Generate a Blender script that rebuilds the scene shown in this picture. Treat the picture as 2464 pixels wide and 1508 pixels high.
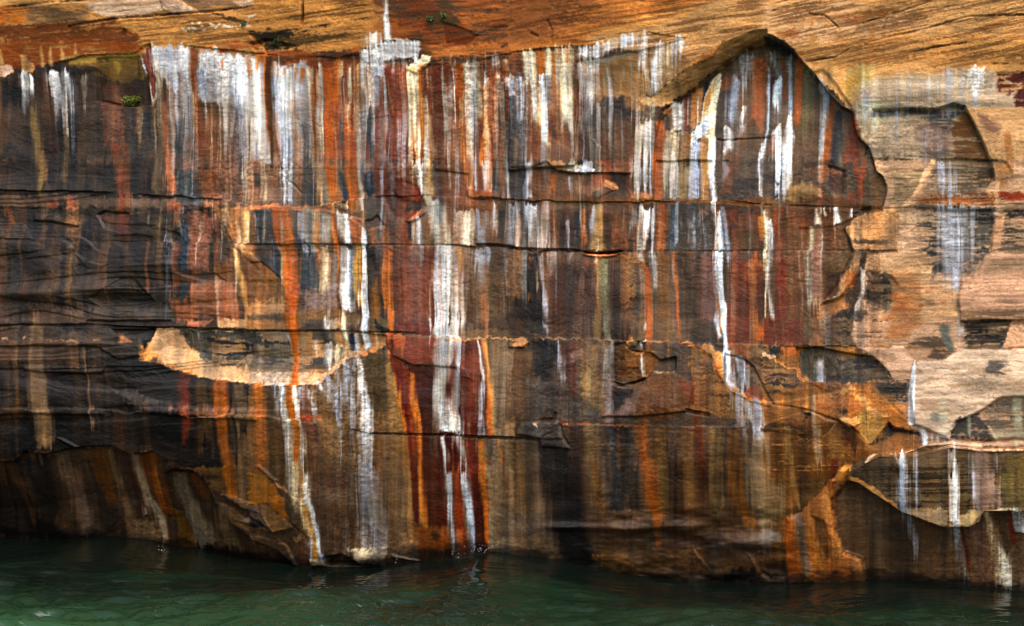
import bpy, math, random
import numpy as np

# ------------------------------------------------------------------ camera, sky, sun, exposure
scene = bpy.context.scene
for o in list(bpy.data.objects):
    bpy.data.objects.remove(o, do_unlink=True)
col = scene.collection

RW, RH = 1024.0, 626.0
EYE_ROW = 235.0            # image row of eye level
DIST = 26.0                # metres from the camera to the cliff, straight ahead
FOCAL = 60.9
FPX = RW * FOCAL / 36.0
YAW = math.radians(13.9)   # the right end of the cliff is nearer
EYE_Z = 5.12

cam_data = bpy.data.cameras.new("camera")
cam = bpy.data.objects.new("camera", cam_data)
col.objects.link(cam)
cam.location = (0.0, -DIST, EYE_Z)
cam.rotation_euler = (math.radians(90), 0, 0)
cam_data.lens = FOCAL
cam_data.sensor_width = 36.0
cam_data.shift_y = -(RH / 2 - EYE_ROW) / RW
cam_data.clip_end = 5000.0
scene.camera = cam

SUN_EL, SUN_AZ = math.radians(50), math.radians(14)   # azimuth from straight behind the camera, to the right
world = bpy.data.worlds.new("World")
scene.world = world
world.use_nodes = True
wn = world.node_tree.nodes
bg = wn["Background"]
sky = wn.new("ShaderNodeTexSky")
sky.sky_type = 'NISHITA'
sky.sun_disc = False
sky.sun_elevation = SUN_EL
sky.sun_rotation = math.pi - SUN_AZ
sky.air_density = 1.0
sky.dust_density = 4.0
world.node_tree.links.new(sky.outputs[0], bg.inputs[0])
bg.inputs[1].default_value = 0.15

sun_data = bpy.data.lights.new("sun", 'SUN')
sun_data.energy = 1.05
sun_data.angle = math.radians(40)
sun_data.color = (1.0, 0.95, 0.88)
sun = bpy.data.objects.new("sun", sun_data)
col.objects.link(sun)
# direction the light travels: from behind-right of the camera, down on to the cliff
from mathutils import Vector
dirv = Vector((-math.sin(SUN_AZ) * math.cos(SUN_EL), math.cos(SUN_AZ) * math.cos(SUN_EL), -math.sin(SUN_EL)))
sun.rotation_euler = dirv.to_track_quat('-Z', 'Y').to_euler()

scene.view_settings.view_transform = 'Standard'
scene.view_settings.look = 'None'
scene.view_settings.exposure = 0.82
scene.view_settings.gamma = 1.0
scene.cycles.filter_width = 1.2
scene.view_settings.use_curve_mapping = False

# ------------------------------------------------------------------ numeric helpers
_tabs = {}
def vn(x, y, seed):
    """value noise 0..1"""
    if seed not in _tabs:
        _tabs[seed] = np.random.RandomState(seed).rand(256, 256).astype(np.float32)
    t = _tabs[seed]
    x, y = np.broadcast_arrays(np.asarray(x, np.float32), np.asarray(y, np.float32))
    xi = np.floor(x); yi = np.floor(y)
    fx = x - xi; fy = y - yi
    fx = fx * fx * (3 - 2 * fx); fy = fy * fy * (3 - 2 * fy)
    xi = xi.astype(np.int32) & 255; yi = yi.astype(np.int32) & 255
    x1 = (xi + 1) & 255; y1 = (yi + 1) & 255
    a = t[yi, xi] * (1 - fx) + t[yi, x1] * fx
    b = t[y1, xi] * (1 - fx) + t[y1, x1] * fx
    return a * (1 - fy) + b * fy

def fbm(x, y, seed, octaves=4, gain=0.5):
    s = 0; amp = 1.0; tot = 0
    for k in range(octaves):
        s = s + amp * vn(x * 2 ** k + 17.3 * k, y * 2 ** k + 5.7 * k, seed + k)
        tot += amp; amp *= gain
    return s / tot

def sst(a, b, x):
    t = np.clip((x - a) / (b - a), 0, 1)
    return t * t * (3 - 2 * t)

def lin(c):
    c = np.asarray(c, np.float32)
    return np.where(c <= 0.04045, c / 12.92, ((c + 0.055) / 1.055) ** 2.4)

# lattice of sample points over the cliff: dense where the photograph looks, growing coarser outside
STEP = 0.86
def axis(lo, hi, dlo, dhi):
    a = list(np.arange(lo, hi, STEP))
    s, p, left = STEP, lo, []
    while p > dlo:
        s *= 1.16; p -= s; left.append(p)
    s, p, right = STEP, a[-1], []
    while p < dhi:
        s *= 1.16; p += s; right.append(p)
    return np.array(left[::-1] + a + right, np.float32)
AX = axis(-14, 1038, -900, 1900)
AY = axis(-12, 600, -900, 760)
X, Y = np.meshgrid(AX, AY)
NX, NY = len(AX), len(AY)

def box(x0, x1, y0, y1):
    i0 = max(np.searchsorted(AX, x0) - 1, 0); i1 = min(np.searchsorted(AX, x1) + 1, NX)
    j0 = max(np.searchsorted(AY, y0) - 1, 0); j1 = min(np.searchsorted(AY, y1) + 1, NY)
    return slice(j0, j1), slice(i0, i1)

def sdf_poly(px, py, pts):
    """signed distance, positive inside"""
    pts = np.asarray(pts, np.float32)
    d = np.full(px.shape, 1e9, np.float32); inside = np.zeros(px.shape, bool)
    n = len(pts)
    for i in range(n):
        ax, ay = pts[i]; bx, by = pts[(i + 1) % n]
        ex, ey = bx - ax, by - ay
        wx, wy = px - ax, py - ay
        t = np.clip((wx * ex + wy * ey) / (ex * ex + ey * ey + 1e-9), 0, 1)
        d = np.minimum(d, (wx - ex * t) ** 2 + (wy - ey * t) ** 2)
        c = ((ay > py) != (by > py)) & (px < (bx - ax) * (py - ay) / (by - ay + 1e-12) + ax)
        inside ^= c
    d = np.sqrt(d)
    return np.where(inside, d, -d)

def dist_line(px, py, pts):
    pts = np.asarray(pts, np.float32)
    d = np.full(px.shape, 1e9, np.float32); u = np.zeros(px.shape, np.float32)
    for i in range(len(pts) - 1):
        ax, ay = pts[i][:2]; bx, by = pts[i + 1][:2]
        ex, ey = bx - ax, by - ay
        wx, wy = px - ax, py - ay
        t = np.clip((wx * ex + wy * ey) / (ex * ex + ey * ey + 1e-9), 0, 1)
        dd = (wx - ex * t) ** 2 + (wy - ey * t) ** 2
        m = dd < d
        d = np.where(m, dd, d); u = np.where(m, i + t, u)
    return np.sqrt(d), u

# fields shared by all the stains
WARPX = (fbm(X / 26, Y / 60, 11, 3) - .5) * 7 + (vn(X / 6, Y / 22, 15) - .5) * 1.3
WARPY = (fbm(X / 30, Y / 26, 21, 3) - .5) * 7 + (vn(X / 7, Y / 6, 25) - .5) * 1.0
FIL = .5 * vn((X + WARPX * .25) / 1.5, Y / 50, 31) + .3 * vn((X + WARPX * .3) / 3.2, Y / 90, 33) + .25 * vn((X + WARPX * .4) / 7, Y / 140, 32)
GRN = .5 * vn(X / 3.4, Y / 1.9, 41) + .5 * vn(X / 1.7, Y / 1.3, 42)
COLN = .4 * vn(X / 1.4 + 300, Y / 160, 35) + .6 * vn(X / 3.7, Y / 90, 36)
BLO = fbm(X / 16, Y / 11, 51, 3)
def spread(n):
    return np.clip((n - n.mean()) / n.std() * .29 + .5, 0, 1).astype(np.float32)
FIL = spread(FIL); COLN = spread(COLN); GRN = spread(GRN); BLO = spread(BLO)
COV = spread(.84 * FIL + .16 * GRN)          # broken, thready cover of mineral crust
HST = spread(.6 * vn(X / 15, (Y + WARPY * .3) / 1.7, 43) + .4 * vn(X / 34, (Y + WARPY * .4) / 4.0, 44))   # flat-lying grain of the dry beds
DRY = np.clip(sst(850, 905, X + WARPX * 2) * sst(470, 420, Y) + sst(80, 55, Y), 0, 1)
WASH = spread((.55 * FIL + .12 * GRN + .33 * BLO) * (1 - DRY) + (.55 * HST + .2 * GRN + .25 * BLO) * DRY)

PAL = dict(W=(232, 232, 238), W2=(172, 174, 188), CR=(228, 214, 188), PY=(214, 196, 140), OR=(194, 108, 34), DO=(160, 84, 18),
           OB=(150, 86, 20), RB=(116, 52, 26), DR=(88, 26, 10), BR=(104, 70, 44), DB=(52, 36, 24), BK=(20, 18, 19),
           NB=(42, 50, 60), TN=(196, 160, 116), PT=(210, 176, 154), GY=(100, 88, 78), OL=(120, 104, 56), GO=(206, 140, 50),
           SA=(168, 106, 72), GG=(150, 150, 130))
C = np.zeros((NY, NX, 3), np.float32)
DEP = np.zeros((NY, NX), np.float32)        # metres out of the wall plane, towards the lake
REG = np.zeros((NY, NX), np.int32)          # which bed or slab a sample belongs to
STR = np.zeros((NY, NX), np.int32)          # which mineral streak, 0 = none
WET = np.full((NY, NX), .25, np.float32)
CRUST = np.zeros((NY, NX), np.float32)

def rgb(c):
    return np.array(PAL[c] if isinstance(c, str) else c, np.float32) / 255.0

TI = [0, 0]
ROWS = dict(A=0.0, B=160.0, C=320.0, D=466.5)
K = 0.10610
def tile(t):
    TI[0] = int(t[1]) * 256.0; TI[1] = ROWS[t[0]]
def T(u, v):
    x = TI[0] + u * K; y = TI[1] + v * K
    if TI[0] == 0 and u <= 0: x = -700.0
    elif u <= 0: x -= 4
    if TI[0] == 768 and u >= 2413: x = 1700.0
    elif u >= 2413: x += 4
    if TI[1] == 0 and v <= 0: y = -700.0 if u <= 2413 else y
    return x, y

def P(c, a, pts, s=3.0, w=1.0, b=.55):
    """a patch of colour on the rock: polygon, edge softness s px, wobble w"""
    q = [T(*p) for p in pts]
    if TI[0] == 0 and TI[1] == 160: s = max(s * 2, 5)
    xs = [p[0] for p in q]; ys = [p[1] for p in q]
    sl = box(min(xs) - 12, max(xs) + 12, min(ys) - 12, max(ys) + 12)
    d = sdf_poly(X[sl] + WARPX[sl] * .55 * w, Y[sl] + WARPY[sl] * .55 * w, q)
    if TI[0] == 768 and TI[1] < 400 and rgb(c).mean() < .46: s = max(s, 4)
    t = sst(-s, s, d + (GRN[sl] - .5) * min(s, 3) * .8)
    al = a * sst(0, 1, np.clip(t + (WASH[sl] - .5) * b * 4 * t * (1 - t) + (WASH[sl] - .5) * b * .6, 0, 1)) * np.clip(t * 5, 0, 1)
    if DRY[sl].mean() > .5 and rgb(c).mean() < .46 and a > .6:
        al = al * sst(.02, .62, WASH[sl] + .10)          # lichen and black film on the dry beds is broken along the grain
    C[sl] += (rgb(c) - C[sl]) * al[..., None]

NSTREAK = [0]
STREAK_AT = {}
def V(c, a, pts, ft=14, fb=60, b=None, e=None, tag=False, wb=1.0, halo=True):
    """a stain or crust run down the face: pts are (u, v, width)"""
    if halo and c in ('W', 'CR', 'W2') and a > .68 and fb > 1:
        # thin film spreading either side of a run and on below it
        L_ = pts[-1][1] - pts[0][1]
        hp = [(p[0], p[1], p[2] * 1.9 + 12) for p in pts] + [(pts[-1][0] + 8, pts[-1][1] + .45 * L_, pts[-1][2] * 1.6 + 12)]
        V_film('W2' if c != 'CR' else (176, 152, 122), .36, hp, ft=max(ft, 30), fb=.6 * L_, e=None, halo=False)
    q = [(T(max(p[0], .1), max(p[1], .1)) + (p[2] * K,)) for p in pts]
    if fb == 1 and pts[-1][1] >= 1508:        # runs on past the edge of this tile of notes and thins out
        q.append((q[-1][0] + (q[-1][0] - q[-2][0]) * .3, q[-1][1] + 34, q[-1][2] * .8)); fb = 330
    if ft == 1 and pts[0][1] <= 0:
        q.insert(0, (q[0][0], q[0][1] - 7, q[0][2])); ft = 90
    ys = np.array([p[1] for p in q]); xs = np.array([p[0] for p in q]); ws = np.array([p[2] for p in q])
    ft *= K; fb *= K
    sl = box((xs - ws).min() - 6, (xs + ws).max() + 6, ys[0] - 4, ys[-1] + 4)
    yy = Y[sl]
    cx = np.interp(yy, ys, xs); hw = np.interp(yy, ys, ws) * .5
    white = c in ('W', 'W2', 'CR', 'PY', 'GG')
    if white and fb >= 4: fb = fb * 1.5
    fb = min(fb, .6 * (ys[-1] - ys[0]))
    if white:
        span = ys[-1] - ys[0]
        if ft > .9: ft = max(ft, min(4.0, .10 * span))
    if e is None: e = np.maximum(2.2 if white else 2.6, hw * (1.15 if white else .85))
    else: e = np.maximum(e, hw * .4)
    wig = (vn(yy / 9, yy * 0 + xs[0], 61) - .5) * 1.6 + (vn(yy / 31, yy * 0 + xs[0], 62) - .5) * 3.0
    dx = np.abs(X[sl] + WARPX[sl] * .36 * wb + wig * wb * .8 - cx)
    t = np.clip((hw + e * .5 - dx) / e, 0, 1)
    rag = (COLN[sl] - .5)
    top = sst(0, 1, (yy - ys[0] + rag * ft * 2.4 + 1.0) / max(ft * .8, .6))
    bot = sst(0, 1, (ys[-1] - yy + rag * fb * 1.5 - .05 * fb + .5) / max(fb * .7, .6))
    cov = a * t * top * bot
    if white:
        n = COV[sl]
        q1 = np.clip(cov, 0, 1)
        lo = np.clip(.36 + (a - .9) * 1.6, .32, .66)
        al = q1 ** .85 * (lo + (1 - lo) * sst(.05, .85, n)) * sst(-.05, .55, q1 + (FIL[sl] - .5) * .9 * (1 - q1))
    else:
        n = WASH[sl]
        al = np.minimum(cov, 1) ** .9 * (1 - .45 * (1 - n) * (1.3 - np.minimum(cov, 1)))
        al = np.clip(al, 0, 1)
    C[sl] += (rgb(c) - C[sl]) * al[..., None]
    if white:
        CRUST[sl] = np.maximum(CRUST[sl] * (1 - .3 * al), al * min(a, 1))
    else:
        CRUST[sl] *= 1 - .8 * al
    if tag:
        NSTREAK[0] += 1
        m = (t > .45) & (yy > ys[0]) & (yy < ys[-1])
        STR[sl][m] = NSTREAK[0]
        k = len(q) // 2
        STREAK_AT[NSTREAK[0]] = ((q[0][0] + q[1][0]) / 2, (q[0][1] * .6 + q[1][1] * .4))

V_film = V
def LN(c, a, pts, wd):
    q = [T(*p) for p in pts]
    xs = [p[0] for p in q]; ys = [p[1] for p in q]
    wd *= K
    sl = box(min(xs) - wd - 4, max(xs) + wd + 4, min(ys) - wd - 4, max(ys) + wd + 4)
    d, u = dist_line(X[sl] + WARPX[sl] * .12, Y[sl] + WARPY[sl] * .12, q)
    al = .8 * a * sst(wd * .5 + .8, wd * .5 - .6, d + (GRN[sl] - .5) * 1.2) * sst(.12, .55, vn(X[sl] / 13, Y[sl] / 13, 65))
    C[sl] += (rgb(c) - C[sl]) * al[..., None]

def LAM(c, a, pts, slope, thr=.62, lx=26, ly=1.15, seed=71, s=10, curve=0):
    """thin laminae of another colour inside a polygon, running at a slope"""
    q = [T(*p) for p in pts]
    xs = [p[0] for p in q]; ys = [p[1] for p in q]
    sl = box(min(xs) - 9, max(xs) + 9, min(ys) - 9, max(ys) + 9)
    x, y = X[sl], Y[sl]
    t = sst(-s, s, sdf_poly(x + WARPX[sl], y + WARPY[sl], q))
    v = y - slope * (x - xs[0]) + WARPY[sl] * .14 + curve * (x - xs[0]) ** 2
    n = .6 * vn(x / lx, v / ly, seed) + .4 * vn(x / (lx * 2.4), v / (ly * 2.6), seed + 1)
    n = n * .78 + .22 * GRN[sl]
    patch = vn(x / 30, v / 9, seed + 2)
    al = a * t * sst(thr - .07, thr + .10, n + (patch - .5) * .30)
    C[sl] += (rgb(c) - C[sl]) * al[..., None]
COLOUR_GAIN = (.97, .97, .90)
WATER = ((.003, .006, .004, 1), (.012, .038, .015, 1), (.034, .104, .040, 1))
# large plain patches of rock go down first, stains over them
_ops = []
def _queued(fn):
    def enqueue(*a, **k):
        base = False
        if fn is P_now and a[1] >= .95:
            us = [p[0] for p in a[2]]; vs = [p[1] for p in a[2]]
            base = (max(us) - min(us)) * (max(vs) - min(vs)) > 420000
        _ops.append((0 if base else 1, fn, (TI[0], TI[1]), a, k))
    return enqueue
P_now, V_now, LN_now, LAM_now = P, V, LN, LAM
P, V, LN, LAM = (_queued(f) for f in (P_now, V_now, LN_now, LAM_now))
# ------------------------------------------------------------------ colours of the rock and of its stains, some shading read into them
C[:] = rgb((84, 62, 44))
# ---- A0
tile('A0')
P((190, 138, 80), 1, [(0, 0), (2500, 0), (2500, 620), (0, 620)], s=2)
P((196, 152, 100), .8, [(0, 20), (450, 0), (1000, 0), (850, 40), (450, 60), (0, 80)])
P((118, 92, 70), .85, [(250, 80), (800, 50), (900, 100), (880, 200), (500, 280), (330, 250)], s=4)
P('OR', .85, [(0, 90), (200, 60), (330, 110), (240, 240), (0, 260)], s=5)
P((208, 178, 154), .95, [(870, 40), (1000, 10), (1400, 1), (1560, 1), (1600, 110), (1480, 150), (1130, 190), (1000, 150), (900, 90)], s=1.5)
P('PT', .95, [(1560, 1), (1740, 1), (1930, 130), (1700, 140), (1590, 110)], s=1)
P((124, 98, 78), .95, [(1750, 1), (2180, 1), (2320, 80), (2040, 120), (1930, 110)], s=1)
P('PT', .9, [(2200, 1), (2413, 1), (2413, 60), (2330, 70)], s=1)
LAM((70, 40, 18), 0.46, [(0, 20), (2413, 20), (2413, 480), (1400, 480), (0, 300)], -.115, thr=.60)
P((100, 54, 18), .92, [(0, 280), (700, 250), (1130, 190), (1220, 280), (1330, 350), (1350, 430), (1000, 420), (500, 400), (0, 440)], s=3)
P((128, 66, 20), .9, [(0, 430), (500, 400), (860, 390), (1340, 420), (1350, 520), (900, 530), (660, 550), (350, 640), (0, 630)], s=3)
P((64, 50, 40), 1, [(0, 640), (350, 640), (660, 550), (1350, 520), (1420, 520), (1400, 1508), (0, 1508)], s=3)
P((112, 86, 42), .9, [(660, 550), (1300, 510), (1350, 520), (1380, 740), (1130, 800), (900, 720), (700, 640)], s=5)
P((158, 128, 62), .7, [(660, 555), (1290, 515), (1330, 560), (1000, 590), (700, 600)], s=4)
V((170, 140, 50), .6, [(1120, 590, 60), (1125, 700, 50)], fb=80)
for u, v0, v1, w in ((40, 480, 620, 50), (290, 520, 640, 40), (430, 440, 640, 40), (520, 430, 640, 44), (615, 460, 570, 50), (750, 405, 530, 26)):
    V((196, 156, 104), .9, [(u - 10, v0, w * .3), (u, v1, w)], fb=20)
P((186, 140, 92), .9, [(225, 530), (250, 520), (340, 610), (370, 660), (300, 700), (240, 690)], s=1)
P('PT', .9, [(0, 632), (130, 622), (140, 680), (100, 720), (0, 700)], s=1)
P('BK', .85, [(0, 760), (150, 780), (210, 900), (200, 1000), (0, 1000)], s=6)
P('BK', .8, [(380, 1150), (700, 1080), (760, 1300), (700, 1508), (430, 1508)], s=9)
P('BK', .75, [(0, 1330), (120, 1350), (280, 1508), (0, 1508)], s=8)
P('BK', .6, [(480, 620), (960, 650), (980, 700), (700, 720), (460, 680)], s=3)
P((116, 74, 58), .8, [(930, 800), (1120, 800), (1140, 1060), (1190, 1150), (1180, 1350), (1000, 1350), (950, 1200)], s=5)
P('RB', .8, [(1010, 1340), (1230, 1340), (1240, 1508), (1060, 1508)], s=5)
V('W', .95, [(250, 690, 80), (270, 800, 80), (275, 880, 50)], fb=70)
V('W', .9, [(325, 700, 30), (320, 960, 30)], fb=120)
V('W', 1, [(520, 655, 70), (535, 800, 110), (530, 1000, 70)], fb=240, tag=True)
V('W', 1, [(665, 640, 36), (640, 850, 80), (650, 1240, 60)], fb=380, tag=True)
V('W2', .5, [(600, 700, 200), (600, 1250, 160)], fb=300)
V('CR', .6, [(820, 715, 60), (800, 1050, 44)], fb=240)
V((140, 116, 62), .75, [(330, 960, 40), (340, 1250, 80), (400, 1508, 90)], ft=100, fb=1)
V('W2', .45, [(260, 870, 60), (260, 1040, 40)])
V((70, 66, 66), .8, [(1240, 1000, 90), (1240, 1508, 90)])
V((190, 108, 60), .75, [(1300, 1010, 50), (1290, 1340, 40)], fb=120)
V('CR', .6, [(1345, 1010, 50), (1330, 1330, 60)], fb=200)
V('NB', .8, [(1400, 1040, 90), (1400, 1508, 110)], fb=1)
V('CR', .6, [(1465, 1000, 26), (1460, 1508, 34)], fb=1)
V('NB', .8, [(1505, 1060, 50), (1505, 1508, 60)], fb=1)
P('W2', .8, [(1465, 470), (2060, 470), (2413, 540), (2413, 1200), (2200, 1000), (1900, 950), (1750, 900), (1480, 720)], s=5)
P((112, 50, 34), .95, [(1350, 560), (1440, 430), (1475, 700), (1470, 900), (1430, 980), (1395, 800)], s=1.4)
V((176, 104, 66), .9, [(1565, 860, 60), (1570, 1200, 70), (1590, 1508, 70)], ft=120, fb=1)
V((120, 100, 92), .7, [(1640, 800, 100), (1650, 1508, 60)], ft=150)
V('NB', .85, [(1690, 720, 70), (1700, 1000, 90), (1700, 1300, 120), (1700, 1508, 120)], ft=160, fb=1)
V((132, 82, 52), .85, [(1950, 860, 100), (1990, 1508, 190)], ft=200, fb=1)
V((150, 98, 74), .7, [(2160, 950, 130), (2180, 1508, 160)], ft=300, fb=1)
V('W', 1, [(1500, 465, 110), (1490, 690, 90), (1525, 760, 50), (1520, 920, 30)], fb=120, tag=True)
V('W2', .95, [(1600, 455, 200), (1600, 690, 150), (1600, 800, 100)], fb=220)
V('W', .9, [(1755, 445, 110), (1760, 800, 90), (1740, 1050, 60)], fb=380, tag=True)
V('W', .97, [(2040, 470, 300), (2010, 700, 260), (2000, 950, 180)], fb=420, tag=True)
V('W', 1, [(2270, 530, 270), (2250, 900, 270), (2260, 1250, 180)], fb=450, tag=True)
V('W2', .8, [(2300, 860, 210), (2330, 1508, 160)], fb=1, ft=100)
V((126, 70, 34), .95, [(1852, 455, 84), (1852, 800, 76), (1880, 1200, 76), (1900, 1508, 66)], fb=1)
V('OR', .9, [(2365, 545, 60), (2385, 700, 60)], fb=80)
V('OR', .9, [(2112, 560, 24), (2112, 670, 14)], fb=40)
V('OR', .8, [(1940, 440, 50), (1930, 540, 24)], fb=60)
V('OR', .7, [(2010, 430, 40), (2005, 520, 20)], fb=60)
P((140, 70, 30), .9, [(2060, 400), (2413, 390), (2413, 480), (2080, 520)], s=2)
LN('W', .95, [(1355, 550), (1400, 760), (1420, 930)], 16)
LN('W', 1, [(1500, 770), (1500, 870), (1450, 960), (1400, 985)], 46)
LN('W', .8, [(1470, 395), (1470, 430)], 24)
LN((26, 18, 14), .9, [(40, 85), (450, 52), (900, 10)], 9)
LN((34, 22, 14), .9, [(700, 255), (1130, 190), (1500, 165), (2040, 118), (2413, 72)], 12)
LN((34, 22, 14), .6, [(1220, 280), (1400, 265), (1900, 215)], 8)
for k in range(26):
    rr = random.Random(k)
    u = rr.uniform(1680, 2413); v = 270 - (u - 1680) * .10 + rr.uniform(-40, 45)
    P((206, 196, 184), .85, [(u, v), (u + rr.uniform(14, 40), v - 6), (u + rr.uniform(14, 44), v + rr.uniform(10, 26)), (u - 4, v + 18)], s=.8)
P((30, 22, 16), .7, [(2050, 130), (2230, 170), (2300, 190), (2413, 240), (2300, 230), (2100, 165)], s=2)
# ---- A1
tile('A1')
P((194, 138, 76), 1, [(0, 0), (1400, 0), (1280, 400), (1000, 480), (0, 560)], s=2)
P((142, 84, 42), 1, [(1220, 0), (2413, 0), (2413, 540), (1650, 620), (1580, 390), (1300, 400), (1200, 420)], s=15)
P((128, 66, 28), .8, [(0, 470), (800, 500), (1040, 430), (1040, 600), (0, 620)], s=3)
LAM((64, 40, 16), 0.53, [(0, 0), (1250, 0), (1100, 400), (0, 560)], -.135, thr=.56)
LAM((214, 160, 90), 0.37, [(0, 0), (1250, 0), (1100, 400), (0, 560)], -.135, thr=.66, seed=81)
P((22, 18, 12), .9, [(0, 300), (500, 280), (720, 240), (500, 320), (220, 370), (320, 450), (120, 480), (20, 340)], s=4)
P((48, 40, 18), .7, [(120, 360), (500, 330), (900, 330), (500, 420), (300, 460), (140, 460)], s=5)
P((106, 52, 22), .9, [(1400, 20), (1700, 60), (1900, 200), (1650, 280), (1400, 250)], s=6)
P((104, 66, 52), .8, [(1180, 0), (1390, 0), (1370, 90), (1280, 150), (1150, 180)], s=2)
P((116, 58, 26), .95, [(1780, 230), (1990, 280), (2110, 340), (2000, 430), (1800, 430)], s=1.2)
P((190, 120, 62), .7, [(1650, 480), (2200, 420), (2413, 440), (2413, 500), (1700, 550)], s=3)
P((190, 116, 52), .6, [(1880, 150), (2413, 60), (2413, 160), (2000, 260)], s=7)
LAM((80, 40, 16), 0.43, [(1300, 0), (2413, 0), (2413, 540), (1650, 600), (1560, 380), (1300, 380)], -.15, thr=.62, seed=83)
LAM((216, 130, 56), 0.34, [(1500, 200), (2413, 100), (2413, 540), (1650, 600)], -.15, thr=.64, seed=85)
P((60, 58, 40), .7, [(1620, 200), (1730, 140), (1950, 200), (1900, 260), (1700, 260)], s=4)
LN((30, 24, 14), .9, [(480, 10), (475, 140), (455, 260)], 14)
LN((26, 22, 14), .6, [(0, 330), (300, 300), (700, 240), (1100, 180)], 12)
# stained wall, columns
P((122, 64, 34), 1, [(0, 590), (1040, 560), (1220, 590), (1650, 640), (2413, 560), (2413, 1508), (0, 1508)], s=3)
P('W2', .85, [(0, 570), (520, 640), (540, 1560), (0, 1560)], s=4)
V('W', 1, [(0, 555, 90), (30, 900, 130), (50, 1300, 140), (50, 1508, 140)], fb=1, tag=True)
V('OR', .8, [(30, 520, 40), (30, 720, 30)], fb=90)
V('W', 1, [(320, 600, 280), (320, 900, 290), (310, 1250, 240), (300, 1508, 190)], fb=1, tag=True)
V('W2', .9, [(450, 555, 80), (440, 1000, 90), (450, 1300, 70), (460, 1508, 70)], fb=1)
V('NB', .7, [(462, 1050, 36), (452, 1508, 44)], ft=160, fb=1)
V('CR', 1, [(512, 640, 70), (520, 900, 56), (508, 1200, 44), (520, 1508, 50)], fb=1)
V('DO', .95, [(545, 760, 30), (550, 1200, 40), (540, 1508, 40)], ft=60, fb=1)
for u, v0, v1, w in ((228, 640, 780, 16), (275, 640, 760, 14), (312, 575, 670, 26), (398, 635, 800, 26), (462, 640, 800, 30), (185, 600, 720, 16), (350, 620, 700, 14)):
    V('OR', .95, [(u, v0, w), (u - 4, v1, w * .5)], fb=50)
V('CR', 1, [(605, 620, 60), (610, 900, 64), (600, 1200, 64), (612, 1508, 84)], fb=1, tag=True)
V('NB', .7, [(640, 900, 24), (652, 1508, 28)], ft=90, fb=1)
V('DO', 1, [(694, 630, 110), (690, 1000, 104), (704, 1508, 90)], fb=1)
V('OR', .9, [(780, 560, 60), (770, 720, 64), (750, 1000, 60), (745, 1200, 40)], fb=200)
V('CR', .9, [(812, 590, 26), (815, 740, 22)], fb=60)
V((86, 40, 22), .85, [(835, 740, 70), (800, 1040, 60)], fb=120)
V('NB', .8, [(790, 1080, 56), (825, 1420, 80)], ft=140, fb=140)
V('W2', .6, [(740, 1100, 30), (760, 1508, 40)], fb=1)
V((168, 84, 30), .9, [(880, 960, 80), (885, 1508, 90)], ft=160, fb=1)
V('CR', .95, [(905, 595, 24), (900, 800, 30), (886, 1080, 20)], fb=90)
V('OR', .9, [(975, 600, 60), (950, 900, 40), (940, 1200, 30)], fb=200)
V('CR', .9, [(1000, 560, 56), (985, 800, 50), (965, 1508, 34)], fb=1)
V('W', 1, [(1062, 448, 56), (1058, 900, 60)], fb=200)
V('W', 1, [(1150, 480, 180), (1130, 700, 190), (1080, 900, 150), (1035, 1200, 90), (1030, 1508, 84)], fb=1, tag=True)
V((128, 102, 100), .7, [(1180, 760, 60), (1170, 1320, 60)], ft=120, fb=200)
V('NB', 1, [(1080, 930, 46), (1092, 1300, 62), (1102, 1508, 40)], ft=110, fb=1)
P((120, 58, 36), .97, [(1225, 650), (1440, 630), (1430, 800), (1432, 1508), (1125, 1508), (1120, 1100), (1195, 900)], s=2.5)
P((84, 60, 30), .5, [(1230, 820), (1310, 800), (1330, 1000), (1230, 1000)], s=8)
V('CR', 1.1, [(1492, 615, 110), (1488, 800, 112), (1482, 1100, 112), (1500, 1400, 112), (1506, 1508, 130)], fb=1, e=.6, tag=True)
P('CR', 1, [(1430, 645), (1560, 560), (1582, 520), (1670, 540), (1660, 600), (1575, 640), (1540, 700)], s=1)
P((214, 150, 90), .7, [(1440, 650), (1570, 600), (1660, 600), (1575, 650), (1540, 690)], s=1.5)
V((176, 108, 24), 1, [(1560, 655, 36), (1562, 900, 40), (1590, 1200, 46), (1612, 1508, 46)], fb=1)
V('CR', .8, [(1600, 870, 46), (1622, 1100, 56), (1660, 1508, 36)], fb=1)
V((118, 56, 20), .9, [(1750, 620, 180), (1750, 1000, 170), (1785, 1508, 150)], fb=1)
V('CR', .5, [(1650, 640, 28), (1650, 860, 20)], fb=120)
V('W2', .65, [(1870, 600, 60), (1850, 900, 50), (1880, 1508, 40)], fb=1)
V('DO', 1, [(1922, 610, 84), (1930, 1000, 74), (1940, 1508, 60)], fb=1)
V('CR', 1, [(1990, 592, 66), (2000, 900, 74), (1995, 1200, 60), (2000, 1508, 60)], fb=1, tag=True)
V('W2', .8, [(2032, 600, 40), (2030, 1300, 40)], fb=200)
V((168, 160, 138), .85, [(2078, 575, 60), (2095, 900, 80), (2100, 1230, 60)], fb=200)
V((112, 66, 42), .8, [(2085, 1050, 80), (2090, 1508, 90)], ft=140, fb=1)
V('DB', .85, [(2140, 600, 60), (2152, 1050, 26)], fb=120)
V('CR', 1, [(2190, 755, 70), (2192, 1000, 60), (2172, 1200, 60), (2142, 1508, 60)], fb=1, tag=True)
V('OR', .9, [(2150, 1200, 30), (2130, 1508, 40)], ft=100, fb=1)
V((166, 92, 50), .95, [(2234, 750, 46), (2262, 1100, 60), (2272, 1400, 66)], fb=120)
V('CR', 1, [(2292, 740, 46), (2312, 1000, 40), (2332, 1508, 40)], fb=1)
V('DB', .9, [(2335, 780, 26), (2342, 1250, 26)], fb=120)
V('W', 1, [(2380, 690, 90), (2395, 900, 90), (2400, 1100, 60)], fb=160)
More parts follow.
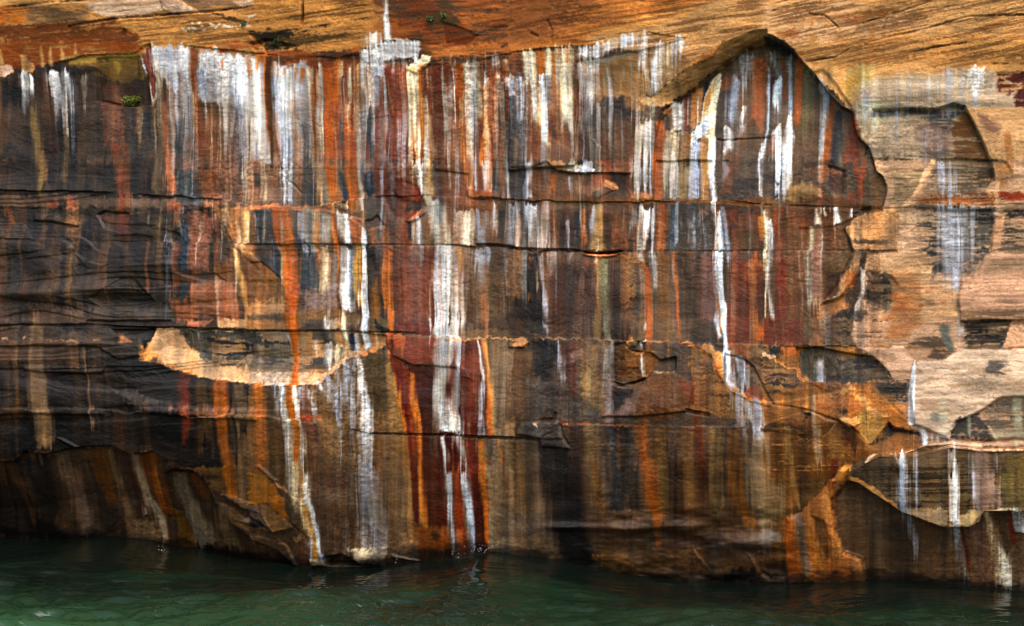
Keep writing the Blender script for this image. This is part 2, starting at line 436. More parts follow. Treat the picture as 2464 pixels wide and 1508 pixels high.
V('NB', .9, [(2402, 1080, 60), (2402, 1508, 60)], ft=120, fb=1)
V('W2', .8, [(2250, 540, 26), (2240, 650, 24)]); V('W2', .8, [(2282, 540, 22), (2285, 620, 20)]); V('CR', .9, [(2340, 540, 26), (2362, 700, 36)])
# the long dark runnel and the top trickle
V('OR', 1, [(100, 500, 28), (100, 800, 36), (110, 1100, 30), (118, 1330, 20)], fb=120)
V((84, 48, 14), 1, [(136, 535, 66), (142, 900, 66), (152, 1250, 66), (188, 1508, 76)], fb=1, e=.7)
V('W', 1, [(1275, 0, 26), (1275, 130, 24), (1260, 200, 50), (1270, 400, 60)], fb=6, ft=1, tag=True)
V('W', .9, [(1145, 325, 100), (1135, 480, 120)], fb=50)
P('W', .72, [(1240, 405), (1300, 398), (1560, 395), (1560, 500), (1485, 560), (1400, 530), (1205, 580), (1120, 490), (1235, 420)], s=3, b=.95)
for u in range(1215, 1560, 33):
    V('W', .95, [(u, 396, 22), (u + 4, 470, 24), (u + 2, 560 + (u * 7) % 40, 16)], fb=60)
for u in range(1200, 1560, 38):
    V((150, 140, 150), .4, [(u, 430, 12), (u + 6, 540, 16)], fb=40)
V('W', .9, [(1500, 520, 60), (1505, 620, 40)]); V('W', .8, [(1470, 560, 24), (1468, 625, 16)])
# ---- A2
tile('A2')
P((186, 120, 58), 1, [(0, 0), (2413, 0), (2413, 330), (1700, 620), (1200, 480), (700, 420), (0, 500)], s=3)
P((136, 84, 46), .9, [(0, 0), (640, 0), (800, 60), (500, 330), (0, 470)], s=9)
P((200, 154, 104), .97, [(1500, 110), (1900, 20), (2413, 0), (2413, 340), (2000, 400), (1560, 690), (1200, 480), (680, 380), (760, 320)], s=5)
P((206, 146, 76), .7, [(900, 240), (1700, 60), (2100, 0), (2413, 0), (1700, 170), (900, 330)], s=5)
LAM((84, 52, 26), 0.50, [(300, 200), (2413, 0), (2413, 340), (1600, 600), (1100, 470), (300, 420)], -.155, thr=.57, seed=87)
LAM((70, 36, 12), 0.34, [(0, 0), (1600, 0), (900, 300), (0, 480)], -.16, thr=.6, seed=89)
LAM((222, 160, 84), 0.37, [(600, 100), (2413, 0), (2413, 300), (1200, 470), (600, 400)], -.16, thr=.64, seed=91)
P((150, 112, 70), 1, [(590, 590), (1200, 480), (1500, 400), (1700, 590), (1560, 700), (1350, 890), (1150, 930), (800, 930), (600, 800)], s=2)
P((84, 62, 46), 1, [(620, 900), (830, 990), (1200, 1060), (1280, 930), (1400, 900), (1500, 960), (1380, 1130), (1100, 1508), (600, 1508)], s=3)
P((140, 100, 54), .8, [(820, 900), (1150, 920), (1400, 890), (1450, 940), (1200, 1060), (900, 960)], s=3)
P('BK', .8, [(860, 930), (1050, 910), (1080, 1000), (1200, 1080), (1000, 1120), (830, 1060)], s=5)
P('BK', .5, [(640, 1020), (850, 1000), (860, 1200), (660, 1200)], s=7)
P((104, 76, 58), .8, [(900, 1180), (1130, 1150), (1140, 1480), (900, 1480)], s=7)
P((120, 76, 50), 1, [(0, 520), (640, 520), (620, 800), (640, 1508), (0, 1508)], s=3)
V('DO', .95, [(275, 470, 90), (275, 720, 60), (310, 1000, 30), (335, 1240, 20)], fb=100)
V('CR', 1, [(130, 485, 40), (142, 820, 34)], tag=True)
V('CR', 1, [(190, 490, 62), (205, 820, 60), (240, 1000, 100), (270, 1180, 70), (335, 1360, 36)], fb=60, tag=True)
V('CR', 1, [(342, 475, 72), (340, 620, 60), (330, 760, 50)], fb=100)
V('W', .9, [(255, 690, 60), (285, 1000, 60), (300, 1250, 40)], fb=80)
V((84, 58, 50), .9, [(352, 740, 50), (375, 1000, 46), (402, 1340, 30)], fb=60)
V('W2', .5, [(350, 750, 60), (380, 1100, 40)], fb=100)
V('DO', 1, [(395, 480, 40), (410, 700, 50), (432, 1000, 62), (462, 1370, 74)], fb=40)
V('CR', 1, [(490, 435, 150), (510, 700, 136), (515, 1000, 130), (530, 1330, 80)], fb=120, tag=True)
V('OR', .9, [(520, 450, 20), (500, 640, 16)], fb=60); V('OR', .8, [(445, 460, 18), (440, 560, 10)])
V((88, 44, 20), .95, [(600, 600, 46), (602, 1000, 50), (622, 1430, 50)], fb=60)
V('W2', .5, [(640, 1100, 30), (650, 1508, 30)], fb=1)
V('W2', .7, [(40, 720, 70), (40, 1000, 120), (80, 1300, 130), (120, 1508, 120)], fb=1)
V('NB', .8, [(10, 900, 60), (10, 1250, 80)], fb=200)
V('W', .9, [(60, 760, 90), (80, 900, 80), (70, 1100, 60)], fb=200)
for k in range(11):
    u = 655 + k * 42; v0 = 446 - max(u - 730, 0) * .30
    V('W', .95, [(u, v0, 40), (u + 8, v0 + 60, 50), (u + 6, v0 + 150 - k * 4, 40)], fb=70)
V('W', 1, [(720, 560, 190), (712, 700, 186), (722, 850, 150), (722, 1040, 110)], fb=360, tag=True)
V('W', .8, [(690, 430, 60), (700, 560, 60)])
for u, v0, v1, w in ((1060, 340, 470, 60), (1150, 320, 490, 66), (1590, 360, 520, 60)):
    V('W', .85, [(u, v0, w), (u + 10, v1, w * .7)], fb=80)
V('W', 1, [(1268, 308, 56), (1250, 480, 60), (1232, 820, 80)], fb=280, tag=True)
V('W', .95, [(1405, 415, 56), (1382, 600, 90), (1350, 900, 100)], fb=300, tag=True)
V('CR', .85, [(1492, 400, 60), (1470, 660, 40)], fb=100)
V('W2', .9, [(1542, 375, 50), (1530, 680, 44)], fb=160)
V('GG', .8, [(880, 600, 22), (875, 870, 36)], fb=80); V('GG', .7, [(965, 680, 30), (965, 810, 20)])
P((120, 120, 112), .7, [(660, 580), (1190, 480), (1190, 510), (900, 580), (700, 610)], s=2)
V('W2', .7, [(690, 1000, 60), (660, 1180, 40)], fb=100); V('W2', .7, [(815, 1000, 40), (800, 1230, 60)], fb=120)
LN('W', .8, [(740, 1300), (790, 1360), (830, 1395)], 12)
# soffit of the arch
P((214, 168, 116), .9, [(1150, 925), (1350, 890), (1560, 700), (1700, 610), (1880, 540), (1950, 430), (2080, 370), (2300, 300), (2413, 295), (2413, 350), (2140, 455), (1900, 635), (1500, 945), (1400, 1010), (1250, 1000)], s=1.5)
LAM((110, 78, 46), .7, [(1150, 925), (1350, 890), (1560, 700), (1700, 610), (1880, 540), (2080, 370), (2413, 295), (2413, 350), (1900, 635), (1500, 945)], -.42, thr=.55, lx=18, seed=165)
# alcove interior
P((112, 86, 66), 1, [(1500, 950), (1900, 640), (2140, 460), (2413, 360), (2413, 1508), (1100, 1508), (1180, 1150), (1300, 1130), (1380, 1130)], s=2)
V('GG', .75, [(1270, 930, 60), (1310, 1130, 60)], fb=60)
V('W', 1, [(1245, 1135, 110), (1255, 1300, 150), (1242, 1508, 160)], fb=1, tag=True)
P((150, 106, 66), .9, [(1390, 1060), (1470, 960), (1495, 990), (1480, 1040), (1400, 1080)], s=1.4)
V((66, 54, 48), .9, [(1415, 1080, 56), (1420, 1215, 60)], fb=20)
V((172, 96, 46), 1, [(1370, 1150, 50), (1392, 1230, 76), (1380, 1508, 84)], fb=1)
V('W', 1, [(1530, 950, 70), (1540, 1100, 84), (1545, 1222, 70)], fb=14)
V('RB', .95, [(1612, 890, 60), (1604, 1220, 60)], fb=14)
V('W2', .7, [(1645, 860, 20), (1640, 1200, 20)], fb=30)
P((180, 126, 76), .95, [(1660, 850), (1770, 780), (1760, 1100), (1690, 1200), (1650, 1180)], s=1.6)
V('NB', .9, [(1795, 745, 40), (1762, 1100, 26)], fb=60)
V('CR', 1, [(1510, 1230, 120), (1490, 1508, 120)], fb=1); V('NB', .4, [(1480, 1260, 16), (1460, 1508, 16)], fb=1)
V((150, 108, 58), .95, [(1625, 1228, 80), (1605, 1508, 90)], fb=1)
P((226, 206, 170), 1, [(1840, 725), (1920, 650), (1905, 900), (1890, 1200), (1872, 1640), (1832, 1640), (1845, 1290), (1780, 1300), (1720, 1310), (1660, 1360), (1675, 1240), (1745, 1150), (1775, 1000), (1800, 850)], s=.9)
P((206, 150, 84), .95, [(1850, 745), (1882, 700), (1842, 950), (1790, 1070), (1802, 900)], s=2)
P('W', 1, [(1680, 1230), (1760, 1140), (1850, 1050), (1845, 1200), (1780, 1290), (1690, 1310)], s=1.5)
V('W2', 1, [(1722, 1295, 100), (1704, 1508, 104)], fb=1, tag=True)
V((198, 142, 82), 1, [(1808, 1290, 76), (1800, 1508, 84)], fb=1)
V('W', 1, [(1872, 1290, 34), (1866, 1508, 36)], fb=1)
P((84, 72, 64), .9, [(1930, 860), (2020, 820), (2000, 1150), (2000, 1400), (1900, 1508), (1905, 1200)], s=4)
P((150, 94, 58), .9, [(1930, 830), (1930, 720), (2060, 680), (2050, 800)], s=2)
V('W2', .9, [(2062, 690, 56), (2040, 900, 66), (2020, 1170, 54)], fb=60, tag=True)
V('W2', .85, [(2170, 450, 130), (2170, 700, 110), (2165, 920, 60)], fb=160)
V('W', .75, [(2155, 980, 40), (2130, 1230, 44)], fb=120)
V('W', .95, [(2000, 1165, 30), (2022, 1300, 70), (2000, 1500, 60)], fb=80, tag=True)
V((164, 94, 54), .85, [(2300, 520, 150), (2310, 900, 120), (2260, 1270, 130)], fb=120)
V((84, 70, 58), .7, [(2240, 1100, 60), (2200, 1508, 120)], fb=1)
V('W', .85, [(2402, 640, 40), (2392, 900, 32), (2362, 1250, 22), (2332, 1508, 22)], fb=1)
V('W2', .6, [(2150, 1150, 60), (2120, 1330, 60)], fb=120)
LN((44, 34, 28), .8, [(1900, 1300), (1990, 1310), (2413, 1290)], 7)
# ---- A3
tile('A3')
P((208, 160, 106), 1, [(0, 0), (2413, 0), (2413, 950), (1800, 950), (1000, 950), (800, 1060), (430, 690), (170, 420), (0, 340)], s=2)
P((214, 170, 130), .8, [(0, 60), (700, 60), (1600, 200), (1500, 420), (700, 380), (300, 420), (0, 320)], s=12)
P((200, 146, 84), .7, [(700, 400), (1300, 330), (2413, 350), (2413, 640), (1600, 640), (1000, 620), (500, 640)], s=12)
LAM((66, 44, 26), .5, [(0, 0), (2413, 0), (2413, 660), (1000, 640), (300, 560), (60, 300)], -.21, thr=.585, lx=34, seed=93)
LAM((150, 94, 44), 0.43, [(0, 0), (2413, 0), (2413, 660), (1000, 640), (300, 560), (60, 300)], -.20, thr=.55, lx=40, seed=95)
P((150, 84, 36), .7, [(700, 190), (1130, 100), (1240, 110), (1000, 180), (800, 215)], s=4)
P((140, 76, 36), .6, [(90, 310), (340, 290), (300, 360), (120, 360)], s=4)
for pts, w in (([(920, 420), (1120, 370), (1480, 280), (1900, 160), (2413, 60)], 13), ([(1330, 510), (1560, 455), (1870, 405)], 15), ([(340, 595), (640, 545), (760, 470)], 11), ([(1480, 100), (1900, 40)], 7), ([(0, 130), (500, 40), (800, 0)], 9), ([(2060, 600), (2413, 560)], 10), ([(900, 230), (1300, 110), (1560, 20)], 7)):
    LN((50, 36, 26), .85, pts, w)
LN((90, 56, 30), .9, [(360, 130), (440, 160), (540, 160), (600, 210), (690, 290)], 10)
V((176, 110, 48), .6, [(438, 170, 22), (412, 300, 18)], fb=40); V((190, 128, 60), .5, [(430, 320, 40), (420, 560, 50)], fb=200)
V((170, 106, 50), .5, [(1000, 200, 30), (990, 330, 40), (960, 530, 36), (900, 690, 60)], fb=60); V((190, 116, 44), .6, [(450, 580, 60), (450, 660, 40)])
P((176, 162, 106), .6, [(720, 780), (750, 660), (900, 600), (1000, 620), (980, 740), (850, 850), (780, 980), (740, 860)], s=6)
P((190, 134, 50), .5, [(720, 800), (760, 690), (860, 680), (850, 800), (770, 920)], s=6)
P((176, 154, 130), 1, [(790, 1050), (800, 980), (900, 760), (1300, 720), (1800, 650), (1960, 640), (2150, 690), (2150, 850), (2413, 820), (2413, 1508), (980, 1508), (820, 1150)], s=7)
V((176, 176, 150), .7, [(1000, 950, 300), (1000, 1250, 260)], fb=200)
V('W2', .6, [(1540, 760, 120), (1540, 950, 100)], fb=80)
P((74, 30, 26), .95, [(2150, 690), (2413, 640), (2413, 1110), (2350, 1050), (2320, 900), (2380, 830), (2280, 870), (2180, 860)], s=2.5)
P((56, 60, 68), .85, [(1570, 1040), (1750, 985), (1850, 1010), (1840, 1100), (1760, 1100), (1740, 1250), (1560, 1200), (1400, 1090), (980, 1090), (1000, 1045)], s=5)
for u in range(900, 2150, 62):
    V('W2' if u % 4 else (206, 190, 170), .34 + .2 * ((u * 7) % 5) / 5, [(u, 690 - (u - 900) * .04 + (u * 13) % 90, 44), (u - 6, 1000 + (u * 29) % 200, 60)], ft=120, fb=200)
P((112, 84, 76), .75, [(1420, 1180), (1700, 1180), (1740, 1500), (1480, 1500), (1400, 1300)], s=8)
P((102, 70, 38), 1, [(1855, 1020), (1900, 1100), (2000, 1300), (2095, 1508), (1760, 1508), (1740, 1200), (1830, 1080)], s=2)
P((188, 148, 106), .95, [(1862, 1020), (2413, 900), (2413, 1508), (2097, 1508), (2000, 1290), (1905, 1095)], s=1.2)
P((112, 80, 70), .7, [(1980, 1060), (2060, 1100), (2200, 1200), (2160, 1270), (2060, 1240)], s=4)
V((150, 92, 46), .6, [(2250, 1240, 50), (2270, 1508, 80)], fb=1)
V('W2', .65, [(950, 880, 60), (940, 1230, 90)], fb=160); V('W2', .7, [(1212, 990, 36), (1202, 1340, 64)], fb=160)
V('W', .8, [(1960, 640, 160), (1970, 870, 130)], fb=120); V('W2', .5, [(1700, 660, 60), (1720, 840, 60)]); V('W2', .5, [(1430, 740, 50), (1430, 860, 50)])
LN((220, 200, 190), .7, [(2200, 730), (2280, 770), (2330, 850), (2390, 770), (2413, 780)], 10)
V('W2', .45, [(1500, 1200, 200), (1560, 1508, 220)], fb=1)
LAM((60, 56, 52), 0.43, [(820, 1080), (1700, 1080), (1740, 1508), (980, 1508)], -.02, thr=.66, lx=9, ly=3, seed=97)
# alcove, right part
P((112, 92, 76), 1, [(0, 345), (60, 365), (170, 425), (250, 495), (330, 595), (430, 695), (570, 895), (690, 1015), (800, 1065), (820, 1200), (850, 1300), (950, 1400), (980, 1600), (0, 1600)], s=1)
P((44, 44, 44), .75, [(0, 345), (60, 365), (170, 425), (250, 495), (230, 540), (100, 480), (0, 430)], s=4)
V('W2', .8, [(20, 440, 60), (40, 720, 40)], fb=100)
V('RB', .9, [(22, 690, 40), (10, 1040, 46)], fb=80)
V('W', .9, [(66, 720, 60), (52, 900, 56), (42, 1060, 36)], fb=60)
V((140, 84, 50), .8, [(120, 500, 30), (130, 1000, 50)], fb=100)
V('W2', .85, [(190, 490, 36), (182, 800, 40), (170, 1060, 50)], fb=80)
V((172, 100, 50), .95, [(272, 540, 76), (275, 900, 80), (235, 1230, 80)], fb=100)
V((122, 112, 82), .9, [(370, 640, 90), (352, 1000, 120), (312, 1320, 140)], fb=120)
V('W2', .9, [(480, 740, 60), (530, 890, 60), (512, 1200, 60), (490, 1508, 40)], fb=1, tag=True)
V((156, 92, 42), .95, [(592, 950, 50), (572, 1250, 70), (542, 1508, 80)], fb=1)
V((58, 54, 56), .9, [(655, 1040, 100), (642, 1300, 100), (622, 1508, 84)], fb=1)
V((146, 70, 36), .95, [(790, 1070, 40), (805, 1250, 100), (800, 1508, 170)], fb=1)
V('W', 1, [(70, 1190, 60), (62, 1508, 130)], fb=1, tag=True)
V('W', 1, [(172, 1070, 36), (182, 1300, 100), (152, 1508, 90)], fb=1, tag=True)
V((130, 70, 40), .6, [(10, 1250, 40), (10, 1508, 40)])
# ---- B0
tile('B0')
P((36, 28, 23), 1, [(0, 0), (1300, 0), (1420, 0), (2060, 60), (2060, 1100), (1640, 1300), (1640, 1508), (0, 1508)], s=6)
P('BK', .85, [(10, 0), (150, 0), (160, 200), (30, 200)], s=6); P('BK', .7, [(420, 0), (700, 0), (690, 120), (440, 160)], s=10)
P('BK', .75, [(760, 30), (1100, 0), (1120, 230), (800, 200)], s=10)
V((104, 54, 24), .9, [(1150, 0, 130), (1180, 150, 110), (1200, 345, 120)], ft=1, fb=20)
V((150, 120, 66), .7, [(410, 0, 80), (440, 230, 50)], ft=1, fb=40); V((120, 100, 70), .55, [(600, 0, 40), (600, 240, 40)], ft=1)
V('BK', .8, [(1350, 0, 150), (1370, 320, 200)], ft=1, fb=40)
V((130, 110, 70), .6, [(1490, 0, 50), (1490, 330, 60)], ft=1)
V((170, 96, 60), .95, [(1600, 0, 70), (1640, 200, 70), (1672, 350, 70)], ft=1, fb=20)
P((140, 96, 72), .75, [(1650, 30), (2413, 30), (2413, 340), (2080, 360), (2100, 250), (2040, 130), (1950, 80), (1660, 70)], s=10)
V((60, 70, 70), .85, [(1770, 80, 140), (1770, 345, 170)], fb=14); V('W2', .35, [(1700, 90, 40), (1700, 330, 40)])
V((122, 72, 34), .95, [(1960, 85, 170), (1980, 350, 160)], fb=14)
V('NB', .5, [(2270, 0, 40), (2280, 300, 60)], ft=1); V((176, 120, 70), .6, [(2370, 0, 40), (2380, 320, 50)], ft=1)
P((104, 83, 72), .92, [(0, 322), (700, 325), (1300, 340), (2060, 352), (2050, 450), (1400, 460), (1000, 455), (250, 445), (0, 430)], s=2)
P((176, 96, 70), .8, [(645, 380), (680, 345), (712, 440), (640, 455)], s=2); P((166, 86, 62), .8, [(485, 420), (540, 405), (552, 452), (490, 455)], s=2)
P((150, 86, 60), .7, [(1120, 345), (1270, 350), (1250, 410), (1130, 430)], s=4); P((60, 72, 76), .7, [(1690, 355), (1890, 355), (1880, 410), (1700, 410)], s=3)
P((170, 108, 72), .8, [(1890, 360), (2060, 355), (2050, 440), (1900, 430)], s=3); P((178, 88, 50), .8, [(1580, 405), (1720, 420), (1690, 470), (1600, 470)], s=2)
V((150, 80, 34), .7, [(85, 430, 40), (150, 610, 40)], fb=30); V((84, 44, 22), .8, [(222, 440, 60), (222, 610, 50)], fb=30)
P('BK', .8, [(240, 470), (480, 520), (500, 720), (330, 730), (250, 640)], s=6)
P((84, 62, 38), .7, [(500, 560), (740, 570), (740, 720), (620, 740), (520, 700)], s=6)
P((92, 46, 20), .85, [(930, 510), (1080, 490), (1200, 500), (1230, 640), (1180, 690), (1050, 640), (920, 600)], s=5)
P('BK', .7, [(780, 640), (1000, 640), (1240, 700), (1100, 730), (860, 700)], s=4)
P((60, 50, 38), .7, [(1300, 470), (1560, 480), (1570, 760), (1400, 740)], s=9)
P('BK', .55, [(0, 800), (420, 800), (430, 1150), (0, 1150)], s=10); P('BK', .6, [(720, 800), (1560, 800), (1560, 1000), (1300, 1050), (760, 1000)], s=10)
P((72, 62, 58), .7, [(0, 1180), (700, 1180), (1000, 1090), (1300, 1110), (1200, 1170), (900, 1290), (700, 1330), (0, 1370)], s=8)
V((96, 66, 30), .8, [(665, 790, 80), (700, 1200, 70), (690, 1400, 60)], fb=160); V((120, 76, 46), .7, [(1410, 770, 50), (1420, 1300, 40)], fb=90)
V((150, 100, 66), .5, [(660, 450, 90), (680, 740, 70)]); V((110, 90, 70), .5, [(110, 640, 50), (120, 830, 60)]); V((94, 72, 40), .5, [(110, 800, 60), (90, 1150, 80)])
P((128, 78, 58), .92, [(1780, 470), (1900, 470), (2050, 560), (2020, 900), (2030, 1070), (1930, 1060), (1790, 1000), (1800, 700)], s=4)
P((92, 52, 34), .7, [(1880, 490), (2000, 520), (2040, 600), (2000, 760), (1860, 700), (1980, 660)], s=5)
V((160, 104, 70), .7, [(1680, 440, 60), (1660, 700, 50)], fb=120); V('W2', .4, [(1735, 430, 50), (1730, 600, 40)])
V('NB', .95, [(1740, 540, 60), (1740, 720, 90), (1750, 1000, 80), (1770, 1420, 76)], ft=80, fb=60)
V((112, 72, 54), .9, [(1640, 780, 90), (1650, 1100, 60), (1650, 1320, 70)], fb=120)
V('BK', .85, [(2040, 620, 40), (2050, 1020, 30)], ft=60)
P((150, 94, 64), .95, [(1820, 1130), (2000, 1150), (2250, 1150), (2350, 1508), (1700, 1508), (1640, 1340), (1820, 1300)], s=4)
P((90, 54, 26), .8, [(1680, 1060), (2030, 1080), (2030, 1120), (1820, 1140), (1680, 1150)], s=4)
P((166, 114, 68), .95, [(2060, 470), (2413, 450), (2413, 980), (2250, 810), (2120, 570)], s=3); P((120, 96, 70), .7, [(2070, 480), (2200, 480), (2180, 620), (2120, 600)], s=4)
P((106, 68, 32), .95, [(2060, 800), (2240, 800), (2413, 980), (2413, 1508), (2340, 1440), (2280, 1150), (2060, 1100)], s=3)
P((40, 34, 28), .7, [(2060, 700), (2240, 780), (2240, 960), (2070, 950)], s=6)
V((206, 150, 80), .9, [(2270, 840, 30), (2330, 1100, 46), (2370, 1508, 60)], fb=1)
V((216, 176, 116), .8, [(2340, 480, 40), (2360, 900, 40)], fb=80)
P((110, 84, 66), .8, [(350, 1370), (860, 1380), (860, 1508), (350, 1508)], s=5)
P((76, 68, 64), .85, [(860, 1360), (1500, 1330), (1640, 1430), (1640, 1508), (860, 1508)], s=4)
P('BK', .7, [(880, 1320), (1300, 1200), (1500, 1300), (1450, 1360), (1000, 1370)], s=6)
tile('B0')
for u, v0, v1, w, c_ in ((90, 0, 420, 60, (96, 62, 34)), (420, 440, 900, 70, (120, 86, 50)), (250, 760, 1400, 60, (86, 60, 32)), (540, 780, 1380, 90, (104, 70, 34)), (980, 800, 1250, 80, (96, 50, 24)), (1160, 470, 760, 110, (112, 56, 26)), (1260, 780, 1300, 60, (84, 58, 36)), (1500, 470, 1400, 70, (104, 80, 52)), (860, 0, 250, 60, (84, 60, 36)), (700, 440, 760, 80, (128, 88, 54))):
    V(c_, .5, [(u, v0, w), (u + 20, v1, w)], ft=90, fb=220)
# ---- B1
tile('B1')
P((132, 100, 80), .85, [(0, 30), (1130, 0), (1140, 470), (720, 480), (0, 470)], s=11)
V('NB', .5, [(20, 100, 50), (20, 300, 50)]); V('CR', .45, [(100, 0, 60), (110, 430, 80)], ft=1)
V('W', .85, [(310, 0, 170), (320, 200, 130), (330, 430, 110)], ft=1, fb=40)
V('NB', .95, [(465, 0, 50), (500, 250, 150), (500, 430, 170)], ft=1, fb=20)
V('CR', .9, [(525, 0, 50), (545, 200, 40)], ft=1)
V('DO', .95, [(560, 60, 46), (600, 300, 34), (622, 440, 22)], fb=10)
V('CR', 1, [(600, 0, 44), (600, 250, 40), (632, 440, 30)], ft=1, fb=10, tag=True)
V((132, 132, 112), .9, [(660, 80, 64), (682, 440, 60)], fb=10)
V('DO', 1, [(700, 0, 90), (730, 250, 94), (765, 480, 84)], ft=1, fb=20)
V('DO', 1, [(895, 0, 120), (900, 250, 150), (930, 450, 110), (1000, 570, 50)], ft=1, fb=20)
V('NB', .9, [(800, 110, 50), (832, 300, 60), (862, 420, 46)], fb=30)
V('NB', .95, [(1062, 115, 140), (1075, 350, 110)], fb=60); V('W2', .8, [(1025, 0, 70), (1040, 150, 60)], ft=1)
V('W', 1, [(972, 0, 28), (982, 200, 30), (1012, 350, 28), (1032, 570, 16)], ft=1, fb=10)
for u in (765, 835, 872, 962):
    V('CR', .9, [(u, 395, 20), (u + 12, 480, 22)], fb=20)
P((104, 52, 32), 1, [(1130, 0), (1460, 0), (1480, 200), (1570, 330), (1585, 500), (1430, 590), (1290, 560), (1180, 400), (1135, 200)], s=6)
P((136, 78, 54), .6, [(1260, 60), (1440, 40), (1460, 180), (1340, 160), (1290, 200)], s=6)
P((92, 34, 14), .95, [(1310, 190), (1400, 180), (1500, 230), (1560, 320), (1575, 375), (1400, 385), (1300, 330), (1340, 250)], s=2)
P('BK', .8, [(1440, 395), (1590, 385), (1580, 440), (1500, 500), (1400, 500), (1420, 430)], s=3)
P((60, 64, 66), .6, [(1040, 350), (1180, 350), (1200, 560), (1050, 560)], s=5)
P((150, 88, 60), .9, [(1430, 575), (1560, 470), (1582, 480), (1525, 555)], s=1)
P((114, 64, 34), .9, [(1680, 20), (2413, 20), (2413, 380), (1680, 360)], s=9)
V('W', 1, [(1535, 0, 170), (1560, 150, 130), (1592, 335, 84)], ft=1, fb=6, tag=True)
V((216, 168, 86), .95, [(1630, 0, 36), (1642, 200, 40), (1655, 338, 44)], ft=1, fb=6)
V((116, 54, 18), .95, [(1790, 0, 160), (1800, 250, 170), (1835, 450, 150), (1845, 720, 60)], ft=1)
V('W2', .5, [(1890, 0, 40), (1905, 230, 40)], ft=1)
V('DO', 1, [(1955, 0, 50), (1980, 150, 60), (2002, 260, 30)], ft=1)
V('W', .75, [(2040, 0, 60), (2062, 270, 44)], ft=1); V('W', .85, [(2150, 0, 60), (2162, 150, 60), (2192, 310, 60)], ft=1, fb=40)
V('NB', .9, [(2258, 0, 60), (2255, 340, 60)], ft=1); V((156, 104, 62), .9, [(2305, 0, 40), (2305, 320, 30)], ft=1)
V('W', 1, [(2362, 0, 56), (2362, 200, 50), (2385, 410, 50)], ft=1, fb=30, tag=True); V('NB', .9, [(2402, 60, 40), (2402, 360, 40)])
P((156, 84, 42), .9, [(1990, 270), (2200, 300), (2262, 345), (2000, 352)], s=1.2)
P((96, 70, 48), 1, [(1180, 570), (1290, 555), (1430, 590), (1590, 480), (1680, 350), (2413, 380), (2413, 820), (1320, 800)], s=2)
V((122, 70, 36), .8, [(2000, 360, 300), (2000, 470, 300)]); V((134, 84, 50), .8, [(2150, 400, 200), (2150, 800, 200)])
# second bed
P((110, 84, 64), 1, [(0, 470), (1060, 470), (1060, 800), (0, 800)], s=1.5)
P((190, 122, 78), .95, [(0, 455), (180, 425), (560, 435), (720, 480), (560, 475), (200, 470), (0, 480)], s=1)
P((48, 53, 62), .95, [(20, 480), (180, 480), (205, 800), (230, 1080), (70, 950), (40, 720)], s=3); V((110, 80, 60), .6, [(110, 800, 60), (140, 950, 60)])
V((176, 90, 24), 1.05, [(275, 440, 190), (290, 650, 200), (300, 800, 170), (350, 1100, 150), (360, 1300, 130), (350, 1430, 120)], fb=14, e=1)
V('OR', .9, [(250, 470, 20), (260, 780, 20)]); V((206, 112, 40), .9, [(350, 480, 40), (365, 780, 30)])
V((216, 120, 34), .9, [(310, 800, 30), (318, 1300, 30)])
V((210, 188, 140), .7, [(215, 800, 30), (250, 880, 50), (272, 1100, 40), (282, 1430, 34)], fb=40)
V('NB', 1, [(440, 475, 80), (450, 650, 110), (480, 800, 140), (520, 1000, 190), (540, 1270, 200)], fb=100)
V('W2', .8, [(470, 480, 70), (485, 790, 70)], fb=40); V('W2', .75, [(440, 800, 70), (460, 900, 60)], fb=60)
V('CR', 1, [(570, 455, 90), (585, 600, 80), (600, 795, 90)], fb=8, tag=True)
V((150, 150, 138), .9, [(690, 510, 90), (670, 795, 90)], fb=8); V('W2', .8, [(660, 480, 40), (655, 790, 40)])
V('W', .9, [(555, 800, 100), (570, 880, 60)], fb=60)
V('CR', 1, [(640, 800, 70), (660, 950, 80), (650, 1100, 90), (668, 1330, 110)], fb=120, tag=True)
V((190, 150, 90), .8, [(610, 800, 26), (620, 950, 20)])
V('OR', .95, [(752, 475, 56), (765, 800, 40), (770, 1000, 30)], fb=90)
V('W', 1.05, [(842, 490, 60), (862, 580, 90), (882, 795, 64)], fb=8, tag=True)
V('W', 1.05, [(845, 800, 84), (852, 1000, 124), (862, 1250, 114), (870, 1490, 70)], fb=60, tag=True)
V('NB', .5, [(895, 800, 30), (905, 1350, 40)]); V('OR', .7, [(790, 830, 20), (780, 1200, 20)])
V('CR', .9, [(935, 540, 36), (950, 640, 30)]); V((172, 96, 46), 1, [(972, 550, 80), (972, 700, 64), (970, 800, 60)], fb=10)
V((206, 158, 82), .95, [(972, 800, 60), (962, 1000, 76), (952, 1200, 60), (992, 1370, 46)], fb=80)
V((150, 140, 110), .6, [(930, 1000, 30), (960, 1330, 40)])
V('W', 1.1, [(1040, 650, 50), (1042, 800, 64), (1032, 1000, 50), (1018, 1200, 64), (1030, 1508, 62)], fb=1, e=.7, tag=True)
P((150, 102, 68), .97, [(1070, 645), (1140, 630), (1240, 630), (1305, 720), (1300, 800), (1090, 800), (1080, 720)], s=1)
V('NB', .8, [(1160, 640, 30), (1172, 790, 40)]); V((176, 106, 66), .8, [(1215, 640, 40), (1230, 800, 50)])
P((84, 66, 56), .9, [(1030, 580), (1140, 545), (1220, 620), (1140, 625), (1060, 650)], s=1.5)
P((72, 56, 42), 1, [(1070, 805), (1215, 805), (1215, 1100), (1080, 1100)], s=3)
V('BK', .9, [(1130, 820, 110), (1150, 1060, 70)], fb=60); V((136, 88, 34), .95, [(1130, 1060, 110), (1140, 1508, 110)], ft=90, fb=1); V('BK', .7, [(1195, 1080, 30), (1205, 1508, 40)], fb=1)
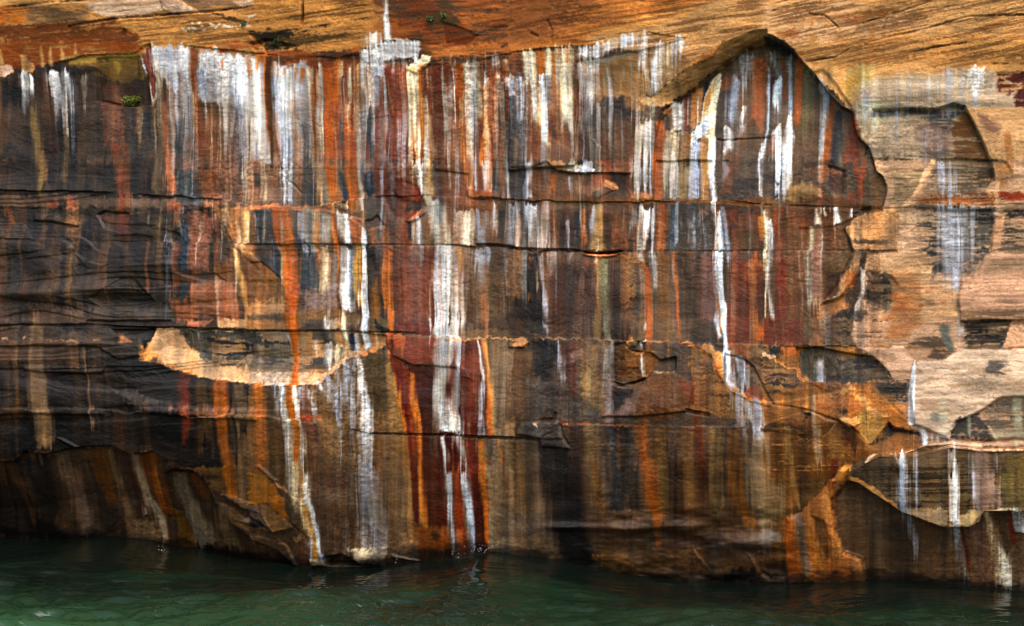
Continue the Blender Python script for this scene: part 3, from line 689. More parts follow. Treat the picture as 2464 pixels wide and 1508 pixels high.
P((106, 60, 40), 1, [(1280, 805), (1720, 820), (1700, 1100), (1670, 1508), (1310, 1508), (1270, 1200)], s=3)
V((166, 90, 56), .8, [(1240, 805, 70), (1240, 880, 60)]); V((196, 110, 40), 1.05, [(1240, 860, 40), (1236, 1000, 60), (1242, 1250, 70), (1270, 1508, 50)], fb=1)
V((90, 30, 18), .6, [(1370, 1000, 40), (1400, 1508, 60)], fb=1); V((142, 86, 72), .5, [(1480, 820, 160), (1500, 1508, 200)], fb=1)
P((110, 60, 38), .95, [(1230, 640), (1430, 600), (1490, 800), (1320, 790), (1310, 720)], s=2.5); V('BK', .9, [(1440, 600, 36), (1472, 795, 20)])
V('W2', .75, [(1530, 540, 70), (1552, 795, 76)], fb=14); V((88, 34, 20), .8, [(1652, 520, 44), (1660, 720, 40)])
V('CR', 1.08, [(1632, 345, 90), (1690, 470, 104), (1720, 600, 124), (1752, 808, 130)], fb=8, tag=True); V('W2', .8, [(1605, 350, 24), (1640, 560, 60)], fb=100)
V('OR', .9, [(1882, 600, 30), (1890, 805, 34)], fb=8)
V('CR', 1, [(1962, 475, 150), (1972, 650, 150), (1990, 808, 120)], fb=8, tag=True)
V('W2', .8, [(2090, 470, 60), (2112, 805, 44)]); V((120, 66, 40), .7, [(2055, 470, 20), (2070, 790, 20)])
V('W', .9, [(2220, 360, 26), (2232, 500, 50), (2242, 760, 40)], fb=60); V('NB', .85, [(2290, 480, 60), (2300, 790, 60)]); V('W2', .95, [(2390, 400, 60), (2412, 820, 60)], fb=6)
# third bed
P((98, 76, 54), 1, [(1980, 825), (2413, 840), (2413, 1508), (2080, 1508)], s=4)
P((60, 54, 48), .7, [(2200, 830), (2413, 840), (2413, 1100), (2230, 1050)], s=8)
V('W', 1.05, [(1770, 815, 130), (1800, 1000, 210), (1792, 1200, 240), (1790, 1508, 262)], fb=1, ft=3, tag=True)
V((216, 160, 76), .8, [(1888, 825, 50), (1912, 1040, 40)], fb=80)
V('W2', .75, [(2060, 825, 80), (2092, 1130, 60)], fb=160); V('W2', .7, [(2150, 830, 36), (2172, 1030, 40)], fb=90)
V((156, 104, 68), .9, [(2130, 980, 60), (2142, 1508, 64)], fb=1, ft=90); V('W2', .35, [(1690, 850, 30), (1680, 1508, 40)], fb=1)
P((120, 78, 34), .97, [(0, 960), (60, 955), (250, 1110), (295, 1320), (0, 1370)], s=1.5)
P((180, 128, 80), .95, [(0, 1330), (290, 1300), (280, 1440), (0, 1480)], s=5)
P((136, 116, 114), .8, [(480, 1250), (770, 1190), (770, 1390), (470, 1420)], s=7)
P((120, 92, 62), .9, [(0, 1460), (280, 1450), (440, 1400), (760, 1410), (1000, 1480), (1000, 1560), (0, 1560)], s=2)
V((176, 92, 22), .9, [(360, 1430, 140), (370, 1508, 120)], fb=1)
# ---- B2
tile('B2')
P((88, 66, 48), .95, [(0, 20), (2413, 20), (2413, 1508), (0, 1508)], s=9)
P((112, 72, 42), .95, [(180, 90), (740, 110), (740, 380), (180, 380)], s=4)
V('NB', .8, [(60, 120, 100), (60, 375, 110)]); V('OR', .75, [(395, 130, 70), (402, 340, 60)]); V('W2', .85, [(526, 125, 24), (532, 380, 20)])
V('W', .95, [(170, 0, 60), (150, 110, 60), (118, 250, 60), (140, 388, 84)], ft=1, fb=10, tag=True)
P((190, 132, 84), .95, [(340, 0), (480, 0), (520, 100), (420, 90), (380, 60)], s=1); V('CR', 1, [(500, 0, 70), (522, 105, 50)], ft=1, fb=8); V('CR', .9, [(585, 0, 50), (595, 100, 60)], ft=1, fb=8)
P('W', 1, [(565, 100), (620, 90), (650, 0), (740, 0), (765, 108), (600, 132)], s=1)
P((140, 66, 34), .95, [(760, 0), (830, 60), (900, 100), (1110, 105), (1110, 0)], s=3); P((96, 70, 54), .9, [(860, 0), (1130, 0), (1120, 100), (930, 90)], s=4)
P((152, 76, 44), .95, [(740, 122), (905, 112), (912, 230), (780, 275), (735, 200)], s=2.5)
P((62, 50, 46), .9, [(915, 125), (1110, 118), (1110, 300), (900, 340)], s=4)
P((176, 126, 86), .95, [(840, 232), (862, 185), (962, 220), (992, 272), (940, 285), (900, 262)], s=1); P((150, 96, 64), .8, [(640, 250), (760, 220), (800, 280), (700, 320), (610, 320)], s=2.5)
V('W2', .9, [(1148, 0, 54), (1150, 190, 60)], ft=1, fb=60); V('W2', .85, [(1250, 0, 160), (1262, 150, 140), (1232, 370, 120)], ft=1, fb=90, tag=True)
P((176, 120, 78), .7, [(1110, 310), (1320, 310), (1320, 370), (1120, 380)], s=4)
V((172, 96, 46), 1, [(1380, 0, 90), (1380, 200, 90), (1382, 400, 92), (1382, 600, 100), (1402, 860, 104)], ft=1, fb=40)
V('CR', .95, [(1455, 0, 30), (1445, 270, 32)], ft=1); V('W', .95, [(1520, 0, 64), (1512, 250, 60), (1508, 390, 60)], ft=1, fb=8, tag=True)
V((142, 118, 78), .95, [(1612, 0, 100), (1602, 370, 110)], ft=1, fb=8); V('W2', .95, [(1712, 0, 84), (1702, 200, 92), (1712, 380, 66)], ft=1, fb=8)
V((208, 150, 70), .9, [(1815, 0, 50), (1822, 370, 44)], ft=1, fb=8); V('W', 1, [(1870, 0, 32), (1866, 250, 40), (1882, 378, 26)], ft=1, fb=4, tag=True)
P((90, 74, 60), .9, [(1900, 0), (2413, 0), (2413, 340), (1900, 360)], s=4); LAM((44, 36, 32), .7, [(1900, 0), (2413, 0), (2413, 340), (1900, 360)], 0, thr=.58, lx=9, ly=2.4, seed=101)
V((132, 74, 38), .7, [(2040, 0, 90), (2010, 360, 90)], ft=1); V('W', .8, [(2320, 0, 20), (2332, 200, 20), (2348, 380, 16)], ft=1); V('W2', .65, [(1992, 0, 50), (2000, 230, 36)], ft=1)
P((112, 70, 20), .95, [(1330, 355), (1900, 375), (2413, 350), (2413, 430), (2100, 420), (1900, 402), (1300, 412), (0, 392), (0, 372), (1000, 385)], s=1.2)
# second bed
P((76, 56, 42), 1, [(0, 400), (2413, 420), (2413, 850), (0, 840)], s=2)
P((110, 84, 60), .8, [(340, 400), (720, 400), (720, 470), (350, 480)], s=5); P((44, 30, 24), .75, [(440, 480), (640, 480), (640, 820), (450, 820)], s=10)
V('W', 1, [(18, 400, 50), (30, 600, 84), (50, 832, 64)], fb=6, tag=True); V('W', .92, [(180, 395, 120), (212, 600, 150), (240, 840, 112)], fb=10, tag=True)
V('W2', .85, [(310, 405, 60), (332, 600, 66), (345, 830, 44)], fb=20); V((136, 80, 32), .8, [(400, 540, 50), (412, 840, 52)]); V('NB', .6, [(600, 480, 60), (640, 820, 60)])
V((172, 96, 46), .95, [(650, 475, 26), (656, 650, 40), (682, 830, 40)]); V((152, 122, 80), .95, [(780, 415, 90), (782, 600, 100), (802, 850, 140)], fb=10)
V('W2', .4, [(740, 420, 40), (750, 800, 60)]); V('DB', .7, [(900, 500, 90), (900, 830, 100)]); V((110, 68, 40), .7, [(1010, 650, 140), (1020, 840, 140)])
V('W', 1, [(1220, 435, 60), (1242, 550, 104), (1232, 700, 84), (1212, 860, 40)], fb=30, tag=True); V('W', 1, [(1290, 435, 50), (1302, 650, 40), (1322, 900, 32), (1338, 1220, 28)], fb=100)
V('W', .9, [(1182, 640, 16), (1210, 880, 50), (1232, 1100, 44), (1242, 1508, 22)], fb=1, tag=True)
V((164, 84, 30), .95, [(1236, 900, 60), (1270, 1150, 84), (1275, 1508, 92)], fb=1, ft=60)
V('GG', .6, [(1458, 430, 40), (1470, 780, 50)]); V('NB', .95, [(1500, 430, 60), (1512, 700, 120), (1502, 860, 90)], fb=30); V('W2', .95, [(1540, 420, 26), (1552, 855, 16)])
P((60, 58, 52), .6, [(1560, 430), (1880, 430), (1900, 850), (1570, 850)], s=7); P((150, 104, 82), .6, [(1760, 440), (1870, 440), (1870, 540), (1780, 520)], s=6); V((74, 76, 84), .6, [(1700, 430, 60), (1710, 850, 60)])
V((172, 96, 46), .95, [(1535, 865, 40), (1542, 1100, 42), (1562, 1508, 30)], fb=1); V((172, 96, 46), .75, [(1626, 865, 14), (1622, 1080, 12)]); V((172, 96, 46), .75, [(1660, 865, 16), (1658, 1080, 12)])
V('W', .95, [(1890, 372, 40), (1912, 600, 30), (1922, 900, 30), (1922, 1200, 30), (1932, 1508, 30)], fb=1, tag=True)
V('DO', .9, [(1942, 430, 26), (1942, 1000, 24), (1950, 1508, 40)], fb=1)
P((112, 70, 50), .95, [(2050, 560), (2200, 480), (2350, 500), (2360, 900), (2070, 900)], s=5); P((92, 68, 36), .85, [(2150, 690), (2350, 680), (2345, 900), (2180, 860)], s=7); P((130, 60, 34), .8, [(2020, 450), (2150, 450), (2080, 620), (2030, 650)], s=4)
P((108, 44, 22), .95, [(2050, 900), (2240, 960), (2250, 1508), (2010, 1508), (2050, 1200)], s=5); V((180, 92, 26), .95, [(2300, 900, 160), (2290, 1100, 130), (2270, 1508, 70)], ft=60, fb=1)
V((80, 40, 24), .8, [(2340, 1000, 50), (2350, 1508, 90)], fb=1)
V('W', 1.15, [(1968, 470, 18), (1965, 600, 50), (1970, 900, 62), (1970, 1200, 60), (1990, 1508, 60)], fb=1, e=.6, tag=True)
V('W2', .95, [(2000, 430, 20), (2002, 650, 50), (2032, 900, 60), (2052, 1130, 40)], fb=160)
V('CR', 1, [(2380, 435, 40), (2392, 600, 54), (2402, 800, 34), (2392, 1100, 22), (2402, 1508, 26)], fb=1, tag=True); V((216, 150, 70), .85, [(2358, 540, 50), (2368, 780, 40)])
# third bed
P((86, 62, 46), 1, [(0, 862), (1180, 862), (1180, 1508), (0, 1508)], s=1)
P((124, 92, 62), .95, [(980, 870), (1185, 865), (1175, 1300), (1040, 1420), (990, 1100)], s=4); LAM((40, 28, 20), .8, [(960, 1150), (1190, 1150), (1190, 1508), (960, 1508)], 0, thr=.55, lx=8, ly=1.6, seed=103)
P((56, 34, 26), .8, [(360, 1030), (780, 1030), (780, 1508), (380, 1508)], s=10); P((128, 96, 70), .95, [(0, 872), (100, 872), (85, 1320), (0, 1320)], s=3); P('BK', .6, [(0, 1320), (150, 1300), (300, 1508), (0, 1508)], s=8)
V('BK', .85, [(200, 875, 110), (210, 1100, 130), (250, 1508, 170)], fb=1); V('W2', .95, [(270, 870, 70), (292, 1100, 50), (312, 1300, 42), (315, 1508, 30)], fb=1, tag=True); V('CR', .55, [(205, 870, 40), (240, 1250, 40)]); V('W2', .6, [(350, 870, 60), (360, 1050, 50)], fb=120)
LN((176, 112, 60), .9, [(175, 920), (155, 1100), (172, 1200), (165, 1330)], 12)
V((166, 114, 48), .95, [(800, 915, 50), (812, 1200, 42), (825, 1508, 52)], fb=1); V((122, 114, 84), .95, [(852, 915, 84), (872, 1200, 92), (882, 1508, 92)], fb=1); V('GG', .4, [(870, 960, 60), (885, 1508, 70)], fb=1); V('DB', .85, [(955, 930, 80), (970, 1508, 90)], fb=1)
V((140, 72, 44), .6, [(690, 920, 60), (690, 1080, 50)]); P((188, 116, 70), .9, [(660, 885), (990, 890), (960, 905), (840, 915), (700, 905)], s=.8)
P((134, 88, 74), .75, [(1760, 870), (1915, 870), (1920, 1508), (1740, 1508)], s=5); V((128, 80, 36), .85, [(1400, 870, 110), (1425, 1508, 130)], fb=1); P((56, 46, 38), .7, [(1570, 870), (1740, 870), (1740, 1508), (1580, 1508)], s=8)
LN((22, 16, 12), .8, [(0, 845), (240, 856), (660, 858)], 8); LN((40, 28, 22), .6, [(1040, 856), (1560, 860), (2413, 852)], 5)
# ---- B3
tile('B3')
P((104, 82, 60), 1, [(0, 0), (990, 0), (1020, 110), (1080, 160), (1115, 240), (1120, 300), (1080, 460), (0, 440)], s=1)
LAM((54, 42, 34), .7, [(0, 0), (990, 0), (1100, 300), (1060, 440), (0, 430)], 0, thr=.60, lx=10, ly=2.6, seed=105)
V('W', .95, [(75, 0, 60), (82, 170, 40)], ft=1, fb=60); V('W', .95, [(172, 0, 96), (182, 150, 72), (162, 350, 60)], ft=1, fb=90, tag=True)
P((152, 122, 80), .85, [(200, 230), (400, 215), (490, 285), (420, 365), (150, 385)], s=4); P((72, 50, 36), .92, [(580, 50), (730, 120), (710, 330), (630, 335), (560, 240)], s=4); P((146, 96, 72), .8, [(540, 100), (640, 85), (690, 130), (580, 165)], s=4)
V((154, 72, 30), .9, [(840, 0, 140), (870, 200, 60), (872, 400, 60)], ft=1); P((92, 72, 46), .9, [(980, 90), (1075, 160), (1110, 250), (1060, 370), (900, 380), (885, 200)], s=3)
P((92, 60, 22), .95, [(0, 405), (400, 370), (700, 340), (1060, 420), (1060, 470), (700, 432), (0, 442)], s=2); P((120, 66, 44), .8, [(720, 380), (800, 300), (900, 300), (860, 420)], s=3)
# right of the alcove
P((188, 152, 122), 1, [(995, 0), (2413, 0), (2413, 1508), (800, 1508), (1080, 470), (1122, 300), (1080, 160), (1020, 110)], s=1)
P((152, 128, 98), .9, [(1160, 120), (1490, 90), (1420, 280), (1250, 440), (1140, 400), (1200, 300)], s=2); LAM((84, 66, 48), .7, [(1130, 60), (1500, 40), (1430, 280), (1250, 440), (1120, 420)], -.02, thr=.58, seed=107)
P((132, 114, 94), .95, [(1560, 0), (2105, 0), (2130, 150), (2050, 260), (1900, 330), (1470, 330), (1530, 200)], s=2.5); LAM((66, 54, 44), .7, [(1560, 0), (2100, 0), (2130, 150), (1900, 330), (1480, 330)], -.02, thr=.58, lx=16, seed=109)
P((78, 60, 42), .9, [(1940, 120), (2125, 60), (2125, 180), (2000, 262), (1930, 220)], s=2.5); P((154, 112, 72), .95, [(2110, 0), (2240, 20), (2302, 110), (2282, 200), (2180, 292), (2140, 150)], s=1.2)
P((206, 166, 128), .97, [(1530, 0), (1570, 0), (1470, 200), (1405, 330), (1290, 480), (1240, 480), (1400, 290), (1450, 150)], s=1.2); P((206, 168, 130), .9, [(2060, 270), (2180, 200), (2180, 400), (2060, 420)], s=2)
P((154, 82, 32), .85, [(1420, 345), (1900, 320), (2130, 330), (2120, 405), (1410, 412)], s=3); P((124, 44, 14), .92, [(2190, 305), (2413, 300), (2413, 390), (2180, 385)], s=3)
LAM((40, 26, 16), .8, [(1300, 380), (2413, 340), (2413, 450), (1300, 450)], -.01, thr=.55, lx=24, ly=1.6, seed=111)
P((74, 72, 68), .85, [(1430, 460), (2095, 465), (2125, 600), (2105, 840), (2050, 905), (1900, 1045), (1560, 1065), (1500, 950), (1540, 760), (1450, 620)], s=9, b=.9)
LAM((30, 30, 32), .8, [(1430, 460), (2100, 465), (2100, 850), (1900, 1045), (1500, 1060)], 0, thr=.56, lx=12, ly=1.8, seed=113)
LAM((206, 176, 144), .6, [(1240, 460), (1700, 465), (1600, 1000), (1240, 850)], 0, thr=.56, lx=10, ly=3, seed=115)
V('W2', .85, [(1650, 40, 160), (1690, 250, 150), (1722, 370, 120)], fb=60); V('W2', .95, [(1730, 440, 330), (1742, 650, 230), (1762, 850, 210), (1782, 1100, 150), (1772, 1330, 60)], fb=160, tag=True); V('W2', .5, [(1900, 480, 160), (1880, 1000, 60)])
P((130, 108, 86), .95, [(2220, 480), (2413, 460), (2413, 885), (2190, 865), (2220, 700)], s=2.5); P('BK', .75, [(2265, 490), (2395, 485), (2413, 600), (2330, 560), (2280, 570)], s=3); LAM((56, 48, 42), .8, [(2220, 560), (2413, 560), (2413, 880), (2190, 860)], 0, thr=.55, lx=14, seed=117)
P((196, 152, 116), .95, [(2140, 560), (2232, 500), (2212, 700), (2190, 830), (2090, 865)], s=1.5)
P((204, 152, 102), 1, [(1100, 462), (1240, 482), (1222, 560), (1222, 855), (1060, 862), (940, 852), (890, 960), (880, 1045), (690, 1305), (510, 1355), (640, 1200), (800, 860), (720, 645), (845, 512), (950, 492)], s=2)
P((134, 104, 74), .95, [(1140, 565), (1222, 540), (1212, 850), (940, 850), (960, 790), (1060, 720)], s=1.5); LAM((70, 56, 42), .7, [(700, 600), (1220, 600), (1210, 860), (880, 1000), (800, 860)], -.02, thr=.62, seed=119)
P((84, 66, 50), .85, [(890, 862), (1020, 862), (940, 1000), (890, 1000)], s=2)
P((180, 144, 108), .9, [(1000, 900), (1500, 880), (1540, 1000), (1380, 1100), (1000, 1045)], s=3); P((204, 164, 122), .95, [(1370, 1145), (1450, 1040), (1545, 1015), (1520, 1200), (1480, 1205)], s=1.4)
P((86, 76, 60), .92, [(960, 1062), (1170, 1090), (1232, 1180), (1180, 1300), (1100, 1425), (960, 1352), (918, 1282), (992, 1150)], s=2.5); LAM((24, 22, 20), .85, [(940, 1060), (1240, 1090), (1180, 1320), (1000, 1400), (920, 1280)], 0, thr=.52, lx=16, ly=1.5, seed=121)
P((170, 122, 80), .9, [(1170, 1060), (1400, 1080), (1460, 1300), (1430, 1508), (1100, 1508), (1180, 1300)], s=5); P((194, 154, 116), .9, [(1450, 1200), (1780, 1200), (1800, 1508), (1440, 1508)], s=5); LAM((150, 84, 40), .7, [(1150, 1080), (1700, 1250), (1700, 1508), (1100, 1508)], 0, thr=.64, lx=8, ly=3, seed=123)
P((200, 158, 130), .98, [(2090, 885), (2413, 885), (2413, 1508), (1810, 1508), (1790, 1300), (1825, 1125), (1980, 1045), (2050, 905)], s=1.2); P((150, 124, 100), .7, [(2060, 920), (2413, 900), (2413, 1080), (2040, 1060)], s=7)
P((116, 90, 66), .8, [(1820, 1420), (1980, 1390), (2413, 1450), (2413, 1508), (1820, 1508)], s=4)
LAM((44, 38, 34), .38, [(1130, 40), (2413, 0), (2413, 900), (1240, 860)], -.015, thr=.60, lx=20, ly=1.5, seed=161, s=14)
LAM((60, 48, 38), .3, [(880, 860), (2413, 880), (2413, 1508), (820, 1508)], -.02, thr=.62, lx=22, ly=1.6, seed=163)
# wall under the alcove
P((106, 72, 46), 1, [(0, 442), (700, 435), (900, 492), (840, 512), (720, 645), (800, 860), (640, 1200), (510, 1355), (460, 1508), (0, 1508)], s=2)
V((156, 74, 28), .92, [(82, 455, 90), (72, 600, 80), (102, 850, 70), (122, 1220, 60)]); V((112, 40, 18), .8, [(130, 950, 80), (132, 1508, 110)], fb=1); P((122, 78, 56), .7, [(170, 470), (400, 460), (380, 640), (180, 640)], s=5)
V('W', .95, [(0, 540, 26), (12, 700, 60), (28, 1000, 50), (42, 1320, 30), (60, 1508, 20)], fb=1, tag=True)
for u, v0, v1, w in ((455, 468, 610, 60), (560, 455, 535, 34), (515, 452, 505, 22), (615, 452, 500, 20), (665, 458, 610, 60), (782, 468, 555, 26)):
    V('W', 1.05, [(u, v0, w * .4), (u, v1, w)], fb=24, ft=4, tag=w > 50)
V('CR', .85, [(412, 636, 60), (402, 850, 64), (402, 1150, 64), (422, 1440, 76)], fb=90, ft=4, tag=True); V((146, 106, 90), .85, [(470, 640, 70), (472, 900, 84), (482, 1340, 96)], ft=4); V('W2', .7, [(515, 680, 16), (518, 1040, 16)])
P((170, 96, 42), .8, [(700, 1040), (875, 1040), (800, 1180), (700, 1270), (720, 1100)], s=4); P((70, 46, 28), .8, [(560, 1060), (690, 1050), (700, 1260), (640, 1300), (560, 1300)], s=5); P((104, 84, 48), .6, [(520, 860), (800, 870), (760, 1040), (540, 1050)], s=5)
LN('W', 1, [(985, 930), (935, 1000), (900, 1060)], 34); V('W', .95, [(905, 1040, 60), (898, 1130, 40), (902, 1300, 24)], fb=60); V('W', .9, [(866, 1310, 26), (842, 1400, 40), (822, 1508, 30)], fb=1); V('W', .95, [(572, 1350, 40), (556, 1508, 50)], fb=1); V('W', .95, [(632, 1295, 30), (626, 1345, 20)])
P((196, 130, 72), .9, [(510, 1355), (700, 1290), (760, 1380), (640, 1480), (460, 1508)], s=2.5)
P('BK', .6, [(620, 1470), (820, 1400), (960, 1420), (900, 1508), (640, 1508)], s=4)
# ---- C0
tile('C0')
P((31, 23, 18), 1, [(0, 0), (1500, 0), (1500, 75), (2413, 95), (2413, 1508), (0, 1508)], s=2)
P((80, 66, 56), .8, [(0, 60), (1100, 60), (1380, 220), (1370, 330), (1150, 370), (960, 230), (0, 190)], s=5)
P((96, 70, 50), .7, [(0, 180), (820, 190), (840, 420), (300, 420), (0, 360)], s=6)
P((96, 74, 58), .8, [(350, 0), (860, 0), (860, 40), (350, 50)], s=2)
P('BK', .75, [(620, 20), (850, 50), (1080, 70), (900, 110), (640, 100)], s=4); P('BK', .75, [(360, 110), (500, 120), (560, 150), (400, 150)], s=2)
for u, v in ((60, 165), (270, 155), (350, 170), (960, 185)):
    P((206, 160, 120), .9, [(u, v), (u + 40, v - 8), (u + 60, v + 14), (u + 6, v + 18)], s=.8)
LN((196, 146, 100), .7, [(480, 185), (760, 195), (1100, 205)], 8)
P((196, 132, 84), .95, [(1105, 85), (1150, 120), (1200, 170), (1250, 210), (1130, 190), (1140, 140)], s=1)
P((180, 112, 82), .95, [(1780, 0), (2020, 0), (1960, 72), (1780, 60)], s=2); P((190, 146, 108), .95, [(2080, 0), (2413, 0), (2413, 88), (2090, 80)], s=2)
P((212, 172, 132), 1, [(1490, 82), (2413, 98), (2413, 590), (2100, 572), (1900, 542), (1650, 462), (1540, 392), (1350, 372), (1380, 290), (1450, 180)], s=1)
P((214, 150, 82), .8, [(1350, 372), (1380, 240), (1450, 300), (1600, 410), (1900, 520), (1900, 545), (1640, 455)], s=3)
P((74, 70, 64), .95, [(1700, 90), (2413, 98), (2413, 440), (2150, 430), (1920, 385), (1790, 260), (1740, 160)], s=4); P((156, 124, 90), .85, [(1950, 180), (2150, 180), (2413, 290), (2413, 450), (2080, 420), (1900, 300)], s=8, b=.9)
LAM((30, 32, 36), .8, [(1700, 90), (2413, 98), (2413, 460), (2000, 420)], .02, thr=.58, lx=14, ly=2, seed=125); V('W2', .5, [(1890, 100, 30), (1880, 240, 30)]); V('W2', .4, [(1820, 110, 20), (1840, 330, 20)])
V((156, 126, 90), .85, [(380, 0, 60), (390, 200, 70), (400, 500, 130), (412, 800, 170), (440, 1180, 160)], ft=1, fb=90); V((130, 104, 74), .6, [(200, 200, 40), (222, 440, 44)]); V((146, 112, 80), .8, [(850, 230, 26), (852, 500, 30), (882, 800, 40), (922, 1020, 44)]); V((88, 60, 26), .6, [(120, 300, 120), (190, 920, 160)])
P('BK', .85, [(0, 370), (150, 400), (140, 800), (0, 800)], s=8); P('BK', .85, [(0, 1000), (300, 1000), (340, 1180), (180, 1300), (0, 1320)], s=5); P('BK', .7, [(480, 500), (700, 500), (620, 800), (490, 800)], s=8); P('BK', .7, [(1080, 400), (1500, 380), (1650, 480), (1620, 650), (1400, 560)], s=6); P('BK', .75, [(1100, 900), (1740, 900), (1740, 1150), (1500, 1150)], s=8); P('BK', .6, [(520, 870), (660, 900), (760, 1190), (560, 1100)], s=6)
P((84, 74, 72), .8, [(1090, 660), (1250, 650), (1450, 740), (1750, 830), (1700, 880), (1440, 850), (1200, 740)], s=6)  # grey sky sheen of the up-facing band, painted into the colour
V((96, 38, 18), .95, [(1740, 480, 120), (1762, 800, 124), (1785, 1130, 100)], fb=160); V((90, 66, 32), .85, [(1930, 560, 130), (1960, 1250, 160)], fb=160); V((156, 88, 20), .97, [(2095, 570, 150), (2120, 800, 144), (2135, 1100, 124), (2205, 1508, 104)], fb=1); V((108, 88, 66), .9, [(2280, 590, 120), (2325, 1060, 150)], fb=160); V((190, 108, 40), .8, [(2413, 600, 60), (2413, 1508, 110)], fb=1); V((112, 88, 62), .8, [(2380, 1000, 120), (2350, 1508, 140)], fb=1, ft=100)
P((176, 120, 92), .5, [(1660, 820), (2250, 840), (2250, 940), (1750, 900)], s=7)
# undercut wall, lower left
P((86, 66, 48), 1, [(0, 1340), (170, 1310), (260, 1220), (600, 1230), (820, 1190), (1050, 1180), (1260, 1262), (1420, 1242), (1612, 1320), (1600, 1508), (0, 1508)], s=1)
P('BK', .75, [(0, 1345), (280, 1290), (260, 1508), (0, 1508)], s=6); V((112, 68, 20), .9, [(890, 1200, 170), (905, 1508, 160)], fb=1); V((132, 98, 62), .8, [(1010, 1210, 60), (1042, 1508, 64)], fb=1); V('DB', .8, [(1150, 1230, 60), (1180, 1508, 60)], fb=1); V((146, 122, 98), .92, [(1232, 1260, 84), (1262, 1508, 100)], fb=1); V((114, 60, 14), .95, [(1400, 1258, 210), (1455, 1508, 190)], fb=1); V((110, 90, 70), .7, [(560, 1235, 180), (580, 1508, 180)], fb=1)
P((70, 50, 28), .9, [(1500, 1350), (1620, 1330), (1900, 1420), (2200, 1508), (1480, 1508)], s=5)
# ---- C1
tile('C1')
P((112, 86, 60), 1, [(0, 590), (1290, 330), (1300, 100), (0, 90), (0, 1508), (1460, 1508), (1430, 1100), (1290, 330)], s=1)
P((112, 86, 60), 1, [(0, 90), (2413, 100), (2413, 1508), (0, 1508)], s=1)
P((180, 142, 104), 1, [(0, 100), (900, 112), (1060, 125), (1240, 150), (1240, 240), (1050, 345), (890, 350), (700, 495), (600, 585), (350, 605), (0, 585)], s=1)
P((122, 102, 78), .85, [(0, 205), (330, 200), (345, 470), (0, 465)], s=4); P((44, 42, 40), .8, [(0, 195), (230, 200), (310, 215), (100, 245), (0, 240)], s=3); LAM((60, 52, 44), .7, [(0, 200), (660, 200), (660, 470), (0, 470)], 0, thr=.56, lx=14, ly=2, seed=127); P((56, 58, 62), .8, [(520, 370), (660, 370), (660, 440), (520, 425)], s=4); P((56, 58, 60), .7, [(540, 180), (640, 180), (640, 110), (540, 110)], s=4)
V('NB', .6, [(690, 120, 110), (700, 440, 90)]); V('W', .95, [(690, 230, 60), (690, 430, 70)], fb=90); V('CR', 1, [(775, 240, 96), (785, 420, 80)], fb=60); V('NB', .6, [(800, 260, 30), (800, 400, 30)])
P((214, 178, 146), .95, [(0, 485), (500, 492), (680, 502), (850, 345), (900, 352), (720, 502), (620, 592), (370, 612), (0, 592)], s=1.2)
V('W2', .7, [(300, 120, 30), (310, 220, 20)]); V('W2', .5, [(550, 200, 40), (540, 360, 30)])
P((176, 120, 70), .9, [(0, 0), (290, 0), (300, 92), (0, 88)], s=2); P((60, 54, 54), .8, [(470, 0), (640, 0), (640, 100), (520, 95)], s=3); P((190, 166, 140), .8, [(700, 20), (780, 0), (870, 100), (690, 100)], s=3)
V('W', .9, [(670, 0, 50), (690, 100, 44)], ft=1, fb=6); V('CR', .95, [(830, 0, 60), (838, 110, 40), (848, 235, 32)], ft=1); V('OR', .9, [(795, 0, 24), (815, 100, 20)], ft=1)
V('W', 1.05, [(1040, 0, 66), (1032, 150, 60), (1050, 310, 50)], ft=1, fb=20, tag=True); V('NB', .95, [(900, 125, 56), (905, 290, 50)], fb=14); V('W2', .95, [(932, 125, 30), (945, 345, 32)]); V('NB', .6, [(985, 140, 30), (990, 270, 30)])
P((196, 134, 80), .9, [(1065, 130), (1240, 150), (1232, 240), (1060, 340), (960, 345), (1000, 305), (1075, 250)], s=2); V('CR', .6, [(1130, 135, 40), (1140, 240, 30)])
P((108, 82, 50), .9, [(1060, 0), (1270, 0), (1280, 110), (1070, 112)], s=3); P('BK', .8, [(1120, 0), (1180, 60), (1270, 105), (1150, 100)], s=3)
P((106, 52, 38), 1, [(1300, 0), (1680, 0), (1660, 132), (1400, 112), (1305, 112)], s=2); V('OR', 1, [(1285, 0, 44), (1292, 115, 36)], ft=1, fb=6)
# red panel
P((122, 60, 38), 1, [(1235, 135), (1660, 142), (1920, 190), (1900, 450), (1700, 425), (1500, 425), (1300, 335), (1240, 240)], s=2); V((190, 84, 36), .8, [(1380, 140, 130), (1380, 300, 60)], fb=120); P((186, 100, 48), .8, [(1240, 135), (1420, 145), (1400, 190), (1240, 200)], s=3)
P((138, 112, 86), 1, [(2215, 195), (2413, 190), (2413, 1508), (2150, 1508), (2230, 1105), (2215, 500)], s=1.5)
P((84, 32, 14), 1, [(1880, 190), (2110, 195), (2172, 500), (2202, 800), (2232, 1105), (1950, 1100), (1920, 800), (1880, 500)], s=1.2); P((140, 70, 52), .6, [(1880, 300), (2100, 300), (2140, 440), (1980, 520), (1900, 440)], s=5)
P((76, 28, 10), 1, [(1280, 340), (1480, 425), (1900, 440), (1950, 1090), (2010, 1508), (1590, 1508), (1560, 1100), (1540, 900), (1470, 600)], s=2)
P((138, 56, 14), .95, [(1270, 335), (1440, 440), (1480, 600), (1520, 900), (1560, 1100), (1592, 1508), (1445, 1508), (1420, 1100), (1335, 700), (1295, 450)], s=2.5)
P((110, 34, 12), .8, [(1300, 380), (1400, 480), (1450, 1000), (1510, 1508), (1450, 1508), (1400, 900), (1330, 620)], s=4)
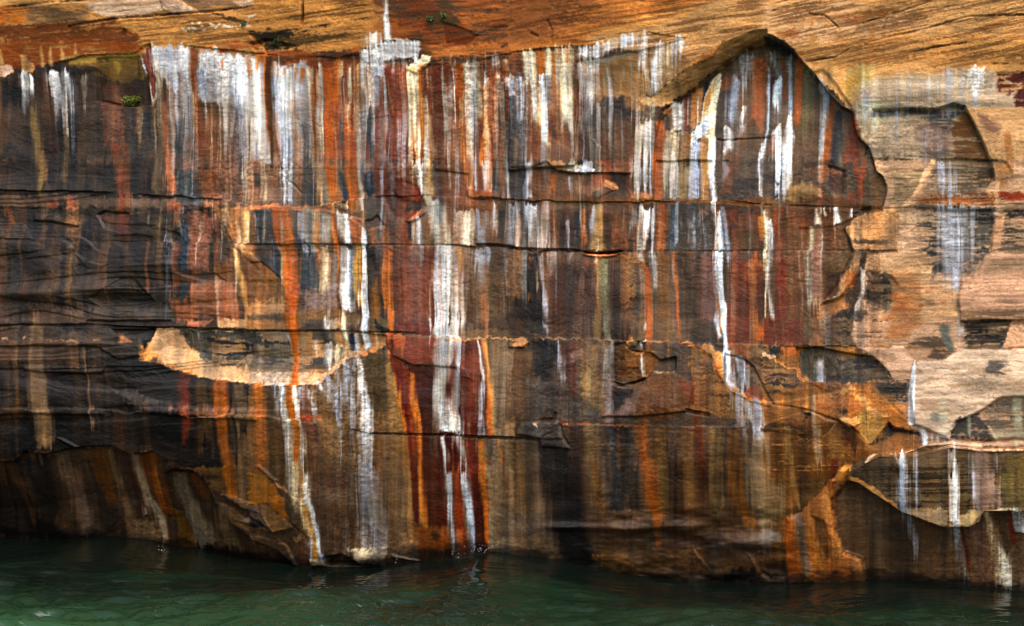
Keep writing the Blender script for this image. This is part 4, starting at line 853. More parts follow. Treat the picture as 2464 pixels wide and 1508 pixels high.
V((206, 116, 28), .98, [(1478, 480, 20), (1482, 700, 44), (1530, 950, 54), (1552, 1200, 64), (1562, 1508, 64)], fb=1); V((196, 130, 50), .9, [(1300, 480, 30), (1360, 850, 30), (1410, 1000, 24), (1440, 1508, 20)], fb=1)
V((190, 100, 28), 1, [(2130, 200, 16), (2180, 400, 26), (2202, 700, 44), (2215, 1095, 44)], fb=6); V((214, 158, 88), .85, [(2160, 200, 26), (2216, 500, 36), (2240, 900, 36), (2250, 1095, 20)], fb=10)
P((92, 38, 18), 1, [(1980, 1112), (2155, 1120), (2120, 1250), (2132, 1508), (2000, 1508)], s=2.5); V((200, 122, 40), .9, [(2140, 1120, 30), (2130, 1508, 30)], fb=1); V((196, 120, 50), .7, [(2260, 1115, 40), (2310, 1300, 40), (2290, 1400, 30)])
V('W', 1.2, [(1785, 0, 270), (1780, 170, 170), (1752, 400, 140), (1732, 650, 104), (1772, 850, 160), (1835, 950, 220), (1845, 1070, 210)], ft=1, fb=30, tag=True)
V((112, 50, 34), .8, [(1830, 400, 60), (1840, 600, 50), (1850, 780, 30)], fb=60)
V('W2', .95, [(1872, 170, 60), (1872, 450, 40), (1882, 700, 60), (1905, 930, 84)], fb=90); V('W', .95, [(1752, 1040, 44), (1802, 1300, 50), (1822, 1508, 60)], fb=1, tag=True); V('W2', 1, [(1920, 1030, 100), (1962, 1200, 74), (1985, 1400, 60), (1972, 1508, 50)], fb=1, tag=True)
V('W', 1, [(2105, 195, 18), (2122, 400, 32), (2134, 560, 54)], fb=60, tag=True); V('W2', .9, [(2134, 540, 50), (2120, 700, 46), (2118, 900, 50), (2142, 1095, 74)], fb=12); V('W2', .55, [(1640, 150, 20), (1650, 240, 20)])
LN((206, 150, 92), .95, [(1740, 165), (1900, 190), (2000, 185)], 13); LN((214, 160, 100), .95, [(2070, 185), (2160, 165), (2413, 180)], 16)
# brown wall left of the red panel
V((86, 66, 34), .85, [(1110, 330, 200), (1140, 700, 220), (1180, 1000, 160)], fb=160); V((196, 136, 66), .6, [(1250, 420, 60), (1320, 900, 90), (1350, 1508, 160)], fb=1); V((92, 68, 38), .6, [(180, 650, 120), (200, 1508, 160)], fb=1); V((196, 116, 44), .8, [(50, 600, 110), (70, 1000, 140), (60, 1400, 120)], fb=160)
P((150, 116, 80), .7, [(560, 900), (1300, 930), (1350, 1300), (700, 1280)], s=14); P((90, 70, 46), .7, [(480, 1260), (900, 1280), (900, 1508), (500, 1508)], s=10)
V((126, 88, 76), .85, [(460, 620, 60), (500, 900, 140), (522, 1350, 150)], fb=240); V('W2', .75, [(195, 600, 20), (222, 830, 22)])
V('W', 1, [(270, 598, 50), (312, 900, 84), (342, 1200, 116), (372, 1508, 120)], fb=1, ft=3, tag=True); V('W', 1.1, [(376, 598, 46), (402, 850, 44), (422, 1100, 54), (452, 1508, 84)], fb=1, ft=3, tag=True); V((186, 112, 26), 1, [(330, 605, 60), (362, 900, 50), (392, 1200, 42), (432, 1508, 44)], fb=1)
V('W2', .85, [(420, 600, 40), (440, 850, 40)], fb=120); V('W2', .85, [(520, 605, 40), (562, 800, 44), (592, 1040, 30)], fb=120); V('W', .85, [(610, 585, 36), (650, 680, 40)], fb=60); V('W2', .9, [(690, 540, 60), (742, 700, 84), (802, 950, 54), (812, 1250, 40)], fb=240); V('W2', .7, [(770, 470, 20), (802, 650, 32), (852, 870, 22)]); V('W2', .9, [(850, 380, 30), (872, 600, 74), (902, 800, 64), (922, 1100, 44), (932, 1508, 44)], fb=240, tag=True); V('W', .9, [(972, 350, 30), (992, 550, 64), (1032, 750, 66), (1062, 1000, 96), (1082, 1350, 130)], fb=460, tag=True); V('W2', .6, [(922, 350, 40), (935, 540, 44)]); V('W2', .6, [(1020, 1000, 30), (1030, 1330, 30)])
V((186, 104, 26), 1.05, [(370, 0, 130), (380, 95, 90), (362, 200, 50), (370, 400, 52), (376, 612, 64)], ft=1, fb=3)
LN((22, 16, 14), .7, [(0, 96), (520, 104), (900, 112), (1300, 118), (1640, 130)], 9); LN((60, 40, 26), .8, [(1050, 1068), (1300, 1075), (1900, 1092), (2413, 1108)], 7); LN((206, 150, 92), .9, [(30, 1370), (200, 1508)], 24)
P((190, 76, 34), .6, [(440, 890), (620, 900), (620, 930), (440, 930)], s=3)
# ---- C2
tile('C2')
P((82, 64, 50), 1, [(0, 0), (2413, 0), (2413, 1508), (0, 1508)], s=2)
P((64, 60, 60), .9, [(90, 0), (310, 0), (305, 165), (130, 140)], s=4); P((84, 62, 50), .8, [(310, 0), (700, 0), (700, 165), (320, 160)], s=4); V('W2', .9, [(312, 0, 20), (310, 165, 16)], ft=1)
V((140, 110, 60), .9, [(800, 0, 90), (830, 180, 90)], ft=1); V('GG', .4, [(880, 0, 60), (885, 180, 60)], ft=1); P((52, 38, 34), .8, [(930, 0), (1110, 40), (1110, 190), (930, 170)], s=4); P((124, 92, 56), .8, [(1160, 0), (1240, 0), (1240, 190), (1170, 190)], s=3)
V((168, 84, 36), .97, [(1280, 0, 84), (1292, 195, 64)], ft=1, fb=20); V('W', .9, [(1243, 0, 14), (1246, 170, 10)], ft=1); P((110, 80, 50), .7, [(1340, 0), (1600, 0), (1600, 200), (1350, 190)], s=5); P((70, 56, 48), .7, [(1600, 60), (1850, 60), (1840, 210), (1600, 210)], s=5); V((150, 96, 56), .7, [(1575, 0, 20), (1580, 180, 20)], ft=1)
P((204, 154, 112), .95, [(30, 160), (90, 165), (170, 210), (100, 260), (0, 255), (0, 200), (30, 200)], s=1); P((60, 44, 34), .9, [(95, 175), (180, 195), (160, 215)], s=1)
P('BK', .85, [(160, 200), (420, 210), (450, 280), (330, 560), (190, 540), (170, 350)], s=5); P((100, 72, 40), .9, [(0, 265), (110, 270), (165, 330), (160, 540), (0, 540)], s=4); V('W2', .8, [(440, 195, 20), (452, 400, 50), (472, 560, 40)], fb=120); P((80, 42, 30), .9, [(480, 200), (680, 200), (640, 350), (645, 800), (540, 760), (480, 450)], s=5); P((130, 110, 104), .6, [(520, 330), (690, 270), (700, 320), (560, 420)], s=5)
P((122, 94, 58), .92, [(660, 220), (870, 200), (860, 870), (640, 800), (650, 400)], s=4); V((160, 130, 80), .6, [(690, 480, 70), (700, 900, 80)]); V('W2', .55, [(890, 215, 90), (890, 500, 90), (922, 930, 110)], fb=160); V('DB', .6, [(970, 220, 60), (985, 1000, 90)])
P((122, 78, 32), 1, [(950, 225), (1120, 270), (1300, 302), (1400, 385), (1250, 560), (970, 570)], s=2); LAM((60, 36, 16), .7, [(950, 225), (1300, 300), (1250, 560), (970, 560)], 0, thr=.56, lx=16, seed=129); V('W', 1, [(1230, 312, 18), (1240, 450, 32), (1252, 560, 14)], fb=30, ft=4); V('W', .9, [(1252, 185, 14), (1245, 312, 20)]); V((60, 60, 52), .8, [(1510, 310, 50), (1512, 470, 40)]); P((70, 56, 34), .9, [(1400, 385), (1520, 340), (1540, 470), (1340, 480)], s=3)
P((48, 40, 38), .85, [(940, 640), (1170, 640), (1130, 760), (980, 850), (950, 800)], s=3); P((128, 98, 88), .85, [(1180, 640), (1325, 555), (1250, 700), (1190, 850), (1000, 910), (840, 890), (1000, 830), (1110, 740)], s=4); P((112, 72, 38), .95, [(1300, 520), (1530, 500), (1700, 600), (1722, 760), (1650, 850), (1200, 990), (1180, 860)], s=3); P((112, 58, 30), .8, [(1580, 560), (1722, 600), (1722, 760), (1600, 700)], s=5)
P((150, 104, 54), 1, [(1690, 220), (1860, 240), (1950, 420), (2000, 600), (2300, 760), (2413, 800), (2413, 1000), (1900, 900), (1690, 840), (1720, 600), (1680, 400)], s=2.5); LAM((66, 44, 22), .7, [(1680, 350), (1900, 330), (2413, 800), (2413, 1010), (1690, 850)], 0, thr=.58, lx=22, seed=131); V((100, 60, 28), .7, [(1810, 560, 120), (1810, 850, 80)])
P((212, 146, 80), 1, [(1650, 245), (1700, 218), (1860, 212), (1980, 300), (2002, 430), (2012, 550), (2150, 660), (2332, 758), (2413, 775), (2413, 812), (2250, 765), (2050, 660), (1950, 500), (1880, 330), (1760, 255)], s=1.2); P((196, 112, 62), .8, [(1880, 330), (1960, 400), (1960, 480), (1910, 420)], s=1.5)
P((116, 44, 20), 1, [(2040, 0), (2265, 0), (2285, 200), (2060, 232)], s=3); V((176, 90, 26), .9, [(2320, 0, 120), (2330, 230, 140)], ft=1); P((154, 76, 26), .95, [(2060, 232), (2290, 222), (2290, 340), (2130, 345)], s=2); P((134, 104, 68), 1, [(2290, 245), (2413, 280), (2413, 760), (2340, 650), (2255, 450)], s=2); LAM((44, 32, 22), .8, [(2260, 300), (2413, 300), (2413, 760), (2300, 620)], 0, thr=.55, lx=12, seed=133)
P((134, 52, 22), .97, [(2180, 600), (2322, 620), (2352, 752), (2250, 732)], s=2); P((60, 40, 30), .8, [(2050, 350), (2180, 360), (2230, 450), (2200, 560), (2120, 560)], s=3); P((190, 120, 80), .8, [(2180, 360), (2290, 440), (2240, 470), (2200, 420)], s=2)
V('W', .97, [(1930, 0, 44), (1942, 100, 32), (1962, 225, 30)], ft=1); V('DO', .95, [(1966, 0, 26), (1975, 160, 24)], ft=1); V('W', 1.1, [(1990, 0, 42), (2012, 150, 34), (2032, 300, 56)], ft=1, fb=10, tag=True); V('W', 1.1, [(2030, 300, 90), (2052, 500, 96), (2085, 650, 60)], ft=4, fb=40, tag=True); V('W', 1, [(2150, 355, 110), (2192, 500, 120), (2205, 660, 100)], fb=90, ft=4, tag=True); V('NB', .8, [(2105, 380, 24), (2125, 560, 30)])
LN('W', 1, [(2020, 310), (2100, 350), (2170, 360)], 30)
LN((190, 146, 104), .7, [(260, 178), (600, 175), (800, 185), (1070, 205)], 11); LN((214, 150, 86), .95, [(1040, 210), (1110, 260), (1200, 305), (1400, 305)], 15); LN((206, 140, 80), .9, [(1260, 205), (1500, 205), (1700, 215)], 13); P((190, 130, 76), .9, [(1120, 90), (1150, 200), (1165, 250), (1110, 230), (1112, 150)], s=1)
LN((206, 170, 130), .9, [(1260, 545), (1310, 490), (1400, 490), (1530, 488)], 9); LN((150, 120, 100), .8, [(940, 600), (1010, 630), (1110, 640), (1200, 610), (1260, 550)], 8)
for u, v0, v1, v2 in ((2140, 700, 950, 1180), (2240, 750, 1000, 1150), (2325, 780, 1000, 1250)):
    V('W2', 1, [(u, v0, 70), (u + 30, v1, 76), (u + 60, v2, 50)], fb=260, ft=20, tag=True)
V((126, 104, 76), .8, [(2250, 1120, 220), (2300, 1508, 240)], ft=100, fb=1)
# lower wall
P((100, 78, 58), .9, [(0, 540), (200, 550), (200, 910), (0, 940)], s=6); P((74, 66, 64), .7, [(200, 560), (640, 700), (840, 900), (440, 940), (200, 900)], s=9)
P((86, 78, 74), .95, [(90, 965), (440, 948), (462, 1010), (482, 1110), (280, 1110), (60, 1065)], s=2); P((80, 74, 70), .9, [(270, 1110), (480, 1110), (560, 1205), (400, 1190), (280, 1180)], s=2); P((200, 150, 110), .9, [(190, 962), (240, 975), (262, 1015), (230, 1000)], s=.8)
V((98, 80, 58), .95, [(110, 1120, 300), (110, 1508, 300)], fb=1); P((22, 20, 20), .92, [(255, 1130), (545, 1212), (530, 1508), (290, 1508)], s=5); V((72, 42, 28), .8, [(570, 980, 130), (630, 1508, 130)], fb=1); V((114, 88, 54), .9, [(745, 980, 170), (800, 1508, 130)], fb=1); V((38, 42, 48), .9, [(920, 980, 120), (935, 1508, 150)], fb=1); V('BK', .75, [(1085, 990, 140), (1085, 1508, 130)], fb=1); V((110, 70, 40), .6, [(1015, 1000, 30), (1020, 1508, 40)], fb=1); V((146, 74, 16), .95, [(1230, 985, 90), (1255, 1250, 96), (1305, 1508, 114)], fb=1); V((96, 70, 32), .9, [(1370, 1000, 170), (1405, 1508, 170)], fb=1); V('DB', .75, [(1510, 1150, 130), (1540, 1508, 130)], fb=1, ft=90); V((100, 66, 34), .8, [(1640, 1000, 130), (1650, 1508, 120)], fb=1); V((98, 46, 22), .85, [(1735, 900, 50), (1790, 1400, 84), (1812, 1508, 84)], fb=1); V((124, 98, 58), .9, [(1890, 1010, 140), (1925, 1508, 140)], fb=1); V((124, 76, 24), .9, [(2070, 1020, 110), (2120, 1508, 130)], fb=1)
LAM((150, 108, 62), .3, [(620, 980), (2413, 1000), (2413, 1508), (700, 1508)], 0, thr=.66, lx=22, ly=1.4, seed=135); LN((196, 106, 52), .85, [(470, 965), (800, 975), (1220, 992)], 10); LN((36, 26, 18), .8, [(1750, 1010), (2100, 1005), (2413, 1010)], 10)
# ---- C3
tile('C3')
P((150, 100, 46), 1, [(0, 0), (2413, 0), (2413, 1508), (0, 1508)], s=2)
P((184, 148, 122), 1, [(1150, 240), (2413, 240), (2413, 1260), (1420, 1200), (1330, 980), (1200, 760), (1020, 610)], s=4)
P((102, 46, 22), 1, [(0, 0), (410, 0), (420, 160), (370, 232), (0, 232)], s=3); P((124, 102, 60), .9, [(330, 0), (450, 0), (440, 110), (380, 220), (350, 120)], s=4); P((98, 74, 46), .97, [(465, 0), (830, 0), (790, 140), (850, 242), (520, 225)], s=2); LAM((30, 24, 18), .85, [(465, 0), (830, 0), (850, 240), (480, 230)], 0, thr=.54, lx=20, ly=1.6, seed=137); P((176, 124, 88), .95, [(455, 110), (505, 212), (375, 238), (430, 150)], s=1.2); V('W2', .85, [(552, 0, 50), (562, 190, 30)], ft=1)
P((190, 154, 126), 1, [(830, 0), (2210, 0), (2285, 100), (2205, 252), (850, 247), (800, 130)], s=2); LAM((90, 62, 42), .8, [(830, 60), (1700, 0), (1700, 250), (850, 247)], 0, thr=.57, lx=22, seed=139); P((156, 96, 48), .6, [(1130, 0), (1450, 0), (1300, 180), (1100, 200)], s=6)
P((82, 68, 54), .92, [(1340, 190), (1480, 150), (1650, 180), (1705, 252), (1340, 252)], s=3); V((98, 102, 94), .95, [(1660, 30, 96), (1682, 150, 84), (1735, 300, 60)], fb=14); P((84, 70, 54), .95, [(1860, 20), (2250, 0), (2285, 60), (2222, 244), (1900, 252), (1860, 150)], s=3); LAM((26, 24, 22), .85, [(1860, 20), (2270, 0), (2220, 250), (1880, 250)], 0, thr=.52, lx=16, seed=141); P((208, 164, 132), .97, [(2300, 0), (2413, 0), (2413, 262), (2210, 256), (2262, 100)], s=1); V('W', .9, [(1800, 0, 30), (1835, 70, 14)], ft=1); V('W2', .8, [(1820, 50, 70), (1842, 210, 56)])
P((194, 112, 42), .95, [(130, 262), (322, 250), (285, 330), (190, 342), (130, 300)], s=1.2); P('BK', .85, [(0, 255), (130, 250), (140, 310), (110, 355), (60, 305), (0, 275)], s=2); P((214, 172, 140), .95, [(0, 300), (105, 350), (60, 372), (0, 345)], s=1)
P((64, 60, 42), 1, [(325, 262), (500, 270), (655, 300), (625, 450), (600, 572), (380, 572), (300, 480), (265, 360)], s=2); V('W2', .85, [(450, 310, 50), (472, 450, 84), (492, 575, 96)], fb=4, ft=60); P((72, 62, 48), 1, [(640, 330), (980, 340), (1050, 420), (1120, 470), (1185, 560), (1150, 592), (600, 574), (612, 400)], s=2); LAM((20, 18, 18), .9, [(600, 310), (1000, 330), (1180, 560), (600, 580)], 0, thr=.50, lx=24, ly=1.5, seed=143); P((170, 112, 52), .95, [(560, 252), (780, 252), (860, 322), (660, 330)], s=2); P((130, 96, 58), .95, [(0, 380), (100, 380), (140, 430), (240, 470), (280, 560), (360, 590), (0, 720)], s=2); LAM((30, 22, 16), .85, [(0, 440), (240, 480), (300, 600), (0, 740)], 0, thr=.54, seed=145); P((206, 140, 74), .95, [(80, 360), (110, 390), (180, 440), (280, 462), (300, 530), (380, 575), (330, 580), (250, 540), (230, 470), (130, 430), (70, 380)], s=1)
P((210, 172, 146), 1, [(850, 252), (1270, 252), (1290, 310), (1385, 380), (1325, 480), (1200, 492), (1120, 472), (1000, 342)], s=1.2); P((160, 130, 104), .8, [(1020, 270), (1200, 300), (1210, 400), (1080, 380)], s=5); P((154, 122, 98), .95, [(1290, 262), (1582, 256), (1500, 372), (1390, 374), (1310, 315)], s=1); P((84, 66, 56), .95, [(1582, 262), (1722, 292), (1640, 362), (1505, 372)], s=1.4)
P((206, 180, 158), 1, [(1400, 380), (1640, 372), (1830, 262), (2413, 290), (2413, 665), (2200, 712), (2000, 832), (1780, 942), (1700, 1095), (1500, 1005), (1370, 965), (1340, 700)], s=1); LAM((150, 120, 94), .6, [(1400, 390), (1900, 380), (2413, 450), (2300, 680), (1700, 950), (1360, 900)], -.03, thr=.58, lx=9, ly=2, seed=147); P((150, 128, 104), .6, [(1830, 560), (2413, 420), (2413, 660), (1850, 680)], s=8)
P((72, 68, 64), .85, [(2040, 440), (2110, 365), (2235, 395), (2200, 490), (2060, 500)], s=6); P((112, 112, 104), .8, [(1480, 930), (1580, 860), (1662, 900), (1640, 985), (1490, 985)], s=4); P((106, 92, 76), 1, [(2030, 812), (2180, 740), (2413, 672), (2413, 1182), (2140, 1092), (2050, 950)], s=1.4); LAM((50, 44, 38), .8, [(2030, 812), (2413, 680), (2413, 1180), (2140, 1090)], -.03, thr=.56, seed=149); P((66, 60, 54), 1, [(1780, 932), (1980, 845), (2045, 930), (2065, 1000), (2145, 1095), (1760, 1085), (1700, 1055)], s=2); P((190, 176, 150), .8, [(2100, 1000), (2413, 1050), (2413, 1180), (2140, 1100)], s=6); V((180, 184, 156), .6, [(1880, 850, 30), (1892, 1090, 34)]); V((184, 184, 156), .6, [(2350, 690, 90), (2352, 1170, 60)]); V((190, 190, 164), .5, [(1640, 700, 60), (1650, 1080, 90)])
P((74, 64, 54), .95, [(1025, 610), (1335, 560), (1330, 770), (1180, 765), (1060, 722)], s=2.5); LAM((24, 22, 22), .8, [(1025, 600), (1335, 550), (1330, 770), (1060, 720)], 0, thr=.52, lx=20, seed=151); P((190, 130, 80), .9, [(1180, 770), (1325, 775), (1310, 940), (1260, 880)], s=2)
P((178, 114, 52), 1, [(380, 578), (760, 592), (960, 602), (1030, 690), (1240, 880), (1312, 962), (1400, 1012), (1180, 1032), (1000, 900), (860, 880), (660, 905), (400, 840), (0, 765), (0, 730), (200, 760), (400, 760), (610, 682)], s=1.4); P((150, 92, 48), .85, [(430, 590), (620, 600), (740, 610), (700, 690), (600, 690), (480, 640)], s=4); P((206, 148, 84), .9, [(620, 680), (730, 620), (780, 595), (820, 640), (700, 700)], s=2); P((214, 158, 90), .85, [(830, 710), (940, 700), (1000, 780), (900, 780)], s=4); P((156, 96, 50), .8, [(500, 760), (700, 700), (860, 800), (660, 900), (460, 860)], s=5); P((206, 150, 96), .9, [(0, 765), (100, 790), (270, 810), (400, 800), (300, 830), (0, 800)], s=1.4)
P((182, 134, 70), 1, [(860, 882), (960, 812), (1080, 920), (1125, 960), (1060, 1052), (960, 1172), (870, 1052)], s=1); P((204, 166, 100), .6, [(860, 890), (930, 870), (940, 940), (870, 950)], s=2); P((206, 152, 96), .8, [(950, 815), (1080, 860), (1180, 900), (1060, 910), (1010, 900)], s=1.5); P('BK', .9, [(1130, 950), (1180, 1012), (1300, 1012), (1420, 1042), (1432, 1072), (1200, 1062), (1080, 1132), (970, 1162), (1060, 1062)], s=1.6); P((144, 96, 50), 1, [(980, 1172), (1200, 1062), (1420, 1072), (1442, 1152), (1200, 1222), (980, 1232)], s=1.6)
# brown wall below, left
P((112, 72, 30), 1, [(0, 860), (400, 860), (640, 920), (780, 985), (962, 1252), (920, 1312), (740, 1342), (640, 1508), (0, 1508)], s=2); P((150, 100, 50), .7, [(0, 800), (400, 850), (560, 930), (0, 990)], s=5); P('BK', .75, [(330, 870), (410, 880), (400, 910), (350, 910)], s=2); P((40, 34, 28), .8, [(670, 850), (740, 850), (740, 900), (670, 900)], s=2); P((60, 42, 24), .7, [(0, 985), (120, 990), (400, 1030), (0, 1040)], s=3); V((154, 116, 68), .85, [(190, 1000, 60), (202, 1300, 66), (232, 1508, 64)], fb=1); V((176, 146, 116), .8, [(430, 680, 40), (432, 860, 50), (462, 1100, 84), (502, 1430, 60)], fb=160); V((64, 36, 12), .9, [(740, 980, 130), (830, 1260, 150)], fb=90); V((136, 94, 44), .85, [(610, 1020, 110), (670, 1340, 110)], fb=90); V((104, 44, 18), .8, [(640, 1300, 70), (620, 1508, 80)], fb=1); V((70, 46, 22), .7, [(330, 1050, 120), (350, 1508, 120)], fb=1); V((70, 46, 22), .6, [(90, 1040, 80), (100, 1508, 90)], fb=1); LAM((190, 130, 70), .5, [(0, 980), (900, 1000), (700, 1508), (0, 1508)], 0, thr=.66, seed=153); LN((180, 140, 104), .8, [(400, 850), (560, 930), (640, 960), (590, 1030), (520, 1100)], 9); P((210, 160, 104), .85, [(660, 910), (740, 930), (850, 880), (860, 960), (780, 985), (690, 960)], s=1.5)
# slab at lower right
P((106, 84, 58), 1, [(920, 1312), (1060, 1247), (1400, 1222), (1700, 1152), (2413, 1252), (2413, 1508), (700, 1508), (740, 1350)], s=1); P((74, 58, 40), .7, [(800, 1360), (1300, 1350), (1400, 1508), (790, 1508)], s=8); LAM((50, 38, 26), .7, [(920, 1312), (2413, 1260), (2413, 1508), (760, 1508)], -.03, thr=.56, lx=24, seed=155); P((124, 102, 46), .7, [(2200, 1250), (2413, 1262), (2413, 1508), (2230, 1508)], s=6)
P((216, 178, 146), 1, [(960, 1252), (1200, 1227), (1380, 1200), (1450, 1152), (1700, 1110), (2000, 1130), (2020, 1170), (2413, 1190), (2413, 1252), (2000, 1187), (1700, 1152), (1500, 1162), (1300, 1222), (1050, 1242), (920, 1312)], s=.9)
V('W', .95, [(1230, 1228, 100), (1272, 1350, 76), (1292, 1508, 76)], fb=1, tag=True); V('W2', .65, [(1392, 1215, 40), (1392, 1508, 56)], fb=1); V('W', .95, [(1722, 1155, 80), (1722, 1350, 64), (1742, 1508, 74)], fb=1, tag=True); V('W2', .55, [(1900, 1190, 50), (1902, 1508, 60)], fb=1); V((170, 140, 128), .7, [(2000, 1200, 130), (2020, 1508, 160)], fb=1); V('W2', .5, [(2130, 1210, 30), (2140, 1400, 40)])
V('W', 1.2, [(1390, 378, 12), (1372, 500, 40), (1352, 700, 60), (1342, 975, 50)], fb=4, ft=3, e=.6, tag=True); V('W', 1, [(1425, 985, 50), (1465, 1070, 66), (1470, 1165, 44)], fb=14, ft=4, tag=True); V('W', .95, [(1552, 1050, 18), (1546, 1150, 22)]); V('W', .95, [(1602, 1070, 30), (1596, 1148, 24)]); V('W', .85, [(1510, 1050, 20), (1505, 1140, 16)]); LN('W', .95, [(1390, 985), (1500, 1030), (1740, 1100)], 20); V('W', .8, [(1730, 1100, 90), (1725, 1160, 70)])
P((194, 134, 64), 1, [(740, 1347), (800, 1350), (785, 1420), (765, 1508), (615, 1508), (680, 1420)], s=1.2)
# ---- D0
tile('D0')
P((72, 54, 38), 1, [(0, 127), (1900, 127), (2050, 330), (2413, 640), (2413, 1100), (0, 1100)], s=2)
P((20, 16, 13), .9, [(0, 0), (60, 0), (260, 500), (480, 700), (0, 720)], s=8); V((76, 50, 22), .7, [(90, 0, 60), (200, 560, 50)], ft=1, fb=120); V((30, 26, 24), .8, [(320, 0, 260), (360, 600, 220)], ft=1, fb=120); V((124, 98, 78), .9, [(610, 0, 190), (650, 300, 140), (710, 690, 160)], ft=1, fb=20); V((52, 40, 28), .8, [(800, 0, 60), (900, 690, 90)], ft=1, fb=20); V((106, 60, 18), .85, [(890, 0, 150), (960, 420, 100)], ft=1); V((124, 96, 66), .8, [(1030, 0, 60), (1100, 400, 84), (1160, 720, 130)], ft=1, fb=20); V((40, 30, 20), .7, [(950, 420, 120), (1010, 690, 120)]); V((154, 130, 104), .95, [(1255, 0, 96), (1320, 300, 104), (1410, 520, 96), (1440, 760, 80)], ft=1, fb=120); V('DB', .7, [(1180, 0, 40), (1250, 400, 50)], ft=1); V((124, 66, 16), .95, [(1370, 0, 150), (1440, 300, 110), (1500, 520, 80)], ft=1); V((144, 128, 104), .92, [(1680, 60, 110), (1702, 300, 130), (1785, 550, 210), (1860, 800, 270)], fb=60); V((112, 68, 28), .85, [(1810, 80, 90), (1910, 330, 130)]); V((104, 72, 20), .9, [(1570, 430, 80), (1640, 600, 110), (1660, 860, 130)], fb=20); V((150, 120, 80), .7, [(2060, 400, 120), (2100, 820, 240)]); V((150, 120, 80), .5, [(1250, 560, 200), (1300, 780, 240)])
P((100, 72, 38), 1, [(1900, 0), (2413, 0), (2413, 640), (2200, 540), (2040, 330), (1980, 200), (1800, 60), (1650, 20), (1560, 0)], s=1.5); V((172, 102, 26), .95, [(2170, 0, 100), (2230, 320, 90)], ft=1, fb=60); P((40, 30, 22), .9, [(1540, 40), (1640, 0), (1850, 20), (2000, 170), (1960, 190), (1850, 80), (1680, 30)], s=1.6); P((58, 42, 28), .9, [(1990, 200), (2150, 260), (2413, 420), (2413, 520), (2200, 430), (2040, 320)], s=2.5); P((122, 98, 78), .85, [(2110, 250), (2200, 270), (2413, 350), (2413, 410), (2300, 380)], s=1.6); P((116, 90, 66), .8, [(2090, 330), (2250, 400), (2300, 470), (2200, 480), (2120, 400)], s=2); P((130, 110, 100), .8, [(2200, 480), (2413, 480), (2413, 520), (2250, 520)], s=2); LN((150, 124, 104), .9, [(2040, 330), (2150, 460), (2300, 560), (2413, 680)], 10)
V((110, 84, 62), .9, [(2300, 0, 120), (2330, 260, 130)], ft=1)
# ---- D1
tile('D1')
P((108, 86, 64), 1, [(0, 127), (2413, 127), (2413, 1100), (0, 1100)], s=2)
P((172, 110, 36), .97, [(0, 40), (90, 50), (280, 280), (310, 480), (130, 340), (0, 345)], s=2.5); P((98, 80, 58), .95, [(180, 110), (470, 350), (490, 660), (350, 530), (290, 300)], s=2); P((150, 112, 70), .95, [(50, 352), (130, 340), (345, 530), (355, 575), (180, 622), (90, 490)], s=1); P((122, 98, 82), .95, [(0, 350), (50, 360), (115, 500), (180, 620), (0, 460)], s=1.5); P((84, 62, 42), 1, [(0, 560), (180, 622), (355, 575), (500, 780), (545, 905), (380, 935), (0, 895)], s=1.4); P((40, 30, 22), .8, [(0, 470), (90, 520), (120, 560), (0, 560)], s=2); P((150, 116, 84), .8, [(350, 690), (420, 655), (430, 700), (370, 720)], s=1.2); LN((170, 136, 104), .9, [(0, 680), (100, 740), (220, 780)], 10); LN((176, 130, 80), .9, [(220, 660), (300, 740), (340, 840), (395, 930)], 9); LN((214, 150, 86), .9, [(30, 0), (200, 130), (330, 240), (440, 340)], 15)
P((98, 72, 52), .97, [(500, 0), (920, 0), (950, 700), (640, 810), (590, 500)], s=5); P((120, 100, 84), .6, [(560, 200), (900, 200), (900, 330), (600, 330)], s=9); P((70, 52, 38), .8, [(640, 650), (900, 600), (860, 800), (660, 830)], s=7)
V('CR', .95, [(390, 0, 90), (430, 300, 90), (490, 560, 70), (540, 680, 60)], ft=1, fb=80); V((194, 146, 76), 1, [(425, 0, 44), (462, 250, 54), (522, 550, 56), (566, 880, 70)], ft=1, fb=10); V('W', 1.15, [(470, 0, 50), (500, 300, 44), (560, 550, 44), (592, 750, 34), (645, 890, 32)], ft=1, fb=6, tag=True); V('W2', .8, [(520, 680, 30), (550, 900, 40)], fb=10); P((216, 190, 150), .95, [(510, 880), (665, 890), (680, 922), (540, 928)], s=1.2)
V('W2', .75, [(1060, 0, 210), (1082, 300, 210), (1092, 600, 260), (1122, 860, 270)], ft=1, fb=40, b=.6); V((190, 180, 170), .6, [(1120, 250, 120), (1140, 560, 130)]); P((200, 184, 156), .9, [(860, 775), (1000, 760), (1200, 780), (1290, 832), (1140, 892), (990, 915), (900, 825)], s=3); LN((200, 170, 130), .9, [(1280, 825), (1380, 850), (1540, 880)], 14)
V((142, 114, 84), .95, [(1310, 0, 260), (1350, 400, 220), (1440, 850, 200)], ft=1, fb=1); V((176, 126, 66), .7, [(1425, 0, 40), (1460, 400, 40), (1490, 700, 40)], ft=1)
V((96, 36, 10), 1, [(1482, 0, 90), (1502, 300, 56), (1532, 600, 40)], ft=1, e=1); V((196, 120, 42), 1, [(1557, 0, 64), (1572, 300, 64), (1612, 600, 60)], ft=1); V((86, 34, 10), 1, [(1692, 0, 210), (1715, 300, 216), (1750, 620, 224)], ft=1, fb=90, e=1.2); P((136, 74, 22), .97, [(1515, 560), (1840, 570), (1885, 835), (1540, 865)], s=5); P((40, 24, 12), .6, [(1670, 620), (1750, 610), (1760, 690), (1690, 690)], s=5); P((60, 44, 28), .7, [(1660, 800), (1860, 800), (1860, 850), (1650, 850)], s=5)
